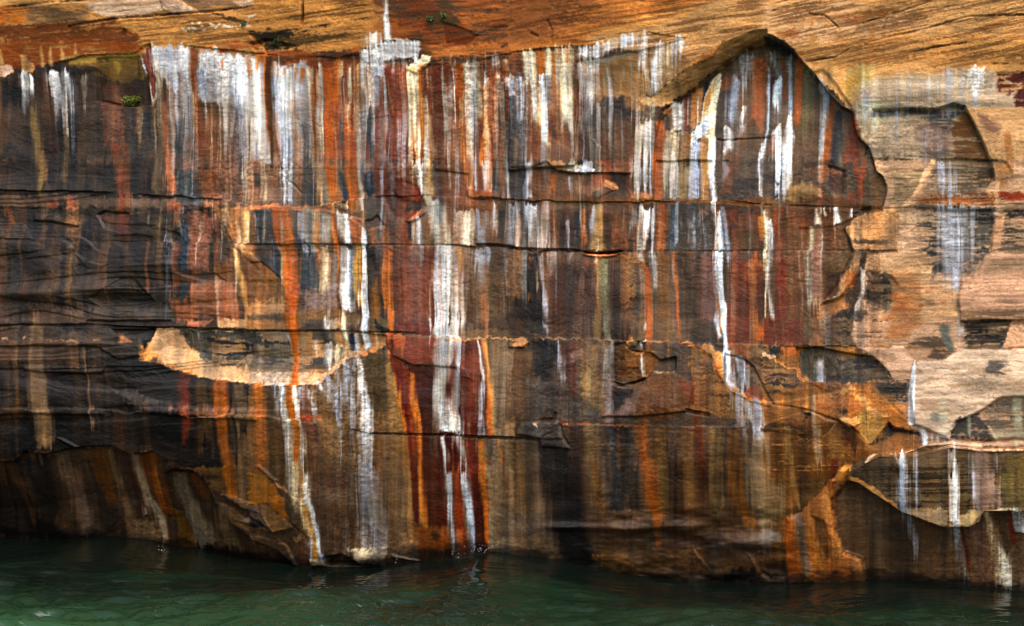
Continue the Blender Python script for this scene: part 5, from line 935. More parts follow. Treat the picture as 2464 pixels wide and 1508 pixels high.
V((124, 56, 24), .97, [(1892, 0, 90), (1922, 500, 96), (1965, 810, 110)], ft=1, fb=10); V((166, 96, 50), .7, [(1930, 600, 60), (1950, 800, 60)]); V((84, 30, 10), 1, [(2072, 0, 110), (2085, 300, 104), (2135, 800, 134)], ft=1, fb=6, e=1); V('W2', 1, [(1815, 0, 50), (1842, 400, 42), (1892, 830, 30)], ft=1, fb=30, tag=True); V('W2', 1, [(1972, 0, 50), (2002, 300, 60), (2052, 600, 50), (2064, 790, 40)], ft=1, fb=20, tag=True); V((190, 104, 28), 1, [(2142, 0, 44), (2152, 300, 60), (2172, 600, 50), (2185, 795, 20)], ft=1, fb=6); P((148, 122, 92), 1, [(2165, 0), (2413, 0), (2413, 850), (2205, 800), (2195, 400)], s=1.5); V((120, 90, 60), .6, [(2330, 0, 90), (2340, 700, 120)], ft=1)
# ---- D2
tile('D2')
P((88, 64, 40), 1, [(0, 127), (2413, 127), (2413, 1100), (0, 1100)], s=2)
P((126, 102, 76), 1, [(0, 0), (270, 0), (350, 400), (490, 860), (0, 850)], s=5); P((108, 92, 82), .6, [(0, 400), (350, 430), (400, 640), (0, 640)], s=9)
V((20, 18, 18), 1, [(420, 0, 330), (530, 400, 350), (620, 800, 330), (660, 1000, 260)], ft=1, fb=60); V((100, 66, 28), .9, [(790, 0, 100), (850, 300, 84), (885, 560, 90)], ft=1); V((110, 92, 72), .7, [(880, 0, 50), (920, 400, 60)], ft=1); V((36, 40, 46), .9, [(970, 0, 150), (1025, 430, 140)], ft=1); V('BK', .8, [(1150, 0, 110), (1172, 430, 110)], ft=1); V((146, 80, 12), .97, [(1330, 0, 90), (1352, 300, 96), (1365, 700, 90)], ft=1, fb=160); V((100, 76, 38), .9, [(1420, 0, 120), (1455, 400, 124)], ft=1); V('DB', .85, [(1560, 0, 130), (1605, 700, 160)], ft=1, fb=120); V((100, 76, 44), .8, [(1690, 0, 90), (1700, 400, 100)], ft=1); V((64, 42, 24), .7, [(1790, 0, 60), (1800, 300, 60)], ft=1); V((116, 92, 58), .9, [(1900, 0, 110), (1950, 430, 110)], ft=1); V((134, 84, 28), .95, [(2060, 0, 80), (2210, 540, 170)], ft=1, fb=90); V((136, 118, 92), .9, [(2350, 0, 110), (2405, 560, 110)], ft=1, fb=90)
P((116, 82, 40), .9, [(800, 825), (1050, 770), (1210, 1000), (950, 1010), (840, 920)], s=4); P((70, 52, 36), .8, [(700, 420), (1300, 480), (1600, 700), (1200, 760), (800, 700)], s=10); P((56, 40, 28), .7, [(1400, 560), (2000, 600), (2000, 760), (1500, 780)], s=9); P((100, 84, 74), .8, [(1850, 760), (2413, 600), (2413, 800), (2100, 800), (1880, 830)], s=7); P((96, 68, 36), .8, [(1100, 960), (1700, 960), (1700, 1070), (1100, 1030)], s=6); P((22, 18, 15), .85, [(2050, 980), (2300, 960), (2380, 1080), (2000, 1075)], s=4)  # the grey patch on the right is sheen painted as colour
for pts in ([(1720, 780), (1780, 860), (1850, 950)], [(2090, 770), (2115, 850)], [(2200, 790), (2260, 850), (2330, 990)]):
    LN((150, 118, 90), .6, pts, 9)
# ---- D3
tile('D3')
P((104, 74, 38), 1, [(0, 127), (700, 127), (560, 250), (340, 420), (170, 480), (150, 700), (210, 1100), (0, 1100)], s=2); V((124, 78, 26), .9, [(200, 0, 120), (240, 400, 130)], ft=1, fb=90); V((160, 116, 66), .8, [(230, 0, 50), (290, 380, 50)], ft=1); P((120, 110, 104), .7, [(0, 560), (130, 620), (150, 720), (60, 690), (0, 800)], s=5); P((128, 106, 74), .7, [(0, 80), (160, 200), (150, 460), (0, 560)], s=9); P((60, 42, 26), .8, [(0, 880), (200, 900), (200, 1060), (0, 1060)], s=7)  # the grey patch at the left edge is gloss painted as colour
P((110, 88, 60), 1, [(760, 127), (2413, 100), (2413, 345), (2020, 385), (1900, 520), (1690, 545), (1260, 395), (860, 145)], s=1); LAM((56, 42, 30), .7, [(780, 0), (2413, 0), (2413, 340), (1900, 500), (1260, 380)], -.04, thr=.57, lx=24, seed=157); P((130, 112, 60), .6, [(2180, 0), (2413, 0), (2413, 330), (2200, 360)], s=6)
P((178, 150, 118), .85, [(1290, 380), (1480, 330), (1700, 340), (1720, 430), (1692, 545), (1500, 490)], s=4); P((200, 172, 126), .9, [(1790, 420), (1900, 360), (2025, 380), (1990, 480), (1900, 515), (1690, 530)], s=3); P((176, 148, 134), .7, [(1950, 40), (2120, 40), (2240, 330), (2020, 370), (1900, 300)], s=8)
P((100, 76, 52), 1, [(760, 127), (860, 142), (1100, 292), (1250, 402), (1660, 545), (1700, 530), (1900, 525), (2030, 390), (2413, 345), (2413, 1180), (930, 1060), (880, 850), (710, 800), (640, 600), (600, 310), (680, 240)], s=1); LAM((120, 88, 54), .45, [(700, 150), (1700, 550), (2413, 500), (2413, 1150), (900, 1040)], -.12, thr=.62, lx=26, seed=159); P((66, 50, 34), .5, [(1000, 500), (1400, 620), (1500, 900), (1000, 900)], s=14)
P((182, 130, 72), 1, [(770, 70), (860, 90), (1060, 190), (1200, 310), (1262, 395), (1100, 282), (860, 140), (760, 125)], s=1.2); LN((214, 186, 150), .95, [(1250, 395), (1450, 470), (1690, 545)], 12); LN((214, 190, 160), .95, [(2020, 382), (2200, 350), (2413, 322)], 14)
P((152, 98, 44), 1, [(770, 0), (762, 80), (600, 300), (650, 620), (720, 800), (880, 850), (925, 1060), (200, 1090), (150, 700), (170, 480), (330, 420), (500, 250), (620, 100), (680, 0)], s=1.2); V((160, 88, 30), .9, [(185, 480, 70), (205, 700, 110), (260, 1060, 120)], fb=10); V((134, 108, 94), .85, [(300, 460, 90), (335, 750, 84), (390, 1050, 90)], fb=60); P((84, 58, 30), .8, [(430, 470), (530, 500), (590, 700), (590, 865), (545, 875), (480, 680)], s=6); P((176, 126, 70), .6, [(530, 260), (700, 130), (760, 122), (620, 300), (602, 400), (642, 520), (662, 640), (722, 800), (610, 862), (590, 600)], s=5); P((120, 68, 24), .7, [(560, 880), (860, 870), (900, 1060), (540, 1060)], s=7); P((150, 110, 66), .8, [(780, 840), (890, 850), (925, 1050), (830, 1050)], s=2.5); V((120, 74, 36), .7, [(420, 300, 60), (430, 480, 40)])
V('W2', .9, [(1272, 0, 76), (1292, 250, 76), (1296, 420, 64)], ft=1, fb=20, tag=True); V('W2', .6, [(1310, 410, 70), (1355, 650, 80), (1410, 900, 60)], fb=280); V('W', 1, [(1742, 0, 76), (1742, 300, 84), (1764, 500, 84)], ft=1, fb=30, tag=True); V('W2', .75, [(1760, 500, 70), (1792, 650, 76), (1860, 1050, 80)], fb=300); V('W2', .5, [(1392, 0, 60), (1425, 330, 90)], ft=1); V('W2', .5, [(1900, 0, 60), (1920, 340, 90)], ft=1)
V((94, 38, 16), .92, [(1830, 520, 30), (1880, 850, 44), (1902, 980, 40)]); V((116, 88, 80), .8, [(1960, 490, 110), (2030, 850, 130), (2060, 1080, 130)], fb=120); V('CR', .75, [(2052, 390, 50), (2112, 650, 64), (2182, 900, 150), (2260, 1150, 220)], fb=40, tag=True); V('W', 1, [(2322, 350, 96), (2372, 600, 114), (2430, 1100, 130)], fb=10, tag=True); V((104, 42, 16), .95, [(2262, 370, 50), (2312, 720, 54)]); V((76, 58, 32), .8, [(2190, 400, 110), (2260, 800, 60)])
for pri in (0, 1):
    for op in _ops:
        if op[0] == pri:
            TI[0], TI[1] = op[2]
            op[1](*op[3], **op[4])

# random thin runs between the broad ones
rng = random.Random(77)
tile('A0'); TI[0] = 0; TI[1] = 0
for k in range(520):        # the many thin pale threads of the upper curtains
    x = rng.uniform(150, 700); second = rng.random() < .3
    y0 = (rng.uniform(50, 120) if not second else rng.uniform(203, 222))
    if x > 640 and y0 < 100: continue
    ln = rng.uniform(35, 130) if not second else rng.uniform(20, 45)
    V_now(rng.choice(['W', 'W2', 'W2', 'CR', (150, 158, 170), (190, 150, 110)]), rng.uniform(.3, .62), [(x / K, y0 / K, rng.uniform(.7, 2.2) / K), ((x + rng.uniform(-2, 3)) / K, (y0 + ln) / K, rng.uniform(.7, 2.6) / K)], ft=rng.uniform(20, 120), fb=ln / K * .55, halo=False)
for k in range(260):        # broad faint films
    x = rng.uniform(-40, 890); y0 = rng.choice([58, 75, 120, 168, 205, 250, 300, 338, 400]) + rng.uniform(-4, 34)
    if y0 < 110 and x > 640: continue
    ln = rng.uniform(60, 170); wdt = rng.uniform(8, 30)
    if 130 < x < 400 and y0 < 385 and y0 + ln > 330: continue
    c = rng.choice([(150, 132, 132), (160, 124, 92), (120, 66, 34), (44, 36, 34), (140, 84, 46), (92, 78, 70)] if x > 165 and y0 < 300 else [(96, 74, 58), (34, 26, 20), (110, 62, 26), (84, 70, 62), (130, 98, 64)])
    V_now(c, rng.uniform(.12, .26), [(x / K, y0 / K, wdt / K), ((x + (0 if y0 < 300 else .06 * ln)) / K, (y0 + ln) / K, wdt / K)], ft=150, fb=ln / K * .5)
for k in range(1000):
    x = rng.uniform(-40, 880); y0 = rng.choice([58, 66, 75, 90, 120, 168, 203, 208, 246, 252, 258, 300, 338, 345, 400, 437]) + rng.uniform(-4, 34)
    ln = rng.uniform(30, 130); wdt = rng.choice([.8, 1.1, 1.5, 2.2, 3.4, 5, 9])
    if y0 < 100 and 640 < x: continue
    if 138 < x < 392 and y0 < 380 and y0 + ln > 332: continue
    if x < 165: pal = [(18, 14, 12), (120, 90, 56), (104, 52, 22), (84, 70, 58), (140, 104, 62), (30, 24, 20)]
    elif y0 > 395: pal = [(34, 24, 18), (138, 96, 48), (130, 70, 24), (110, 90, 66), (160, 128, 90), (50, 36, 26)]
    elif y0 > 240: pal = ['W2', (44, 32, 26), (150, 84, 36), (42, 46, 54), (110, 60, 34), (84, 56, 40), (140, 112, 80), (150, 130, 96)]
    else: pal = ['W2', 'W2', (60, 44, 36), (170, 90, 34), (50, 58, 70), (120, 64, 34), 'CR', (150, 84, 50), (150, 152, 150)]
    c = rng.choice(pal)
    dxl = (rng.uniform(-2, 3) if y0 < 330 else rng.uniform(0, 9)) * ln / 60
    V_now(c, rng.uniform(.14, .40) * (.5 if (x > 660 and y0 < 200) or y0 > 235 else 1), [(x / K, y0 / K, wdt / K), ((x + dxl) / K, (y0 + ln) / K, wdt * rng.uniform(.6, 1.4) / K)], ft=rng.uniform(20, 200), fb=ln / K * rng.uniform(.3, .6))

L2 = [(-300, 189), (0, 190), (51, 191), (106, 193), (138, 195), (219, 198), (256, 206), (315, 207), (345, 200), (381, 196), (430, 196), (512, 200), (620, 202), (714, 200), (768, 204), (883, 208), (1024, 204), (1400, 202)]
L3 = [(-300, 236), (0, 238), (27, 238), (74, 240.6), (170, 241.7), (240, 243), (340, 244.5), (475, 245.5), (512, 247.5), (537, 250), (620, 250.8), (768, 250), (1024, 251), (1400, 252)]
L4 = [(-300, 324), (0, 324.8), (91, 324.8), (157, 327.6), (256, 330), (352, 331.7), (431, 333.8), (479, 339), (512, 338), (576, 338.6), (626, 341), (709, 343), (768, 345), (856, 346), (943, 346.5), (970, 348), (1024, 347), (1400, 347)]
L5 = [(-300, 405), (0, 407), (106, 410), (180, 415), (256, 413), (330, 424), (370, 433), (457, 435.6), (540, 439), (563, 424), (640, 425), (768, 427), (804, 429), (850, 462), (868, 452), (900, 450), (930, 444), (1024, 452), (1400, 480)]
LC = [(-300, 70), (0, 66), (36, 67), (70, 62), (85, 57), (140, 54), (153, 44), (200, 47), (256, 53), (300, 57), (340, 58), (362, 55), (367, 47), (373, 36), (388, 41), (421, 42), (424, 55), (432, 66), (452, 63), (476, 61), (512, 53), (528, 50), (572, 46), (597, 41), (618, 36), (650, 33), (687, 38), (720, 40), (768, 33), (800, 50), (874, 69), (927, 74), (996, 69), (1024, 69), (1400, 60)]
# below each bedding plane the runs start again a little to one side
bedshift = np.zeros_like(X)
for k, Lk in enumerate((L2, L3, L4, L5)):
    dn_ = Y - np.interp(X, [p[0] for p in Lk], [p[1] for p in Lk])
    bedshift += sst(-1, 1.5, dn_) * np.exp(-np.clip(dn_, 0, None) / 45) * (vn(X / 17 + 40 * k, X * 0 + k, 257) - .5) * 9
bedshift *= sst(900, 860, X)
# ragged, thready edges: stains creep along the grain of the stone
def remap(a, ox, oy):
    fi = np.clip(np.arange(NX)[None, :] + ox, 0, NX - 1.001); fj = np.clip(np.arange(NY)[:, None] + oy, 0, NY - 1.001)
    i0 = fi.astype(np.int32); j0 = fj.astype(np.int32); u = (fi - i0)[..., None]; v = (fj - j0)[..., None]
    return (a[j0, i0] * (1 - u) * (1 - v) + a[j0, i0 + 1] * u * (1 - v) + a[j0 + 1, i0] * (1 - u) * v + a[j0 + 1, i0 + 1] * u * v).astype(np.float32)
stain = 1 - DRY
calm = 1 - np.maximum(sst(755, 785, X) * sst(425, 440, Y), .8 * sst(130, 145, X) * sst(400, 385, X) * sst(322, 330, Y) * sst(400, 390, Y))
thr = (vn((X + WARPX * .3) / 2.2, Y / 52, 251) - .5) * 7 + (vn((X + WARPX * .4) / 5.5, Y / 95, 252) - .5) * 6
crumb_x = (vn(X / 2.1, Y / 1.7, 253) - .5) * 3.0; crumb_y = (vn(X / 2.6, Y / 1.5, 254) - .5) * 3.0 + (vn(X / 7, Y / 5, 255) - .5) * 3
C[:] = remap(C, (bedshift + thr * stain * .45 + crumb_x * .2) * calm / STEP, (crumb_y * .2 + (vn(X / 3, Y / 20, 256) - .5) * 3 * stain) * calm / STEP)
CRUST[:] = remap(CRUST[..., None], (bedshift * calm + thr * stain * .55) / STEP, crumb_y * 0)[..., 0]
# columns of slightly different tint at every width
cols = np.zeros_like(X); tint = np.zeros_like(X)
for k, (wd_, ln_, am) in enumerate(((1.8, 40, .16), (4, 70, .26), (9, 110, .30), (22, 180, .30))):
    cols += am * (spread(vn((X + WARPX * .5) / wd_, Y / ln_, 261 + k)) - .5)
    tint += am * (spread(vn((X + WARPX * .5) / wd_ * .8, Y / ln_ + 7, 271 + k)) - .5)
cols = cols * stain + DRY * .28 * (HST - .5)
C *= (1 + .55 * cols)[..., None]
C *= np.stack([1 + .16 * tint * stain, 1 + .0 * tint, 1 - .24 * tint * stain], -1)

# ------------------------------------------------------------------ relief of the cliff, in metres
def cut(pts, top, bot, w=1.0, left=0.0, right=0.0, wob=1.0, wet=None, bulge=0.0):
    """a spalled facet or slab: the face inside the outline stands `top` .. `bot` metres out (negative = in), edge w px wide"""
    q = [T(*p) for p in pts]
    xs = [p[0] for p in q]; ys = [p[1] for p in q]
    x0, x1, y0, y1 = min(xs), max(xs), min(ys), max(ys)
    sl = box(x0 - 9, x1 + 9, y0 - 9, y1 + 9)
    d = sdf_poly(X[sl] + WARPX[sl] * .4 * wob, Y[sl] + WARPY[sl] * .4 * wob, q)
    if wob > .5: w = max(w, 4.0 if x0 > 800 else 2.4)
    t = sst(-w * .5, w * .5, d)
    fy = np.clip((Y[sl] - y0) / (y1 - y0), 0, 1); fx = np.clip((X[sl] - x0) / (x1 - x0), 0, 1)
    DEP[sl] += .55 * t * (top + (bot - top) * fy + left * (1 - fx) + right * fx + bulge * np.clip(d / 40, 0, 1))
    if wet is not None:
        WET[sl] += (wet - WET[sl]) * t
    return t

def ledge(pts, lip, under, up=14, down=16, wob=1.0, x0=None):
    """a bedding step along a line: rock above stands out by lip, rock below is set back by under"""
    q = sorted(T(*p) if TI[0] >= 0 else p for p in pts)
    xs = np.array([p[0] for p in q]); ys = np.array([p[1] for p in q])
    sl = box(xs[0] - 3, xs[-1] + 3, ys.min() - up * 4, ys.max() + down * 4)
    yl = np.interp(X[sl], xs, ys) + (vn(X[sl] / 13, X[sl] * 0, 201) - .5) * 2.4 * wob
    dy = Y[sl] - yl
    fade = np.minimum(sst(xs[0] - 3, xs[0] + 10, X[sl]), sst(xs[-1] + 3, xs[-1] - 10, X[sl]))
    fade = fade * sst(.15, .75, vn(X[sl] / 42, X[sl] * 0 + ys[0], 203)) * 1.3
    DEP[sl] += .36 * fade * np.where(dy < 0, lip * np.exp(dy / up), -under * np.exp(-dy / down))

def crack(pts, deep, wd=1.2):
    q = [T(*p) for p in pts]
    xs = [p[0] for p in q]; ys = [p[1] for p in q]
    sl = box(min(xs) - 8, max(xs) + 8, min(ys) - 8, max(ys) + 8)
    d, u = dist_line(X[sl] + WARPX[sl] * .25, Y[sl] + WARPY[sl] * .3, q)
    f = u / (len(q) - 1)
    DEP[sl] -= .65 * deep * sst(wd + .9, wd * .4, d) * sst(0, .12, f) * sst(1, .88, f) * (.4 + .9 * vn(X[sl] / 17, Y[sl] / 17, 67))

def mound(u, v, ru, rv, h):
    x, y = T(u, v); rx, ry = ru * K, rv * K
    sl = box(x - 3 * rx, x + 3 * rx, y - 3 * ry, y + 3 * ry)
    DEP[sl] += h * np.exp(-((X[sl] - x) / rx) ** 2 - ((Y[sl] - y) / ry) ** 2)

# broad form: bulging face, undercut towards the water, stronger on the left
yy = np.clip(Y, -200, 640)
left = sst(520, 60, X)
DEP += .22 * (fbm(X / 210, Y / 150, 211, 2) - .5) + .10 * (fbm(X / 70, Y / 38, 213, 3) - .5)
# the undercut itself is a curved base surface the relief sits on
UAMP = np.interp(X, [-300, 150, 420, 700, 880, 1400], [1.75, 1.6, 1.15, 1.15, .75, .7])
BASE = -UAMP * np.clip((Y - 385) / 200, 0, 1.25) ** 1.7
DEP += .30 * sst(120, -120, Y)                                   # the cap bed leans out over the face
DEP += .25 * sst(760, 1000, X) * sst(200, 420, Y)               # the right-hand buttress stands forward
# thin spalled flakes with sharp edges
nz = fbm((X + WARPX * 2) / 46, (Y + WARPY * 2) / 24, 221, 3)
ter = nz * 7
DEP += .005 * (np.floor(ter) + sst(.42, .58, ter - np.floor(ter)))
nz = fbm((X + WARPX) / 22, (Y + WARPY) / 9, 227, 2)
ter = nz * 6
flaky = np.clip(.25 + .4 * left * sst(150, 260, Y), 0, 1)
DEP += .006 * flaky * (np.floor(ter) + sst(.38, .62, ter - np.floor(ter)))
# straight broken bedding on the left
nz = fbm((X + WARPX) / 150, (Y + WARPY * .4 + X * .02) / 19, 235, 2) * 6
DEP += .018 * left * sst(150, 200, Y) * sst(450, 400, Y) * (np.floor(nz) + sst(.40, .60, nz - np.floor(nz)))
# lumpy wet beds on the left
DEP += .045 * left * sst(150, 210, Y) * sst(460, 400, Y) * (fbm((X + WARPX * 2) / 60, (Y - X * .10 + WARPY * 1.5) / 17, 231, 3, .38) - .5)
DEP += .12 * sst(560, 620, X) * sst(850, 760, X) * sst(490, 520, Y) * (fbm(X / 30, Y / 11, 233, 3) - .5)

TI[0] = -1   # ledges below are given in image pixels
def seg(L, a, b):
    xs = [p[0] for p in L]; ys = [p[1] for p in L]
    return [(a, float(np.interp(a, xs, ys)))] + [p for p in L if a < p[0] < b] + [(b, float(np.interp(b, xs, ys)))]
ledge(seg(L2, -300, 226), .07, .05, 12, 16)
ledge(seg(L2, 226, 370), -.03, -.06, 10, 20, wob=.5)
ledge(seg(L2, 370, 900), .035, .03, 8, 10)
ledge(seg(L2, 880, 1400), .015, .015, 8, 8)
ledge(seg(L3, -300, 330), .025, .02, 8, 10)
ledge(seg(L3, 400, 650), .05, .04, 8, 9)
ledge(seg(L3, 700, 1400), .006, .006, 6, 6)
ledge(seg(L4, -300, 160), .06, .04, 10, 8)
ledge(seg(L4, 440, 780), -.014, -.03, 8, 24, wob=.25)
ledge(seg(L4, 780, 1400), .03, .02, 8, 10)
ledge(seg(L5, -300, 300), -.05, -.07, 8, 14, wob=2)
ledge(seg(L5, 300, 560), .03, .03, 8, 8)
ledge(seg(L5, 560, 800), -.02, -.035, 8, 14, wob=.4)
ledge([(60, 168), (260, 168), (400, 169), (540, 170)], .006, .008, 5, 6, wob=.5)
ledge(seg(LC, -300, 153), .03, .06, 20, 12)
ledge(seg(LC, 153, 362), .05, .03, 16, 16, wob=.6)
ledge(seg(LC, 432, 690), .03, .02, 12, 12, wob=.6)

tile('A0')
cut([(930, 560), (1350, 540), (1400, 700), (1420, 980), (1380, 1000), (1120, 1000), (920, 950)], -.05, -.22, 1.5)
crack([(920, 950), (1000, 970), (1120, 995)], .10)
crack([(700, 255), (1130, 190), (1500, 165), (2040, 118), (2413, 72)], .05, .9); crack([(40, 85), (450, 52), (900, 10)], .04, .8)
crack([(690, 290), (720, 255)], .05); crack([(1200, 360), (1220, 280)], .05)
cut([(1560, 2), (1740, 2), (1930, 130), (1700, 140), (1590, 110)], .06, .02, 1)
cut([(1350, 470), (1450, 420), (1480, 700), (1500, 880), (1440, 990), (1400, 800)], -.08, -.02, 1.2)
tile('A1')
crack([(480, 0), (475, 140), (455, 260)], .10); crack([(0, 310), (100, 480), (130, 520)], .08)
cut([(0, 420), (120, 380), (400, 440), (160, 520), (20, 520)], -.14, -.03, 3)
cut([(1380, 0), (1400, 30), (1350, 100), (1280, 140), (1290, 300), (1300, 400), (1900, 400), (2413, 200), (2413, 0)], .05, .02, 1.2)
cut([(1780, 230), (1990, 280), (2110, 340), (2000, 430), (1800, 430)], -.05, -.02, 1)
cut([(1225, 600), (1480, 560), (1570, 650), (1430, 660), (1220, 690)], -.05, .0, 2)
cut([(1430, 645), (1560, 560), (1582, 520), (1670, 540), (1660, 600), (1575, 640), (1540, 700)], .05, .10, 1.5)
cut([(2150, 740), (2330, 720), (2413, 900), (2413, 1508), (2120, 1508)], .04, .02, 1.5)
tile('A2')
crack([(340, 180), (380, 280), (370, 420)], .04); crack([(180, 310), (260, 350)], .05)
cut([(0, 720), (150, 840), (330, 1280), (470, 1370), (690, 1500), (560, 1560), (0, 1600)], -.02, .16, 1.2)
cut([(590, 585), (900, 530), (1200, 490), (1400, 430), (1640, 360), (1640, 330), (1200, 430), (800, 480), (590, 520)], .04, .04, 1)
# alcove: soffit band, then the recessed back wall
tile('A2')
soffit_outer = [T(1120, 930), T(1350, 890), T(1560, 700), T(1700, 610), T(1880, 540), T(1950, 430), T(2080, 370), T(2300, 300)]
inner = [T(1500, 950), T(1640, 850), T(1760, 760), T(1900, 640), T(2000, 570), T(2140, 460), T(2280, 395)]
tile('A3')
soffit_outer += [T(.1, 290)]
inner += [T(.1, 342)]
right_rim = [T(60, 362), T(170, 422), T(250, 492), T(330, 592), T(430, 692), T(570, 892), T(690, 1012), T(800, 1062), T(820, 1200), T(850, 1300), T(950, 1400), T(985, 1508)]
tile('B3')
right_rim += [T(1020, 110), T(1080, 160), T(1115, 240), T(1122, 300), T(1085, 440), T(1060, 470), T(900, 480), T(430, 440), T(.1, 432)]
tile('B2')
floor = [T(2300, 420), T(1900, 385), T(1500, 402), T(1335, 402), T(1330, 250)]
tile('A2')
floor += [T(1345, 1300), T(1380, 1130), T(1400, 1020)]
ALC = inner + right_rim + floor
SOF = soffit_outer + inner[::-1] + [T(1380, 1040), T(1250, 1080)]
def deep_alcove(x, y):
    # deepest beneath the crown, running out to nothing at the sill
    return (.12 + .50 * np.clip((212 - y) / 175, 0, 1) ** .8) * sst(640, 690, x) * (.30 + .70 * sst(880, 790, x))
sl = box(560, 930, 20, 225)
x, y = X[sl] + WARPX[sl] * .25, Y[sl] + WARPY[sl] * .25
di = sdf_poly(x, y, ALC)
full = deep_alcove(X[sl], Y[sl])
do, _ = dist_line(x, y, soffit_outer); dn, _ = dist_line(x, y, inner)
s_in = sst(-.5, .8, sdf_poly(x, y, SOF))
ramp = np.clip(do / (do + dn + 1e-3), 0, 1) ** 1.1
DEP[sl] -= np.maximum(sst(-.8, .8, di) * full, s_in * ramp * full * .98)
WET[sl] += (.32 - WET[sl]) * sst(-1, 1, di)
tile('A2')
cut([(1380, 1130), (1480, 960), (1500, 1000), (1400, 1090)], .12, .16, 1.5)
cut([(1350, 1160), (1660, 1215), (1760, 1140), (1860, 1050), (1870, 1508), (1350, 1508)], .05, .09, 1.2)
cut([(1960, 1160), (2020, 1160), (2050, 1300), (2020, 1500), (1960, 1500)], .03, .05, 1.5)
crack([(1900, 1300), (1990, 1312), (2413, 1292)], .04, .8)
tile('A3')
cut([(430, 690), (520, 660), (650, 820), (700, 900), (790, 1010), (800, 1062), (690, 1012), (570, 892)], -.06, -.10, 1.5)
crack([(360, 130), (440, 160), (540, 160), (600, 210), (690, 290)], .04, .7)
for pts in ([(920, 420), (1120, 370), (1480, 280), (1900, 160), (2413, 60)], [(1330, 510), (1560, 455), (1870, 405)], [(340, 595), (640, 545)], [(0, 130), (500, 40), (800, 0)], [(900, 230), (1300, 110), (1560, 20)]):
    crack(pts, .03, .6)
cut([(1000, 1040), (1570, 1040), (1750, 985), (1850, 1012), (1900, 1100), (2000, 1300), (2095, 1508), (2125, 1700), (1400, 1700), (900, 1500)], -.16, -.02, 1.2, right=-.12)
cut([(2150, 690), (2413, 650), (2413, 1100), (2330, 1000), (2380, 840), (2190, 860)], -.05, -.03, 1.5)
mound(2000, 950, 260, 50, .07); mound(1300, 900, 300, 80, .05)
tile('B0')
cut([(1640, 70), (1950, 80), (2040, 130), (2100, 250), (2060, 355), (1640, 350)], -.03, -.05, 3, left=.05)
cut([(1780, 480), (1900, 470), (2050, 560), (2040, 1060), (2150, 1140), (2000, 1150), (1680, 1060), (1640, 1300), (1600, 900), (1700, 700)], -.02, -.06, 1.5)
cut([(920, 520), (1000, 480), (1240, 500), (1240, 680), (1180, 700), (1000, 640)], -.10, -.02, 1.4)
cut([(0, 620), (215, 610), (260, 640), (320, 735), (0, 740)], .10, .03, 1.2); cut([(330, 500), (760, 590), (760, 620), (330, 560)], .02, .10, 2)
cut([(900, 1290), (1200, 1110), (1300, 1120), (1480, 1330), (1300, 1360), (1000, 1370)], -.02, -.13, 2); mound(950, 1200, 330, 60, .10); mound(350, 1250, 350, 60, .10)
cut([(740, 890), (860, 940), (1000, 980), (1080, 960), (1000, 1010), (860, 1010)], .06, .02, 1.5)
cut([(2100, 480), (2150, 470), (2250, 740), (2413, 950), (2413, 1020), (2230, 810), (2110, 560)], .04, .02, 1.5)
cut([(930, 1400), (1640, 1420), (1640, 1508), (860, 1508)], .06, .10, 2)
tile('B1')
cut([(1190, 350), (1310, 190), (1400, 180), (1500, 230), (1560, 320), (1590, 440), (1500, 500), (1430, 580), (1290, 550)], -.04, -.09, 5)
cut([(1290, 300), (1400, 385), (1580, 385), (1590, 440), (1440, 500), (1300, 480)], -.05, -.01, 4)
cut([(1420, 580), (1580, 475), (1620, 480), (1540, 560), (1460, 590)], .05, .10, 1.4)
cut([(1030, 570), (1100, 555), (1140, 520), (1230, 625), (1130, 625), (1050, 655)], -.10, -.03, 1.0)
cut([(900, 530), (1000, 550), (1060, 650), (1080, 800), (800, 795), (720, 480)], .03, .05, 1.0)
cut([(0, 470), (560, 470), (720, 485), (900, 540), (1050, 660), (1080, 795), (0, 795)], .05, .02, 1)
cut([(1680, 100), (2000, 130), (2000, 250), (1980, 300), (2000, 350), (1680, 340)], -.05, -.05, 1.2); cut([(1985, 260), (2270, 310), (2270, 352), (1990, 352)], .06, .05, 1)
crack([(600, 795), (780, 798), (1080, 800), (1500, 800), (2060, 806)], .025, .6); crack([(2060, 806), (2200, 804), (2413, 828)], .11, 1.2)
crack([(300, 200), (360, 230), (440, 330)], .04, .8); cut([(300, 190), (440, 330), (420, 420), (560, 420), (300, 420)], .03, .0, 1.2)
cut([(0, 960), (60, 955), (250, 1110), (300, 1420), (0, 1460)], -.05, -.02, 1.2)
tile('B2')
cut([(330, 0), (480, 0), (760, 100), (1115, 105), (1110, 125), (560, 125), (420, 95)], .08, .13, 1.0)
crack([(0, 75), (200, 70), (330, 20)], .05); cut([(780, 280), (840, 270), (860, 185), (990, 270), (900, 310), (770, 380)], .05, .03, 1)
crack([(0, 832), (240, 852), (660, 857)], .10, 1.0); cut([(660, 862), (720, 870), (860, 872), (1010, 852), (1040, 856), (960, 882), (820, 888), (700, 882)], -.42, -.42, 1.0, wob=.2)
cut([(650, 886), (820, 892), (970, 884), (1010, 870), (1040, 860), (960, 910), (830, 916), (700, 906)], .05, .05, 1.0, wob=.2)
crack([(1040, 856), (1560, 860), (2413, 852)], .014, .5)
cut([(150, 940), (190, 900), (180, 1340), (160, 1340), (140, 1120)], .05, .03, 1.2)
tile('B3')
crack([(0, 852), (1200, 855), (2413, 860)], .014, .5)
cut([(560, 50), (730, 110), (720, 330), (640, 340), (540, 240)], -.07, -.04, 2); mound(330, 300, 130, 60, .06)
cut([(1560, 0), (2105, 0), (2130, 150), (2050, 260), (1900, 335), (1470, 340), (1530, 200)], -.03, .02, 1.2, right=-.12)
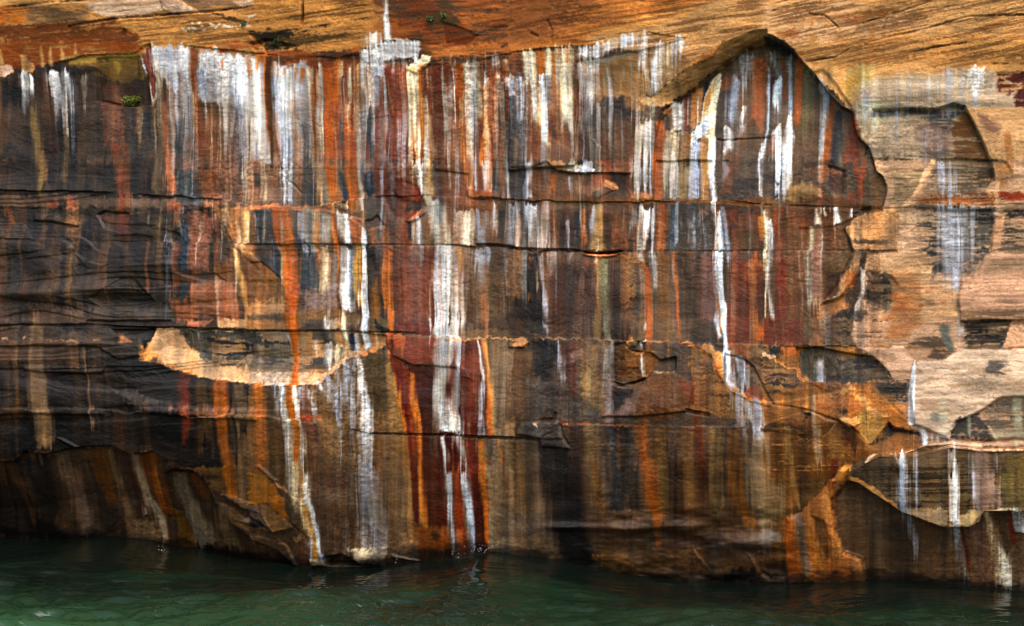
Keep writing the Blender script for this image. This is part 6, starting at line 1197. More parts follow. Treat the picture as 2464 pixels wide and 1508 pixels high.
cut([(2110, 0), (2240, 20), (2302, 110), (2282, 200), (2180, 292), (2140, 150)], -.08, -.03, 1)
cut([(1100, 462), (1240, 482), (1222, 560), (1222, 855), (1060, 862), (940, 852), (890, 960), (880, 1045), (690, 1305), (510, 1355), (640, 1200), (800, 860), (720, 645), (845, 512), (950, 492)], .03, .16, 1.2)
cut([(1140, 565), (1222, 540), (1212, 850), (940, 850), (960, 790), (1060, 720)], -.05, -.04, 1)
cut([(1430, 470), (2100, 470), (2120, 600), (2100, 850), (2050, 905), (1900, 1045), (1780, 1140), (1560, 1065), (1450, 620)], -.04, -.05, 2, right=-.06)
cut([(2090, 885), (2413, 885), (2413, 1508), (1810, 1508), (1790, 1300), (1825, 1125), (1980, 1045), (2050, 905)], .10, .16, 1.2)
cut([(2220, 480), (2413, 470), (2413, 885), (2190, 865), (2220, 700)], -.06, -.04, 1.2)
cut([(960, 1062), (1170, 1090), (1232, 1180), (1180, 1300), (1100, 1425), (960, 1352), (918, 1282), (992, 1150)], -.06, -.05, 1.4)
cut([(820, 500), (900, 490), (960, 480), (960, 440), (905, 450)], -.12, -.12, 1)
cut([(300, 640), (530, 630), (690, 600), (780, 560), (850, 510), (720, 645), (800, 860), (640, 1200), (510, 1355), (300, 1360)], -.04, -.03, 1)
crack([(1222, 480), (1222, 850)], .03, .6); crack([(2140, 560), (2090, 865)], .03, .6)
tile('C0')
crack([(0, 45), (860, 45), (1480, 72), (2413, 96)], .06, .7)
HOL = [(1490, 84), (2413, 98), (2413, 588), (2100, 570), (1900, 540), (1650, 460), (1540, 390), (1350, 370), (1380, 290), (1450, 180)]
cut([(1080, 80), (1490, 84), (1440, 190), (1250, 215), (1150, 130)], -.16, -.02, 1.4)
# the shell-shaped hollow: deep under the bedding plane, its floor sloping up and out to the lip
q = [T(*p) for p in HOL[:2]]
tile('C1')
q += [T(900, 112), T(1060, 125), T(1240, 150), T(1240, 240), T(1050, 345), T(890, 350), T(700, 495), T(600, 585), T(350, 605), T(.1, 590)]
tile('C0')
q += [T(*p) for p in HOL[3:]]
SHELL = q
sl = box(130, 400, 322, 392)
x, y = X[sl] + WARPX[sl] * .3, Y[sl] + WARPY[sl] * .3
d = sdf_poly(x, y, SHELL)
fy = np.clip((Y[sl] - 328) / 58, 0, 1)
DEP[sl] -= sst(-.6, .8, d) * (.05 + .15 * np.clip(d / 26, 0, 1)) * (1 - .35 * fy)
tile('C0')
cut([(1080, 640), (1260, 640), (1480, 740), (1900, 830), (2413, 830), (2413, 930), (1750, 900), (1300, 860)], -.04, .10, 4, wet=.75)
cut([(250, 400), (720, 430), (1050, 430), (1000, 500), (720, 490), (280, 470)], -.02, .10, 3); cut([(0, 790), (1000, 820), (1000, 880), (0, 870)], -.02, .08, 3)
cut([(0, 180), (1100, 200), (1350, 225), (1370, 330), (1150, 370), (960, 240), (0, 200)], .08, .03, 2)
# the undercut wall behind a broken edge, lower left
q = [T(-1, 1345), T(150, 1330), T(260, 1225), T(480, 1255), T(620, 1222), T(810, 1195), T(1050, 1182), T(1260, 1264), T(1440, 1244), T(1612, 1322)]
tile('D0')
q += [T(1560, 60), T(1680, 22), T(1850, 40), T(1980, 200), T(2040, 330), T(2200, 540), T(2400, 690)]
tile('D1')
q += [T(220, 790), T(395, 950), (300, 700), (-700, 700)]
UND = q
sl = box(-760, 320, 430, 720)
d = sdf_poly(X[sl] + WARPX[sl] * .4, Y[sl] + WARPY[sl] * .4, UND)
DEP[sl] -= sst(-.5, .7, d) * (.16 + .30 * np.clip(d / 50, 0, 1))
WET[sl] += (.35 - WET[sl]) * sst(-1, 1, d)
tile('C0')
cut([(560, 1110), (620, 1120), (820, 1220), (780, 1228), (660, 1170)], .08, .05, 1.2)
tile('C1')
crack([(0, 96), (520, 104), (900, 112), (1300, 118), (1640, 130)], .05, .6); crack([(1050, 1068), (1300, 1075), (1900, 1092), (2413, 1110)], .04, .7); crack([(1950, 1100), (2413, 1110)], .07, 1.0)
cut([(1050, 345), (1240, 240), (1300, 335), (1480, 425), (1900, 445), (1950, 1095), (2240, 1105), (2200, 500), (2120, 190), (1660, 135), (1240, 140)], .02, .05, 1.2)
cut([(1300, 135), (1660, 140), (1920, 190), (1890, 445), (1700, 425), (1500, 425), (1300, 335)], .06, .05, 1)
cut([(1880, 380), (2000, 500), (2080, 470), (2160, 640), (1950, 700), (1900, 500)], .03, -.02, 1.5)
LIP = [(30, 1370), (200, 1508)]
cut([(20, 1360), (60, 1360), (230, 1508), (180, 1508)], .03, .08, 2)
tile('C2')
cut([(0, 165), (90, 165), (170, 210), (100, 262), (0, 258)], .08, .12, 1.2)
cut([(950, 225), (1070, 205), (1130, 280), (1300, 302), (1400, 385), (1250, 560), (1130, 600), (940, 590)], -.04, -.20, 1.2)
cut([(930, 585), (1050, 605), (1150, 585), (1260, 545), (1210, 605), (1120, 637), (1010, 625)], -.22, -.22, 1.0, wob=.3)
cut([(1320, 480), (1400, 380), (1540, 345), (1545, 470), (1400, 490)], -.20, -.04, 1.2)
cut([(1180, 640), (1325, 500), (1530, 490), (1720, 600), (1660, 850), (1200, 900), (860, 900), (1000, 830)], .03, .10, 2.5)
cut([(1110, 70), (1160, 60), (1170, 250), (1110, 240)], .07, .07, 1.2); cut([(1170, 200), (1250, 215), (1240, 300), (1180, 270)], -.12, -.04, 1)
cut([(1650, 245), (1700, 218), (1860, 212), (1980, 300), (2002, 430), (2012, 550), (2150, 660), (2332, 758), (2413, 775), (2413, 812), (2250, 765), (2050, 660), (1950, 500), (1880, 330), (1760, 255)], .04, .03, 2.5)
cut([(2020, 310), (2180, 360), (2290, 450), (2413, 760), (2330, 755), (2150, 660), (2012, 550), (2002, 430)], -.09, -.05, 1.2)
cut([(1640, 830), (1700, 850), (1860, 880), (1860, 905), (1720, 880), (1650, 862)], -.16, -.12, 1.5); crack([(410, 860), (400, 930), (250, 940)], .06); crack([(455, 960), (470, 1060), (560, 1200)], .06)
cut([(90, 965), (440, 948), (462, 1010), (482, 1110), (280, 1110), (60, 1065)], .08, .10, 1.4, wet=.6); cut([(270, 1110), (480, 1110), (560, 1205), (280, 1190)], .04, .06, 1.4, wet=.6)
crack([(0, 1110), (250, 1125)], .04)
tile('C3')
cut([(265, 262), (500, 262), (860, 330), (980, 340), (1120, 470), (1185, 570), (600, 574), (380, 572), (300, 480)], -.18, -.03, 1.2)
cut([(850, 252), (1270, 252), (1385, 380), (1325, 480), (1200, 492), (1120, 472), (1000, 342)], .05, .02, 1.2); cut([(1290, 262), (1582, 256), (1500, 372), (1390, 374), (1310, 315)], -.04, .05, 1)
cut([(1400, 380), (1640, 372), (1830, 262), (2413, 290), (2413, 665), (2200, 712), (2000, 832), (1780, 942), (1700, 1095), (1500, 1005), (1370, 965), (1340, 700)], .02, .20, 1.2)
cut([(2030, 812), (2180, 740), (2413, 672), (2413, 1190), (2140, 1096), (2050, 950)], -.02, .10, 1.2); cut([(1780, 932), (1980, 845), (2045, 930), (2145, 1095), (1700, 1090)], .02, .12, 1.2)
cut([(380, 578), (960, 602), (1240, 880), (1400, 1012), (1180, 1032), (1125, 965), (960, 1172), (870, 1052), (780, 985), (400, 840), (0, 765), (200, 760), (610, 682)], .02, .08, 1.8)
cut([(860, 882), (960, 812), (1125, 960), (1060, 1052), (960, 1172), (870, 1052)], .03, -.12, 1.2)
cut([(970, 1165), (1130, 950), (1180, 1012), (1430, 1050), (1445, 1152), (1200, 1222), (980, 1232)], -.12, .02, 1.0)
LEDGE = [(920, 1312), (1060, 1247), (1200, 1227), (1380, 1200), (1450, 1152), (1700, 1110), (2000, 1130), (2413, 1190), (2413, 1252), (2000, 1187), (1700, 1152), (1500, 1162), (1300, 1222), (1050, 1242)]
cut(LEDGE, .16, .20, 1.5)
crack([(330, 880), (410, 890)], .06)
cut([(400, 850), (560, 930), (640, 960), (590, 1030), (520, 1100), (0, 1040), (0, 985)], .04, .02, 1.2)
# slabs at lower right: an upper slab overhanging a dark set-back face, and a smooth golden lobe
q = [T(920, 1312), T(1060, 1247), T(1400, 1222), T(1700, 1152), T(2000, 1187), T(2413, 1252)]
tile('D3')
q += [T(2413, 330), T(2025, 384), T(1985, 490), T(1900, 522), T(1690, 548), T(1260, 398), T(1100, 285), T(860, 143), T(762, 110), T(770, 10)]
USL = q
sl = box(820, 1760, 430, 540)
d = sdf_poly(X[sl] + WARPX[sl] * .3, Y[sl] + WARPY[sl] * .3, USL)
DEP[sl] += sst(-.5, .8, d) * (.16 + .12 * np.clip((Y[sl] - 450) / 70, 0, 1))
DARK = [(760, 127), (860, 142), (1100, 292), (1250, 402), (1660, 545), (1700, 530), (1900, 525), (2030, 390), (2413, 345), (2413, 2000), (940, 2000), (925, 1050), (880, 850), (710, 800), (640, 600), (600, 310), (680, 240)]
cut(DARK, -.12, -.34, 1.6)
LOBE = [(770, 0), (762, 80), (600, 300), (650, 620), (720, 800), (880, 850), (925, 1060), (930, 1500), (200, 1500), (150, 700), (170, 480), (330, 420), (500, 250), (620, 100), (680, 0)]
q = [T(*p) for p in LOBE]
sl = box(770, 880, 455, 640)
d = sdf_poly(X[sl] + WARPX[sl] * .12, Y[sl] + WARPY[sl] * .12, q)
DEP[sl] += sst(-1.5, 4, d) * .03 + .07 * (1 - np.exp(-np.clip(d, 0, 60) / 9))
cut([(420, 460), (530, 500), (600, 700), (600, 865), (545, 875), (470, 680)], -.06, -.03, 4); mound(300, 700, 60, 300, -.05)
tile('D0')
cut([(2110, 250), (2200, 270), (2413, 350), (2413, 420), (2300, 385)], .02, .08, 3); cut([(2090, 330), (2250, 400), (2300, 470), (2413, 520), (2413, 560), (2200, 490), (2120, 400)], .01, .06, 3)
tile('D1')
cut([(50, 352), (130, 340), (345, 530), (355, 575), (180, 622), (90, 490)], .02, .09, 2); cut([(0, 350), (50, 360), (115, 500), (180, 620), (0, 460)], .0, .10, 1.2); cut([(0, 640), (60, 660), (300, 740), (395, 935), (0, 900)], .03, .10, 1.5)
cut([(640, 870), (800, 835), (950, 885), (1000, 925), (690, 925)], -.40, -.55, 3); mound(1080, 860, 170, 60, .16); cut([(1280, 828), (1380, 850), (1545, 885), (1300, 860)], .08, .10, 1.5); cut([(500, 880), (670, 890), (690, 940), (540, 940)], .08, .12, 2)
cut([(0, 60), (200, 130), (470, 350), (490, 660), (350, 530), (130, 340), (0, 345)], .02, .07, 1.5)
tile('D2')
mound(1000, 560, 400, 40, .08); mound(500, 560, 180, 30, .07); mound(2250, 700, 330, 70, .16); mound(1400, 560, 300, 50, .05)
cut([(1720, 780), (1790, 860), (1860, 950), (1830, 960), (1750, 870)], .03, .02, 3); cut([(2200, 790), (2270, 850), (2350, 1010), (2310, 1000), (2250, 880)], .04, .02, 3)
crack([(2350, 990), (2413, 1060)], .10, 1.5)
WET += .22 * (1 - DRY)
WET += (.85 - WET) * np.clip(left * sst(150, 230, Y) * .9, 0, 1) * sst(490, 440, Y)
WET += (.8 - WET) * sst(505, 540, Y) * sst(440, 640, X) * sst(880, 800, X)
WET += (.55 - WET) * sst(330, 470, Y) * sst(790, 700, X) * .6
WET -= .2 * sst(820, 960, X) * sst(430, 300, Y)
WET *= sst(35, 130, Y + 0 * X) * .8 + .2

# laminae standing out of the cap bed and the dry buttress
def lamina(mask, slope, amp, seed, ly=2.2, lx=70):
    v = Y - slope * X + WARPY * .35
    n = .5 * vn(X / lx, v / ly, seed) + .5 * vn(X / (lx * .5), v / (ly * 2.4), seed + 1)
    DEP[:] = DEP + mask * amp * (n - .5)
xsC = [p[0] for p in LC]; ysC = [p[1] for p in LC]
capm = sst(4, -4, Y - np.interp(X, xsC, ysC))
archd = sdf_poly(np.clip(X, 540, 940), np.clip(Y, 0, 240), ALC)
capm = np.maximum(capm, sst(690, 720, X) * sst(-2, -8, archd) * sst(78, 66, Y))
lamina(capm, -.15, .008, 301)
lamina(sst(840, 880, X) * sst(70, 110, Y) * sst(450, 420, Y), -.01, .012, 305, ly=1.8, lx=40)
lamina(sst(560, 600, X) * sst(415, 425, Y), .0, .008, 309, ly=1.6, lx=50)
# crust of the mineral runs stands a little proud; rough grain everywhere
DEP += .012 * CRUST * (.5 + FIL)
grain = (fbm(X / 9, Y / 4.5, 311, 3) - .5)
ROUGH = spread(fbm(X / 70, Y / 42, 341, 2))
DEP += .012 * grain * (1 - .6 * capm) * (.15 + 1.3 * ROUGH ** 2)
DEP += .004 * (GRN - .5)
# ------------------------------------------------------------------ sample points to 3D
ta = math.tan(YAW)
dx = (X - RW / 2) / FPX
t0 = DIST / (1 + ta * dx)
tt = t0 - BASE / (math.cos(YAW) * (1 + ta * dx))
wx = tt * dx; wy = -DIST + tt; wz = EYE_Z - tt * (Y - EYE_ROW) / FPX
nrm = np.array([-math.sin(YAW), -math.cos(YAW), 0.0])
POS = np.stack([wx + nrm[0] * DEP, wy + nrm[1] * DEP, wz], -1).astype(np.float32)
# smooth normals of the whole surface, shared by all its pieces
du = np.gradient(POS, axis=1); dv = np.gradient(POS, axis=0)
NRM = np.cross(dv, du); NRM /= np.linalg.norm(NRM, axis=-1, keepdims=True) + 1e-9
if NRM[NY // 2, NX // 2] @ nrm < 0: NRM = -NRM

# the wet, algae-dark band the waves keep damp
_wl = np.interp(X, [0, 64, 127, 202, 297, 378, 478, 554, 639, 768, 858, 1024], [541, 539, 547, 558, 566, 560, 549, 561, 575, 581, 577, 590])
wetband = sst(13, 1, _wl - Y + (fbm(X / 9, Y / 6, 331, 2) - .5) * 12)
C *= (1 - .5 * wetband)[..., None]; WET[:] = np.maximum(WET, .8 * wetband)
# fine colour variation that belongs to the stone
LUM = 1 + .26 * ROUGH * (GRN - .5) + .30 * (fbm(X / 34, Y / 16, 321, 3) - .5)
C *= LUM[..., None]
def blur(a, r):
    k = np.ones(2 * r + 1) / (2 * r + 1)
    for ax in (0, 1):
        p = np.concatenate([np.repeat(np.take(a, [0], ax), r + 1, ax), a, np.repeat(np.take(a, [-1], ax), r, ax)], ax)
        cs = np.cumsum(p, ax, dtype=np.float64)
        n_ = a.shape[ax]
        a = ((np.take(cs, np.arange(2 * r + 1, 2 * r + 1 + n_), ax) - np.take(cs, np.arange(0, n_), ax)) / (2 * r + 1)).astype(np.float32)
    return a
SHP = (1 - .6 * DRY)[..., None]
C = C + SHP * (.25 * (C - blur(C, 1)) + .16 * (C - blur(C, 4)) + .18 * (C - blur(C, 14)))       # crisp stain edges
C = np.clip(C, .008, .97) ** 1.18
ALB = lin(C) * np.array(COLOUR_GAIN, np.float32)

def mat_nodes(name):
    m = bpy.data.materials.new(name); m.use_nodes = True
    nt = m.node_tree
    return m, nt, nt.nodes, nt.links, nt.nodes["Principled BSDF"]

def rock_material():
    m, nt, N, L, bs = mat_nodes("stained_sandstone")
    a = N.new("ShaderNodeAttribute"); a.attribute_name = "stone"
    w = N.new("ShaderNodeAttribute"); w.attribute_name = "wet"
    tc = N.new("ShaderNodeTexCoord")
    mp = N.new("ShaderNodeMapping"); mp.inputs["Scale"].default_value = (1, 1, 1.5)
    L.new(tc.outputs["Object"], mp.inputs[0])
    n1 = N.new("ShaderNodeTexNoise"); n1.inputs["Scale"].default_value = 40; n1.inputs["Detail"].default_value = 5; n1.inputs["Roughness"].default_value = .68
    L.new(mp.outputs[0], n1.inputs[0])
    r = N.new("ShaderNodeMapRange"); r.inputs[1].default_value = .30; r.inputs[2].default_value = .70; r.inputs[3].default_value = .86; r.inputs[4].default_value = 1.14
    L.new(n1.outputs[0], r.inputs[0])
    n3 = N.new("ShaderNodeTexNoise"); n3.inputs["Scale"].default_value = 85; n3.inputs["Detail"].default_value = 3; n3.inputs["Roughness"].default_value = .6
    L.new(tc.outputs["Object"], n3.inputs[0])
    r3 = N.new("ShaderNodeMapRange"); r3.inputs[1].default_value = .3; r3.inputs[2].default_value = .7; r3.inputs[3].default_value = .72; r3.inputs[4].default_value = 1.28
    L.new(n3.outputs[0], r3.inputs[0])
    mm = N.new("ShaderNodeMath"); mm.operation = 'MULTIPLY'; L.new(r.outputs[0], mm.inputs[0]); L.new(r3.outputs[0], mm.inputs[1])
    mx = N.new("ShaderNodeMix"); mx.data_type = 'RGBA'; mx.blend_type = 'MULTIPLY'; mx.inputs[0].default_value = 1
    L.new(a.outputs["Color"], mx.inputs[6]); L.new(mm.outputs[0], mx.inputs[7])
    # threads of mineral crust, long down the face and fine across it
    k = N.new("ShaderNodeAttribute"); k.attribute_name = "crust"
    mp4 = N.new("ShaderNodeMapping"); mp4.inputs["Scale"].default_value = (60, 60, 2.2); L.new(tc.outputs["Object"], mp4.inputs[0])
    n4 = N.new("ShaderNodeTexNoise"); n4.inputs["Scale"].default_value = 1; n4.inputs["Detail"].default_value = 3; n4.inputs["Distortion"].default_value = .4; L.new(mp4.outputs[0], n4.inputs[0])
    r4 = N.new("ShaderNodeMapRange"); r4.inputs[1].default_value = .32; r4.inputs[2].default_value = .62; r4.inputs[3].default_value = .80; r4.inputs[4].default_value = 1.12
    L.new(n4.outputs[0], r4.inputs[0])
    mk = N.new("ShaderNodeMix"); mk.data_type = 'FLOAT'; mk.inputs[2].default_value = 1; L.new(k.outputs["Fac"], mk.inputs[0]); L.new(r4.outputs[0], mk.inputs[3])
    mx2 = N.new("ShaderNodeMix"); mx2.data_type = 'RGBA'; mx2.blend_type = 'MULTIPLY'; mx2.inputs[0].default_value = 1
    L.new(mx.outputs[2], mx2.inputs[6]); L.new(mk.outputs[0], mx2.inputs[7])
    L.new(mx2.outputs[2], bs.inputs["Base Color"])
    rr = N.new("ShaderNodeMapRange"); rr.inputs[3].default_value = .72; rr.inputs[4].default_value = .30
    L.new(w.outputs["Fac"], rr.inputs[0]); L.new(rr.outputs[0], bs.inputs["Roughness"])
    sp = N.new("ShaderNodeMapRange"); sp.inputs[3].default_value = .12; sp.inputs[4].default_value = .32
    L.new(w.outputs["Fac"], sp.inputs[0]); L.new(sp.outputs[0], bs.inputs["Specular IOR Level"])
    b = N.new("ShaderNodeBump"); b.inputs["Strength"].default_value = .42; b.inputs["Distance"].default_value = .03
    n6 = N.new("ShaderNodeTexNoise"); n6.inputs["Scale"].default_value = .9; n6.inputs["Detail"].default_value = 2; L.new(mp.outputs[0], n6.inputs[0])
    r6 = N.new("ShaderNodeMapRange"); r6.inputs[1].default_value = .35; r6.inputs[2].default_value = .65; r6.inputs[3].default_value = .10; r6.inputs[4].default_value = .62
    L.new(n6.outputs[0], r6.inputs[0]); L.new(r6.outputs[0], b.inputs["Strength"])
    L.new(n1.outputs[0], b.inputs["Height"]); L.new(b.outputs[0], bs.inputs["Normal"])
    return m
ROCK = rock_material()

# ------------------------------------------------------------------ which sample belongs to which bed or slab
def below(L):
    return Y > np.interp(X, [p[0] for p in L], [p[1] for p in L])
PARTS = {1: ("cap_bed", "cross-bedded golden brown sandstone bed along the top of the cliff"),
         2: ("rock_bed", "upper bed with broad white and orange mineral curtains"),
         3: ("rock_bed", "narrow bed between two bedding cracks with short white runs"),
         4: ("rock_bed", "tall brown bed with blue-black, orange and white runs"),
         5: ("rock_bed", "bed below the long ledge with dark red panel"),
         6: ("rock_bed", "lowest brown bed down to the waterline"),
         7: ("alcove_wall", "recessed streaked wall inside the pointed arch"),
         8: ("arch_soffit", "shadowed underside of the arch's left limb"),
         9: ("rock_hollow", "pale shell-shaped hollow under a straight bedding crack"),
         10: ("undercut_wall", "dark undercut wall behind a broken edge at lower left"),
         11: ("rock_slab", "grey tan slab with thin white runs over the dark recess"),
         12: ("recess_face", "dark brown set-back face under the slab at lower right"),
         13: ("rock_lobe", "smooth golden orange lobe standing in the water"),
         14: ("rock_slab", "golden brown slab leaning beside the thin white trickle"),
         15: ("rock_slab", "large smooth pale slab on the right"),
         16: ("rock_slab", "pale pinkish slab at the right edge"),
         17: ("rock_ridge", "pale tan ridge curving down beside the arch"),
         18: ("rock_block", "tan block fallen against the foot of the cliff"),
         19: ("dry_bed", "dry tan bed with dark laminae right of the arch"),
         20: ("rock_ledge", "narrow pale ledge with white water marks"),
         21: ("dark_red_panel", "dark red brown stained panel above the water")}
REG[:] = 1
REG[below(LC)] = 2; REG[below(L2)] = 3; REG[below(L3)] = 4; REG[below(L4)] = 5; REG[below(L5)] = 6
def region(k, q):
    xs = [p[0] for p in q]; ys = [p[1] for p in q]
    sl = box(min(xs), max(xs), min(ys), max(ys))
    REG[sl][sdf_poly(X[sl] + WARPX[sl] * .35, Y[sl] + WARPY[sl] * .35, q) > 0] = k
REG[(X > 868) & below(LC) & ~below(L4)] = 19
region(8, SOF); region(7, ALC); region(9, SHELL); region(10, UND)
tile('C1'); region(21, [T(*p) for p in [(1280, 340), (1480, 425), (1900, 440), (1880, 195), (2110, 195), (2172, 500), (2232, 1100), (2010, 1110)]] + [T(2150, 1508), (482, 620), (417, 620), T(1445, 1508), T(1420, 1100), T(1335, 700)])
tile('C3'); region(15, [T(*p) for p in [(1400, 380), (1640, 372), (1830, 262), (2413, 290), (2413, 665), (2200, 712), (2000, 832), (1780, 942), (1700, 1095), (1500, 1005), (1370, 965), (1340, 700)]])
region(14, [T(*p) for p in [(380, 578), (960, 602), (1240, 880), (1400, 1012), (1180, 1032), (1125, 965), (960, 1172), (870, 1052), (780, 985), (400, 840), (0, 765), (200, 760), (610, 682)]])
region(11, USL); region(20, [T(*p) for p in LEDGE])
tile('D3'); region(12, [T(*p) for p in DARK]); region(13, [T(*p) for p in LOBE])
tile('B3'); region(16, [T(*p) for p in [(2090, 885), (2413, 885), (2413, 1508), (1810, 1508), (1790, 1300), (1825, 1125), (1980, 1045), (2050, 905)]])
region(17, [T(*p) for p in [(1100, 462), (1240, 482), (1222, 560), (1222, 855), (1060, 862), (940, 852), (890, 960), (880, 1045), (690, 1305), (510, 1355), (640, 1200), (800, 860), (720, 645), (845, 512), (950, 492)]])
tile('D1'); region(18, [T(*p) for p in [(50, 352), (130, 340), (345, 530), (355, 575), (180, 622), (90, 490)]])
# mineral runs become pieces of the bed they run down
code = REG.copy()
KSTR = 100
code = np.where(STR > 0, KSTR + STR, code)
fcode = code[:-1, :-1]
freg = REG[:-1, :-1]
idx = np.arange(NX * NY, dtype=np.int32).reshape(NY, NX)
quads = np.stack([idx[:-1, :-1], idx[:-1, 1:], idx[1:, 1:], idx[1:, :-1]], -1)
P3 = POS.reshape(-1, 3); N3 = NRM.reshape(-1, 3).astype(np.float32); A3 = ALB.reshape(-1, 3); K3 = np.clip(CRUST, 0, 1).reshape(-1); W3 = np.clip(WET, .02, 1).reshape(-1)

def piece(name, mask, parent=None):
    q = quads[mask]
    used, inv = np.unique(q.ravel(), return_inverse=True)
    me = bpy.data.meshes.new(name)
    nq = len(q)
    me.vertices.add(len(used)); me.vertices.foreach_set("co", P3[used].ravel())
    me.loops.add(nq * 4); me.loops.foreach_set("vertex_index", inv.astype(np.int32)[::-1].copy() if FLIP else inv.astype(np.int32))
    me.polygons.add(nq)
    me.polygons.foreach_set("loop_start", np.arange(0, nq * 4, 4, dtype=np.int32))
    me.polygons.foreach_set("use_smooth", np.ones(nq, bool))
    me.update(calc_edges=True)
    ca = me.attributes.new("stone", 'FLOAT_COLOR', 'POINT')
    ca.data.foreach_set("color", np.concatenate([A3[used], np.ones((len(used), 1), np.float32)], 1).ravel())
    ka = me.attributes.new("crust", 'FLOAT', 'POINT'); ka.data.foreach_set("value", K3[used])
    wa = me.attributes.new("wet", 'FLOAT', 'POINT'); wa.data.foreach_set("value", W3[used])
    me.materials.append(ROCK)
    me.normals_split_custom_set_from_vertices(N3[used])
    o = bpy.data.objects.new(name, me); col.objects.link(o)
    o.parent = parent
    return o
# winding so that faces look at the lake
v0, v1, v2 = P3[quads[5, 5][0]], P3[quads[5, 5][1]], P3[quads[5, 5][2]]
FLIP = float(np.cross(v1 - v0, v2 - v0) @ nrm) < 0

xs_f, ys_f = X[:-1, :-1], Y[:-1, :-1]
margin = (xs_f < -14) | (xs_f > 1037) | (ys_f < -12)
cliff = piece("cliff", margin)
cliff["kind"] = "structure"
cliff["label"] = "tall sandstone cliff streaked white, orange, red and black above green water"
cliff["category"] = "cliff"
bed = {}
for k, (nm, lab) in PARTS.items():
    m = (fcode == k) & ~margin
    if m.any():
        bed[k] = piece(nm, m, cliff); bed[k]["label"] = lab
for s in range(1, NSTREAK[0] + 1):
    m = (fcode == KSTR + s) & ~margin
    if m.sum() < 30:
        if m.any():
            fcode[m] = freg[m]
        continue
    par = np.bincount(freg[m]).argmax()
    piece("mineral_streak", m, bed.get(int(par), cliff))
left_over = np.zeros_like(margin)
done_small = [s for s in range(1, NSTREAK[0] + 1) if 0 < ((code[:-1, :-1] == KSTR + s) & ~margin).sum() < 30]
for s in done_small:
    left_over |= (code[:-1, :-1] == KSTR + s) & ~margin
if left_over.any():
    piece("mineral_streak", left_over, bed[2])

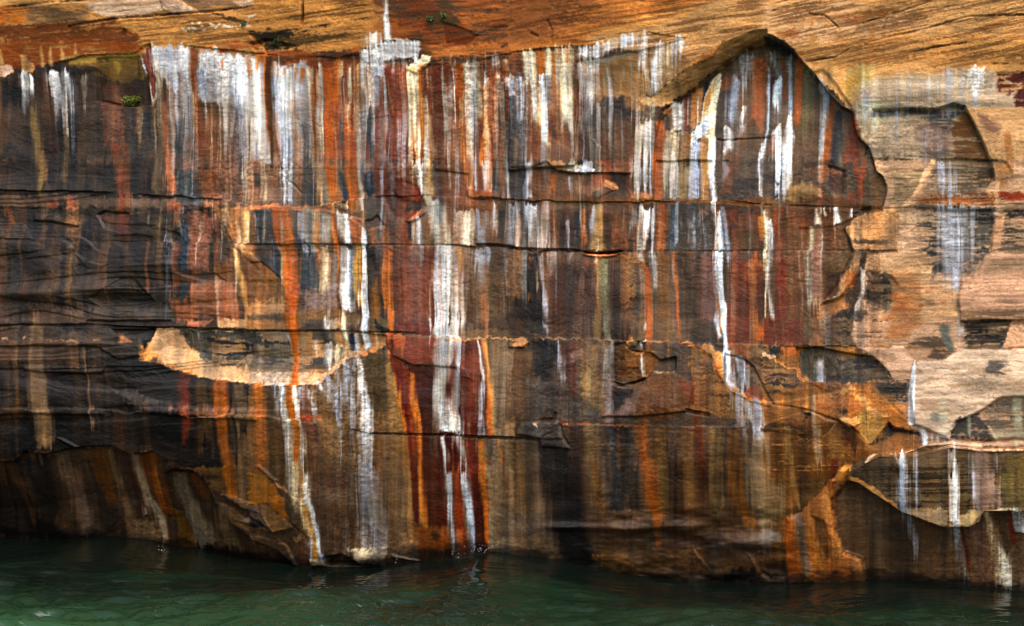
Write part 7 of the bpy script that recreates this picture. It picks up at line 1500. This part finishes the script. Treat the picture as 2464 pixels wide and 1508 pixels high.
# ------------------------------------------------------------------ the lake
WL = np.array([(-300, 532), (0, 541.3), (23, 540.8), (64, 538.7), (106, 541.8), (127, 547), (159, 550), (202, 557.7), (256, 561), (297, 566), (314, 564.6), (360, 563.6), (378, 560), (418, 559), (457, 555), (478, 549), (489, 550), (512, 554), (554, 561), (607, 571), (639, 574.7), (692, 579), (768, 580.6), (800, 580), (819, 577), (858, 576.8), (885, 578), (948, 583.7), (1024, 590), (1300, 606)], float)
def lake():
    # columns follow rays from below the camera so the near water stays fine; rows run out from the cliff
    sx = np.concatenate([-np.geomspace(400, 9.3, 40), np.linspace(-9.2, 8.2, 760), np.geomspace(8.3, 400, 40)])
    dist = np.concatenate([np.linspace(-2.2, 12.5, 400), np.geomspace(12.7, 700, 60)])      # metres in front of the cliff plane
    S, Dd = np.meshgrid(sx, dist)
    ca, sa = math.cos(YAW), math.sin(YAW)
    # along-wall direction (ca, -sa), outward normal (-sa, -ca)
    Wx = S * ca - Dd * sa; Wy = -S * sa - Dd * ca
    def surf(x, y):
        h = .045 * np.sin(x * 1.15 + y * .55 + .4) + .035 * np.sin(x * -.75 + y * 1.5 + 1.9) + .03 * np.sin(x * 2.1 - y * .8)
        wxp = x + .5 * (fbm(x * .8 + 40, y * .8 + 9, 401, 2) - .5); wyp = y + .5 * (fbm(x * .8 + 4, y * .8 + 70, 404, 2) - .5)
        r1 = 1 - np.abs(2 * fbm(wxp * .55 + 50, wyp * 1.6 + 50, 407, 3) - 1)
        r2 = 1 - np.abs(2 * fbm(wxp * 1.3 + 80, wyp * 4.6 + 20, 411, 3) - 1)
        r3 = fbm(wxp * 3.2 + 20, wyp * 12 + 10, 415, 2)
        return h, .15 * (r1 - .7), .19 * (r2 - .7), .040 * (r3 - .5)
    h, a, b, c = surf(Wx, Wy)
    fade = np.exp(-np.maximum(np.hypot(Wx, Wy + 8) - 26, 0) / 12)
    near = sst(0, 3.2, Dd)                       # calmer, smoother swell against the rock
    Z = (h + a * (.35 + .65 * near) + b * (.4 + .6 * near) + c) * fade
    # swell along the foot of the cliff
    px = WL[:, 0]; dxx = (px - RW / 2) / FPX; t = DIST / (1 + ta * dxx)
    s_wl = (t * dxx) / ca
    ua = np.interp(px, [-300, 150, 420, 700, 880, 1400], [1.75, 1.6, 1.15, 1.15, .75, .7]) * np.clip((WL[:, 1] - 385) / 200, 0, 1.25) ** 1.7
    tc_ = t + ua / (math.cos(YAW) * (1 + ta * dxx))
    zz = EYE_Z - tc_ * (WL[:, 1] - EYE_ROW) / FPX - .02
    foot = np.interp(S, s_wl, zz)
    Z = Z * (1 - .75 * np.exp(-np.clip(Dd, 0, None) / .9)) + foot * np.exp(-np.clip(Dd, 0, None) / 1.6)
    n0, n1 = S.shape
    v = np.stack([Wx, Wy, Z], -1).reshape(-1, 3).astype(np.float32)
    ii = np.arange(n0 * n1, dtype=np.int32).reshape(n0, n1)
    q = np.stack([ii[:-1, :-1], ii[1:, :-1], ii[1:, 1:], ii[:-1, 1:]], -1).reshape(-1, 4)
    me = bpy.data.meshes.new("lake_water")
    me.vertices.add(len(v)); me.vertices.foreach_set("co", v.ravel())
    me.loops.add(len(q) * 4); me.loops.foreach_set("vertex_index", q.ravel())
    me.polygons.add(len(q)); me.polygons.foreach_set("loop_start", np.arange(0, len(q) * 4, 4, dtype=np.int32))
    me.polygons.foreach_set("use_smooth", np.ones(len(q), bool))
    me.update(calc_edges=True)
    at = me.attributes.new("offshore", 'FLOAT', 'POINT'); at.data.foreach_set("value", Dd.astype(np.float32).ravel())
    o = bpy.data.objects.new("lake_water", me); col.objects.link(o)
    m, nt, N, L, bs = mat_nodes("green_lake_water")
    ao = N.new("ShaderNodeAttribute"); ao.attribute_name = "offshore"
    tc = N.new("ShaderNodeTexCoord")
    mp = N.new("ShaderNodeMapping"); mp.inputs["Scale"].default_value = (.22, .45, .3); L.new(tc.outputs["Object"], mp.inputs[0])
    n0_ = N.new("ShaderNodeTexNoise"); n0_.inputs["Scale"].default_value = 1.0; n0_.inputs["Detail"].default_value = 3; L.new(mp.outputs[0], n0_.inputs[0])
    # cliff's shade painted dark into the water by the rock, paler green over the sand shelf further out
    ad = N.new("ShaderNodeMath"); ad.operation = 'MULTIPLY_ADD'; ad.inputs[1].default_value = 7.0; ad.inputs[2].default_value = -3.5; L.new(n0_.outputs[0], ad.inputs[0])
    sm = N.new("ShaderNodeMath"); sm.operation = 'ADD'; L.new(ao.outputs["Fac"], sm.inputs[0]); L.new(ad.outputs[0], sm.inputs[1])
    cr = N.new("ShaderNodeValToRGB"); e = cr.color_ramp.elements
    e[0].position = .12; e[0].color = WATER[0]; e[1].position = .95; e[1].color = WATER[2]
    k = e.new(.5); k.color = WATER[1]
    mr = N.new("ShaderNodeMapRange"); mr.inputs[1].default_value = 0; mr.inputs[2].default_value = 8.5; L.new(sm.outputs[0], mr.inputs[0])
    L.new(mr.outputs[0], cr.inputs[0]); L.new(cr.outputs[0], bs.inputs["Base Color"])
    bs.inputs["Roughness"].default_value = .04; bs.inputs["IOR"].default_value = 1.333
    mp2 = N.new("ShaderNodeMapping"); mp2.inputs["Scale"].default_value = (3.2, 13, 6); L.new(tc.outputs["Object"], mp2.inputs[0])
    n2 = N.new("ShaderNodeTexNoise"); n2.inputs["Scale"].default_value = 1; n2.inputs["Detail"].default_value = 4; n2.inputs["Distortion"].default_value = .6; L.new(mp2.outputs[0], n2.inputs[0])
    b = N.new("ShaderNodeBump"); b.inputs["Strength"].default_value = .2; b.inputs["Distance"].default_value = .05; L.new(n2.outputs[0], b.inputs["Height"]); L.new(b.outputs[0], bs.inputs["Normal"])
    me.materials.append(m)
    o["kind"] = "structure"; o["label"] = "choppy dark green lake water lapping the foot of the cliff"; o["category"] = "lake"
    return o
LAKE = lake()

# ------------------------------------------------------------------ small things on the rock
def simple_mat(name, a, b, scale, rough=.8):
    m, nt, N, L, bs = mat_nodes(name)
    tc = N.new("ShaderNodeTexCoord"); n = N.new("ShaderNodeTexNoise"); n.inputs["Scale"].default_value = scale
    L.new(tc.outputs["Object"], n.inputs[0])
    cr = N.new("ShaderNodeValToRGB"); cr.color_ramp.elements[0].position = .35; cr.color_ramp.elements[1].position = .68
    cr.color_ramp.elements[0].color = a; cr.color_ramp.elements[1].color = b
    L.new(n.outputs[0], cr.inputs[0]); L.new(cr.outputs[0], bs.inputs["Base Color"]); bs.inputs["Roughness"].default_value = rough
    return m
def surface_at(x, y):
    i = int(np.clip(np.searchsorted(AX, x), 1, NX - 2)); j = int(np.clip(np.searchsorted(AY, y), 1, NY - 2))
    return POS[j, i].astype(float), NRM[j, i].astype(float)

def tuft(name, label, cat, centre, rx, ry, count, leaf, mat_leaf, mat_base, seed, thick=.05, group=None, has_mat=True):
    """a cushion of small leaves growing on the rock: an Empty with a root mat and foliage"""
    rng = random.Random(seed)
    p0, n0 = surface_at(*centre)
    root = bpy.data.objects.new(name, None); col.objects.link(root); root.location = p0
    root["label"] = label; root["category"] = cat
    if group: root["group"] = group
    vs, fs, bv, bf = [], [], [], []
    for k in range(count):
        a = rng.uniform(0, 2 * math.pi); r = math.sqrt(rng.random()) * (.75 + .25 * math.sin(3 * a + seed))
        x = centre[0] + rx * r * math.cos(a); y = centre[1] + ry * r * math.sin(a)
        p, n = surface_at(x, y)
        out = thick * (1 - r * r) * rng.uniform(.3, 1.0) + .004
        c = Vector(p) + Vector(nrm) * out - root.location
        d = Vector((rng.gauss(0, 1), rng.gauss(0, 1), rng.gauss(.5, 1))).normalized()
        s = d.cross(Vector((rng.gauss(0, 1), rng.gauss(0, 1), rng.gauss(0, 1)))).normalized()
        L_ = leaf * rng.uniform(.6, 1.3)
        b = len(vs)
        vs += [c - s * L_ * .3, c + d * L_ * .6 - s * L_ * .25, c + d * L_, c + d * L_ * .6 + s * L_ * .25, c + s * L_ * .3]
        fs.append((b, b + 1, b + 2, b + 3, b + 4))
    me = bpy.data.meshes.new("foliage"); me.from_pydata([tuple(v) for v in vs], [], fs); me.materials.append(mat_leaf)
    o = bpy.data.objects.new("foliage", me); col.objects.link(o); o.parent = root
    nr, na = 5, 18
    bv = [tuple(Vector(p0) + Vector(nrm) * thick * .5 - root.location)]
    for i in range(1, nr + 1):
        for j in range(na):
            a = 2 * math.pi * j / na; r = i / nr * (.85 + .15 * math.sin(3 * a + seed))
            p, n = surface_at(centre[0] + rx * r * math.cos(a), centre[1] + ry * r * math.sin(a))
            bv.append(tuple(Vector(p) + Vector(nrm) * (thick * .5 * (1 - r * r) - .012 * (i == nr)) + Vector((rng.gauss(0, .004), rng.gauss(0, .004), 0)) - root.location))
    for j in range(na):
        bf.append((0, 1 + j, 1 + (j + 1) % na))
        for i in range(nr - 1):
            a0 = 1 + i * na + j; a1 = 1 + i * na + (j + 1) % na
            bf.append((a0, a0 + na, a1 + na, a1))
    me = bpy.data.meshes.new("root_mat"); me.from_pydata(bv, [], bf); me.materials.append(mat_base)
    o = bpy.data.objects.new("root_mat", me); col.objects.link(o); o.parent = root
    return root
MOSS = simple_mat("moss_leaf", (.055, .075, .006, 1), (.16, .17, .012, 1), 30)
MOSSB = simple_mat("moss_mat", (.02, .022, .006, 1), (.06, .06, .012, 1), 40)
FERN = simple_mat("sprig_leaf", (.025, .05, .010, 1), (.08, .12, .025, 1), 40)
tuft("moss_cushion", "olive green moss cushion on the dark ledge left of the white curtain", "moss", (129, 100), 9.5, 5.5, 2600, .030, MOSS, MOSSB, 3, thick=.16, group="moss cushions on the cliff")
tuft("moss_cushion", "dark olive moss in the black overhang below the top laminae", "moss", (278, 43), 6.5, 3.2, 700, .026, simple_mat("dark_moss_leaf", (.02, .03, .004, 1), (.07, .075, .008, 1), 30), MOSSB, 5, thick=.06, group="moss cushions on the cliff")
tuft("green_sprig", "small bright green sprig left of the other on the brown cap rock", "plant", (433, 20.5), 3.4, 2.0, 70, .045, FERN, MOSSB, 7, thick=.05, group="sprigs on the cap rock")
tuft("green_sprig", "small bright green sprig right of the other on the brown cap rock", "plant", (447, 17), 3.2, 1.5, 60, .045, FERN, MOSSB, 8, thick=.05, group="sprigs on the cap rock")
tuft("green_sprig", "tiny green sprig on the tan laminae near the top left", "plant", (247, 25), 2.6, 1.4, 50, .035, FERN, MOSSB, 9, thick=.04, group="sprigs on the cap rock")

def splash(label, spots, seed):
    """spray thrown up where the swell meets the rock"""
    rng = random.Random(seed)
    vs, fs = [], []
    for (x, y, n, sp, r0) in spots:
        t = DIST / (1 + ta * (x - RW / 2) / FPX) - .55
        for k in range(n):
            px = x + rng.gauss(0, sp); py = y - abs(rng.gauss(0, sp * .55))
            c = Vector((t * (px - RW / 2) / FPX, -DIST + t - rng.uniform(0, .3), EYE_Z - t * (py - EYE_ROW) / FPX))
            r = r0 * rng.uniform(.35, 1.0); b = len(vs)
            for i in range(3):
                for j in range(6):
                    th = math.pi * (i + 1) / 4; ph = 2 * math.pi * j / 6
                    vs.append(tuple(c + Vector((r * math.sin(th) * math.cos(ph), r * math.sin(th) * math.sin(ph), r * 1.5 * math.cos(th)))))
            vs += [tuple(c + Vector((0, 0, 1.5 * r))), tuple(c - Vector((0, 0, 1.5 * r)))]
            for j in range(6):
                j2 = (j + 1) % 6
                fs += [(b + 18, b + j, b + j2), (b + 19, b + 12 + j2, b + 12 + j)]
                for i in range(2):
                    fs.append((b + i * 6 + j, b + i * 6 + 6 + j, b + i * 6 + 6 + j2, b + i * 6 + j2))
    me = bpy.data.meshes.new("water_spray"); me.from_pydata(vs, [], fs)
    for p in me.polygons: p.use_smooth = True
    m, nt, N, L, bs = mat_nodes("water_drop")
    n = N.new("ShaderNodeTexNoise"); n.inputs["Scale"].default_value = 9
    r = N.new("ShaderNodeMapRange"); r.inputs[3].default_value = .02; r.inputs[4].default_value = .15; L.new(n.outputs[0], r.inputs[0]); L.new(r.outputs[0], bs.inputs["Roughness"])
    bs.inputs["Base Color"].default_value = (.75, .8, .82, 1); bs.inputs["Transmission Weight"].default_value = .6; bs.inputs["IOR"].default_value = 1.33
    me.materials.append(m)
    o = bpy.data.objects.new("water_spray", me); col.objects.link(o)
    o["kind"] = "stuff"; o["label"] = label; o["category"] = "spray"
    return o
splash("fine water drops thrown up where the swell meets the cliff", [(479, 549, 22, 7, .006), (478, 548.5, 3, 2, .009), (397, 559.5, 5, 2, .007), (162, 549, 7, 5, .006), (162, 549.5, 1, .6, .010), (457, 554, 7, 5, .006)], 4)
